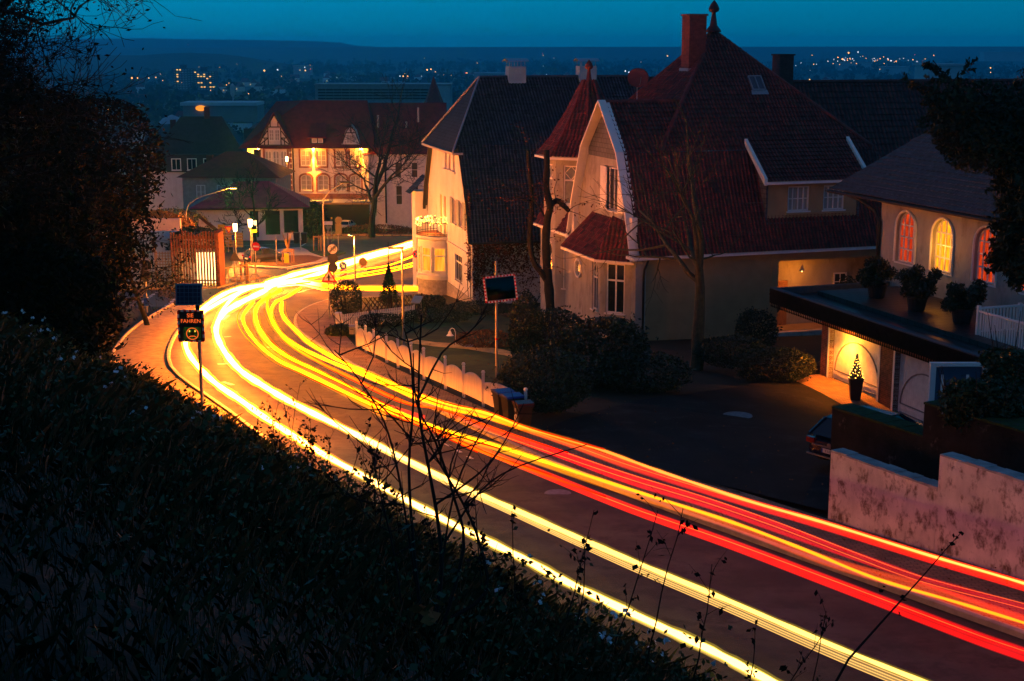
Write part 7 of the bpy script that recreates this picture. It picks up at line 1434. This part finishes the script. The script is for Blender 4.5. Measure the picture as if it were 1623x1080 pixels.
# vines
def vine(label, fn, n, size, m, stems, name='climbing_vine'):
    o = thing(name, label, 'climbing plant', stems[0][0]); base = V(stems[0][0]); P = np.array([tuple(V(fn()) - base) for _ in range(n)]); quads('leaves', leaf_verts(P, size, .6), m, o); mb = MB()
    for s in stems: mb.tube([V(q) - base for q in s], [.03 - .02 * k / max(1, len(s) - 1) for k in range(len(s))], 4)
    mb.build('stems', BARKD, o); return o
wm_ = Matrix.Translation(wh.location) @ Matrix.Rotation(R(15), 4, 'Z')
def vf():
    while True:
        x = abs(random.gauss(0, 3.2)) if random.random() < .6 else U(0, 9); z = 4.2 * random.random() ** .55
        if x < 9.5 and random.random() < .35 + .65 * (z / 4.2) ** 1.5 + (.5 if x < .8 else 0): return wm_ @ V((x, -.06 - .14 * random.random(), z))
stm = [[wm_ @ V((x, -.04, -.2))] + [wm_ @ V((x + .5 * sin(k * 1.3 + x * 3) + k * dx, -.05, k * .75)) for k in range(1, 6)] for x, dx in ((.3, .05), (.9, .2), (1.8, .1), (2.6, .3), (4.2, .2), (5.5, .25), (6.8, .2))]
vine('dark red leafed vine covering the wall under the dark roof of the white house', vf, 5200, .085, L_RED, stm)
def vg(): z = U(1.5, 7.5); return wm_ @ V((-.08 - .12 * random.random(), abs(random.gauss(0, .55)), z))
vine('thin vine climbing the corner edge of the white gable wall', vg, 520, .08, L_RED, [[wm_ @ V((-.06, .3 + .2 * sin(z * 2.), z)) for z in (0, 1.5, 3, 4.5, 6, 7.4)], [wm_ @ V((-.06, .9 + .3 * sin(z), z)) for z in (0, 1.2, 2.4, 3.6, 4.8)]])
def vh(): return wm_ @ V((U(.5, 7.0), -.5 - .3 * random.random(), U(3.8, 7.8) - 0))
vine('sparse red vine trailing over the lower dark roof behind the lopped tree', lambda: (lambda x, t: wm_ @ V((x, -.42 + .85 * t * .55, 4.2 + 2.9 * t)))(U(1, 9.5), random.random() ** 1.5), 520, .09, L_RED, [[wm_ @ V((x + .3 * k, -.45 + .16 * k, 3.8 + .62 * k)) for k in range(5)] for x in (3.0, 5.0, 6.5)])
# ivy on the wall top at the right edge
for i, (u, v, Y, rx, ry, rz, n, lab) in enumerate(((1562, 645, 31.5, .9, .7, .75, 9000, 'thick ivy mass on the higher mossy wall, nearest the white gate'), (1625, 625, 33, 1.0, .9, 1.05, 10000, 'tall thick ivy mass at the right picture edge'), (1535, 655, 33.5, .75, .6, .55, 5000, 'low ivy clump between the white gate and the big ivy'), (1600, 572, 36, .7, .5, .3, 3000, 'ivy climbing below the white balustrade'))):
    c = D(u, v, Y); o = thing('ivy_mass', lab, 'ivy', (c.x, c.y, c.z - .9)); leafball('foliage', (0, 0, .9), rx, ry, rz, n, .07, L_IVY, o, .45, .3); mb = MB()
    for k in range(12): a = U(0, 6.28); mb.tube([(0, 0, -.8), (rx * .4 * cos(a), ry * .4 * sin(a), .3), (rx * 1.1 * cos(a), ry * 1.0 * sin(a), 1.2 + U(-.6, 1.1))], [.04, .025, .006], 4)
    mb.build('stems', BARK, o)
c = WA + WDIR * 7 + WN * 3.2; kind(sheet('ground_terrace', [tuple((WA + WDIR * a + WN * b_).xy) for a, b_ in ((4.0, 1.4), (13, 1.4), (13, 7.5), (4.0, 4.4))], SOIL, 0, 2, lift=lambda x, y: -8.4))
# yew at the right edge: trunk, limbs, hanging sprays
yb = V((14.1, 36.5, -8.4)); yo = thing('yew_tree', 'big dark yew with drooping sprays at the right picture edge', 'tree', yb); rg = random.Random(5); tk, sp2 = MB(), MB(); Pl = []
def limb(p, d, L, r, droop=.035, sprays=26):
    pts = [p]; n = 9
    for k in range(n): d = (d + V((rg.gauss(0, .1), rg.gauss(0, .1), rg.gauss(0, .06) - droop * (k / n)))).normalized(); p = p + d * (L / n); pts.append(p)
    tk.tube(pts, [r * (1 - .85 * k / n) + .006 for k in range(n + 1)], 5, False)
    for k in range(sprays):
        t = rg.uniform(.15, 1.0) * n; j = min(n - 1, int(t)); q = pts[j].lerp(pts[j + 1], t - j); dd = (pts[j + 1] - pts[j]).normalized(); sd = (dd + V((rg.gauss(0, .7), rg.gauss(0, .7), rg.gauss(-.1, .4)))).normalized(); l = rg.uniform(.4, 1.0) * (1.15 - .5 * t / n); sp_pts = [q, q + sd * l * .5, q + sd * l - Z * l * .18]; sp2.tube(sp_pts, [.012, .008, .003], 3, False)
        for s in range(4):
            d2 = (sd + V((rg.gauss(0, .6), rg.gauss(0, .6), rg.gauss(-.2, .35)))).normalized(); a0 = q + sd * l * rg.uniform(.2, .9); l2 = l * .45
            for w in range(11): Pl.append(tuple(a0 + d2 * l2 * (w / 10) + V((rg.gauss(0, .02), rg.gauss(0, .02), rg.gauss(-.02, .02)))))
        for w in range(8): Pl.append(tuple(q + sd * l * (w / 8) + V((rg.gauss(0, .03), rg.gauss(0, .03), rg.gauss(0, .03)))))
tk.tube([(0, 0, -3.5), (0, 0, 1), (-.1, .1, 4), (-.2, 0, 7), (-.1, 0, 8.3)], [.4, .34, .24, .12, .03], 8)
for k in range(170):
    z = rg.uniform(2.6, 8.4); a = rg.uniform(0, 2 * pi); L_ = (3.9 - abs(z - 5.0) * .5) * rg.uniform(.7, 1.1)
    if z < 6.2 and cos(a) < .35: L_ *= .36; limb(V((-.15, 0, z)), V((cos(a), sin(a), .28 + .1 * (z - 4) / 4)), max(1.1, L_), .055)
for dx, z0_, h in ((-1.6, 6.0, 2.6), (-.4, 6.5, 2.4), (-2.4, 6.6, 1.6), (-3.2, 6.4, 1.1)): limb(V((dx * .5, 0, z0_ - 1.2)), V((dx * .45, 0, 1.0)), h + 1.6, .05, .0, 30)
for c_, r_, n_ in (((1.0, 0, 6.4), (2.5, 2.4, 1.7), 20000), ((.9, .4, 7.2), (2.2, 2.0, 1.4), 10000), ((2.6, 0, 4.4), (1.1, 1.4, 1.6), 5000), ((-2.2, 0, 6.4), (1.2, 1.2, 1.2), 6000)):
    d_ = rvec(n_) * NR.random((n_, 1)) ** .4 * np.array(r_) + np.array(c_); Pl += [tuple(q) for q in d_]
tk.build('trunk', BARKD, yo, fix=False); sp2.build('twigs', BARKD, yo, fix=False); quads('needles', leaf_verts(np.array(Pl), .085, .4), L_YEW, yo)
# ------------------------------------------------------------------ bank in front: grass and low growth as one uncountable cover
def bankpts(n, ymax=64, pw=.55, near=2.2):
    out = []
    while len(out) < n:
        y = near + (ymax - near) * random.random() ** (1 / pw); lx, sl = lerp_y(LK, y); s0 = .35 + 2.6 * smooth((y - 40) / 12); x = lx - s0 - abs(random.random()) ** 1.3 * (14 + y * .35)
        if abs(x) > .42 * y + 2.5: continue
        out.append((x, y, gz(x, y)))
    return np.array(out)
def dens(P, s=.35): return (np.sin(P[:, 0] * 1.7 * s + 1.3 * np.sin(P[:, 1] * .9 * s)) + np.sin(P[:, 1] * 1.3 * s + 2 * np.sin(P[:, 0] * .8 * s)) + 2) / 4
nearf = lambda P: np.clip(P[:, 1] / 22, .2, 1.)
P = bankpts(120000, pw=.43); kind(quads('grass_cover', blade_verts(P, .42 * nearf(P), .014 * nearf(P), .7), L_GRASS, per=5), 'stuff')
P = bankpts(48000, pw=.5); hgt = NR.random((len(P), 1)) ** 1.6 * (.25 + .75 * dens(P)[:, None]); P = P + np.concatenate([NR.normal(0, .08, (len(P), 2)), hgt * .75], 1); kind(quads('undergrowth', leaf_verts(P, .05 * nearf(P), .6), L_UNDER), 'stuff')
P = bankpts(14000, pw=.5); P[:, 2] += .03; kind(quads('leaf_litter', leaf_verts(P, .045 * nearf(P), .7, .7), L_BROWN), 'stuff')
P = bankpts(26000, ymax=64, pw=1.0, near=20); P = P[P[:, 1] < 64]; hgt = NR.random((len(P), 1)) ** 1.3 * (.2 + .8 * dens(P, .6)[:, None]); P = P + np.concatenate([NR.normal(0, .1, (len(P), 2)), hgt * 1.0], 1); kind(quads('bank_shrubs', leaf_verts(P, .06, .6), L_UNDER), 'stuff')
lv_ = []
while len(lv_) < 900:
    y = U(24, 74); x = lerp_y(RK, min(y, 72))[0] + (abs(random.gauss(0, 1.2)) + .15 if random.random() < .6 else U(2, 9)); k_ = road_z(y) + .145
    if x < 15: lv_.append((x, y, max(k_, gz(x, y) + .135)))
kind(quads('fallen_leaves', leaf_verts(np.array(lv_), .035, .7, .85), L_BROWN), 'stuff')
sd = []; Pb = bankpts(170, pw=.8, near=9)
for p in Pb:
    if NR.random() < .5 + .5 * sin(p[0] * .8) : 
        for _ in range(random.choice((1, 1, 2, 4))): q = p + NR.normal(0, .14, 3) * np.array([1, 1, .3]); h = U(.35, .95); sd.append((*q[:2], gz(q[0], q[1]) + h))
sd = np.array(sd); kind(quads('seed_heads', np.concatenate([leaf_verts(sd + NR.normal(0, .014, sd.shape), .023, .9) for _ in range(4)]), SEED), 'stuff')
# tall weeds standing at the lower edge of the bank, each one apart
wp = MB()
def weed(label, u, v, Y, h, seed, lean=(0, 0), n=26, brk=True, ls=.035, group='weeds on the bank'):
    rg = random.Random(seed); b = D(u, v, Y); x, y = b.x, b.y; base = V((x, y, gz(x, y))); o = thing('weed', label, 'weed', base, 0, group); mb = MB(); pts = [V((0, 0, -.05))]; d = V((lean[0], lean[1], 1)).normalized(); k = 7; LP = []
    for i in range(k): d = (d + V((rg.gauss(0, .07), rg.gauss(0, .07), 0))).normalized(); pts.append(pts[-1] + d * h / k)
    mb.tube(pts, [.009 * (1 - .7 * i / k) + .001 for i in range(k + 1)], 4, False)
    for i in range(n // 3):
        t = rg.uniform(.35, 1) * k; j = min(k - 1, int(t)); q = pts[j].lerp(pts[j + 1], t - j); dd = (d + V((rg.gauss(0, .8), rg.gauss(0, .8), rg.gauss(.1, .4)))).normalized(); l = h * rg.uniform(.06, .2); e = q + dd * l; mb.tube([q, q.lerp(e, .5) + V((0, 0, .02)), e], [.004, .003, .0015], 3, False)
        for _ in range(3): LP.append(tuple(q.lerp(e, rg.uniform(.4, 1)) + V((rg.gauss(0, .02), rg.gauss(0, .02), rg.gauss(0, .02)))))
    mb.build('stem', BARKD, o, fix=False); quads('leaves', leaf_verts(np.array(LP), ls, .6), L_TREE, o); return o
for i, (u, Y, h, ln) in enumerate(((462, 26, 2.2, .1), (500, 22, 2.0, -.1), (430, 30, 1.8, .15), (545, 20, 1.7, .1), (600, 17, 1.5, .2), (640, 15, 1.6, -.2), (880, 15, 1.7, .25), (960, 14, 2.0, .12), (1020, 13.5, 2.4, .1), (1165, 14, 1.3, .3), (1270, 14.5, 2.0, .12), (1210, 13.2, 1.6, .2), (900, 13, 1.4, .1), (760, 14, 1.4, .1), (820, 13, 1.3, -.1), (1090, 13, 1.7, .2))): weed('thin dark leafy weed stalk standing against the lit road at the edge of the bank', u, 900, Y, h, 60 + i, (ln, 0))
for i, (u, Y, h, ln) in enumerate(((478, 27, 1.6, .3), (515, 24, 1.5, -.2), (440, 28, 1.4, .3), (400, 33, 1.4, .2), (555, 21, 1.5, .3))): weed('leafy bramble stalk in front of the white headlight streaks', u, 900, Y, h, 90 + i, (ln, 0), 60, True, .04, 'brambles on the bank')
for i, (u, v, Y) in enumerate(((442, 646, 26), (486, 668, 24), (520, 690, 22.5), (566, 712, 21), (600, 736, 20), (640, 770, 18.5), (690, 812, 17), (740, 842, 16), (800, 880, 15.5), (860, 915, 14.5))):
    p = D(u, v, Y); h = p.z - gz(p.x, p.y)
    if h > .3: weed('leafy bramble stalk in front of the white headlight streaks', u, v, Y, h, 120 + i, (U(-.3, .3), 0), 60, True, .035, 'brambles on the bank')
# long leaning stalk crossing the red streaks on the lower right
sb_ = V((1.35, 8.2, gz(1.35, 8.2))); o = thing('weed', 'long leaning dry stalk with dark seed leaves across the concrete wall at lower right', 'weed', sb_); e = [D(u, v, Y) - sb_ for u, v, Y in ((860, 1110, 9), (925, 1000, 10), (1000, 905, 11), (1090, 870 - 0, 11.5), (1135, 790, 12))]
st2 = [D(u, v, 11.5) - sb_ for u, v in ((880, 1078), (960, 1000), (1050, 960), (1140, 960 - 20), (1260, 905), (1330, 800 + 60), (1400, 985 - 70), (1470, 905), (1495, 875), (1520, 842))]
mb = MB(); pth = [D(u, v, 11.5) - sb_ for u, v in ((1320, 1090), (1345, 1045), (1385, 1000), (1430, 950), (1470, 905), (1500, 870), (1523, 845))]; mb.tube(pth, [.012, .011, .01, .008, .006, .005, .003], 5, False); mb.build('stem', BARKD, o, fix=False)
LPp = [tuple(D(u, v, 11.48) - sb_) for u, v in ((1521, 845), (1511, 850), (1516, 858), (1510, 863), (1498, 874), (1430, 948), (1402, 928), (1398, 936), (1425, 975))]; quads('leaves', leaf_verts(np.array(LPp * 3) + NR.normal(0, .012, (len(LPp) * 3, 3)), .022, .7), L_TREE, o)
# sapling close to the camera, bare and forked
Ys = 7.6; bs_ = D(672, 960, Ys); sbz = V((bs_.x, Ys, gz(bs_.x, Ys))); o = thing('sapling', 'bare many-stemmed sapling standing close in the foreground, dark against the streaks', 'sapling', sbz); rg = random.Random(77); stem, tw2 = MB(), MB()
def sp3(u, v, dy=0): return D(u, v, Ys + dy) - sbz
for ln, r0, dy in (([(672, 990), (660, 930), (640, 800), (622, 770 - 60), (600, 650), (560, 590), (530, 555)], .011, .15), ([(668, 985), (655, 860), (648, 740), (655, 640), (650, 560), (640, 520)], .014, 0), ([(690, 985), (700, 900), (693, 820), (678, 735), (665, 660), (664, 590), (668, 500)], .018, -.1), ([(700, 1000), (735, 870), (720, 790), (690, 700), (660, 640), (655, 560)], .013, .1), ([(705, 985), (770, 960 - 20), (760, 860), (735, 800), (700, 740), (672, 690)], .016, .05), ([(640, 985), (625, 880), (600, 770), (585, 700)], .008, -.2)):
    pts = [sp3(u, v, dy * (k / len(ln))) for k, (u, v) in enumerate(ln)]; pts = fine(pts, 3); n = len(pts); stem.tube(pts, [.72 * r0 * (1 - .8 * k / n) + .0012 for k in range(n)], 5, False)
    for k in range(9):
        j = rg.randint(n // 3, n - 2); q = pts[j]; d = V((rg.gauss(0, 1), rg.gauss(0, .5), abs(rg.gauss(.4, .5)))).normalized(); p = q; tp_ = [q]; l = rg.uniform(.12, .5)
        for _ in range(5): d = (d + V((rg.gauss(0, .18), rg.gauss(0, .15), .06))).normalized(); p = p + d * l / 5; tp_.append(p)
        tw2.tube(tp_, [.0045, .004, .0035, .003, .0022, .0012], 4, False)
        for _ in range(4):
            j2 = rg.randint(1, 4); d2 = (d + V((rg.gauss(0, .7), rg.gauss(0, .4), rg.gauss(.1, .4)))).normalized(); tw2.tube([tp_[j2], tp_[j2] + d2 * l * .2, tp_[j2] + d2 * l * .33 + Z * .02], [.0025, .002, .0008], 3, False)
for ln in ([(700, 900), (720, 780), (760, 690), (790, 650)], [(705, 860), (760, 780), (820, 740), (930, 705)], [(690, 800), (760, 750), (800, 700), (830, 640)], [(678, 735), (715, 690), (780, 660)], [(660, 640), (700, 560), (740, 530), (770, 500)], [(640, 800), (560, 790), (500, 730)], [(655, 700), (600, 640), (560, 620)]):
    pts = fine([sp3(u, v, rg.uniform(-.1, .1)) for u, v in ln], 3); n = len(pts); tw2.tube(pts, [.006 * (1 - .8 * k / n) + .001 for k in range(n)], 4, False)
    for k in range(7): j = rg.randint(2, n - 2); d2 = V((rg.gauss(0, .8), rg.gauss(0, .4), rg.gauss(.4, .5))).normalized(); l = rg.uniform(.06, .2); tw2.tube([pts[j], pts[j] + d2 * l * .6, pts[j] + d2 * l + Z * .02], [.003, .002, .0009], 3, False)
stem.build('stems', BARKD, o, fix=False); tw2.build('twigs', BARKD, o, fix=False)
# curled rusty leaf lying on the bank
lf = D(679, 976, 6.2); lf.z = gz(lf.x, lf.y) + .28; o = thing('dead_leaf', 'curled rusty orange dead leaf caught in the foreground growth', 'leaf', lf); mb = MB(); rg = random.Random(3)
for i in range(9):
    a = i * .7; c = V((.03 * cos(a) * (i % 3), .02 * sin(a), .012 * i - .05)); ex = V((cos(a), .3, sin(a) * .5)).normalized() * .04; ey = V((-.2, sin(a), .9)).normalized() * .032; mb.poly([c - ex, c - ey * .8, c + ex * .6 - ey * .5, c + ex, c + ey, c - ex * .5 + ey * .7])
mb.build('blade', RUSTLEAF, o, fix=False)
# ------------------------------------------------------------------ evening air
HAZE = 0.0002
mh = bpy.data.materials.new('haze'); mh.use_nodes = True; N = mh.node_tree.nodes; N.clear(); vo = N.new('ShaderNodeVolumePrincipled'); vo.inputs['Density'].default_value = HAZE; vo.inputs['Color'].default_value = (.05, .7, 1., 1); vo.inputs['Anisotropy'].default_value = .75
ou = N.new('ShaderNodeOutputMaterial'); mh.node_tree.links.new(vo.outputs[0], ou.inputs['Volume'])
if HAZE:
    hz = MB().bx(-4200, -60, -60, 4200, 5600, 32).build('haze', mh); kind(hz, 'stuff')
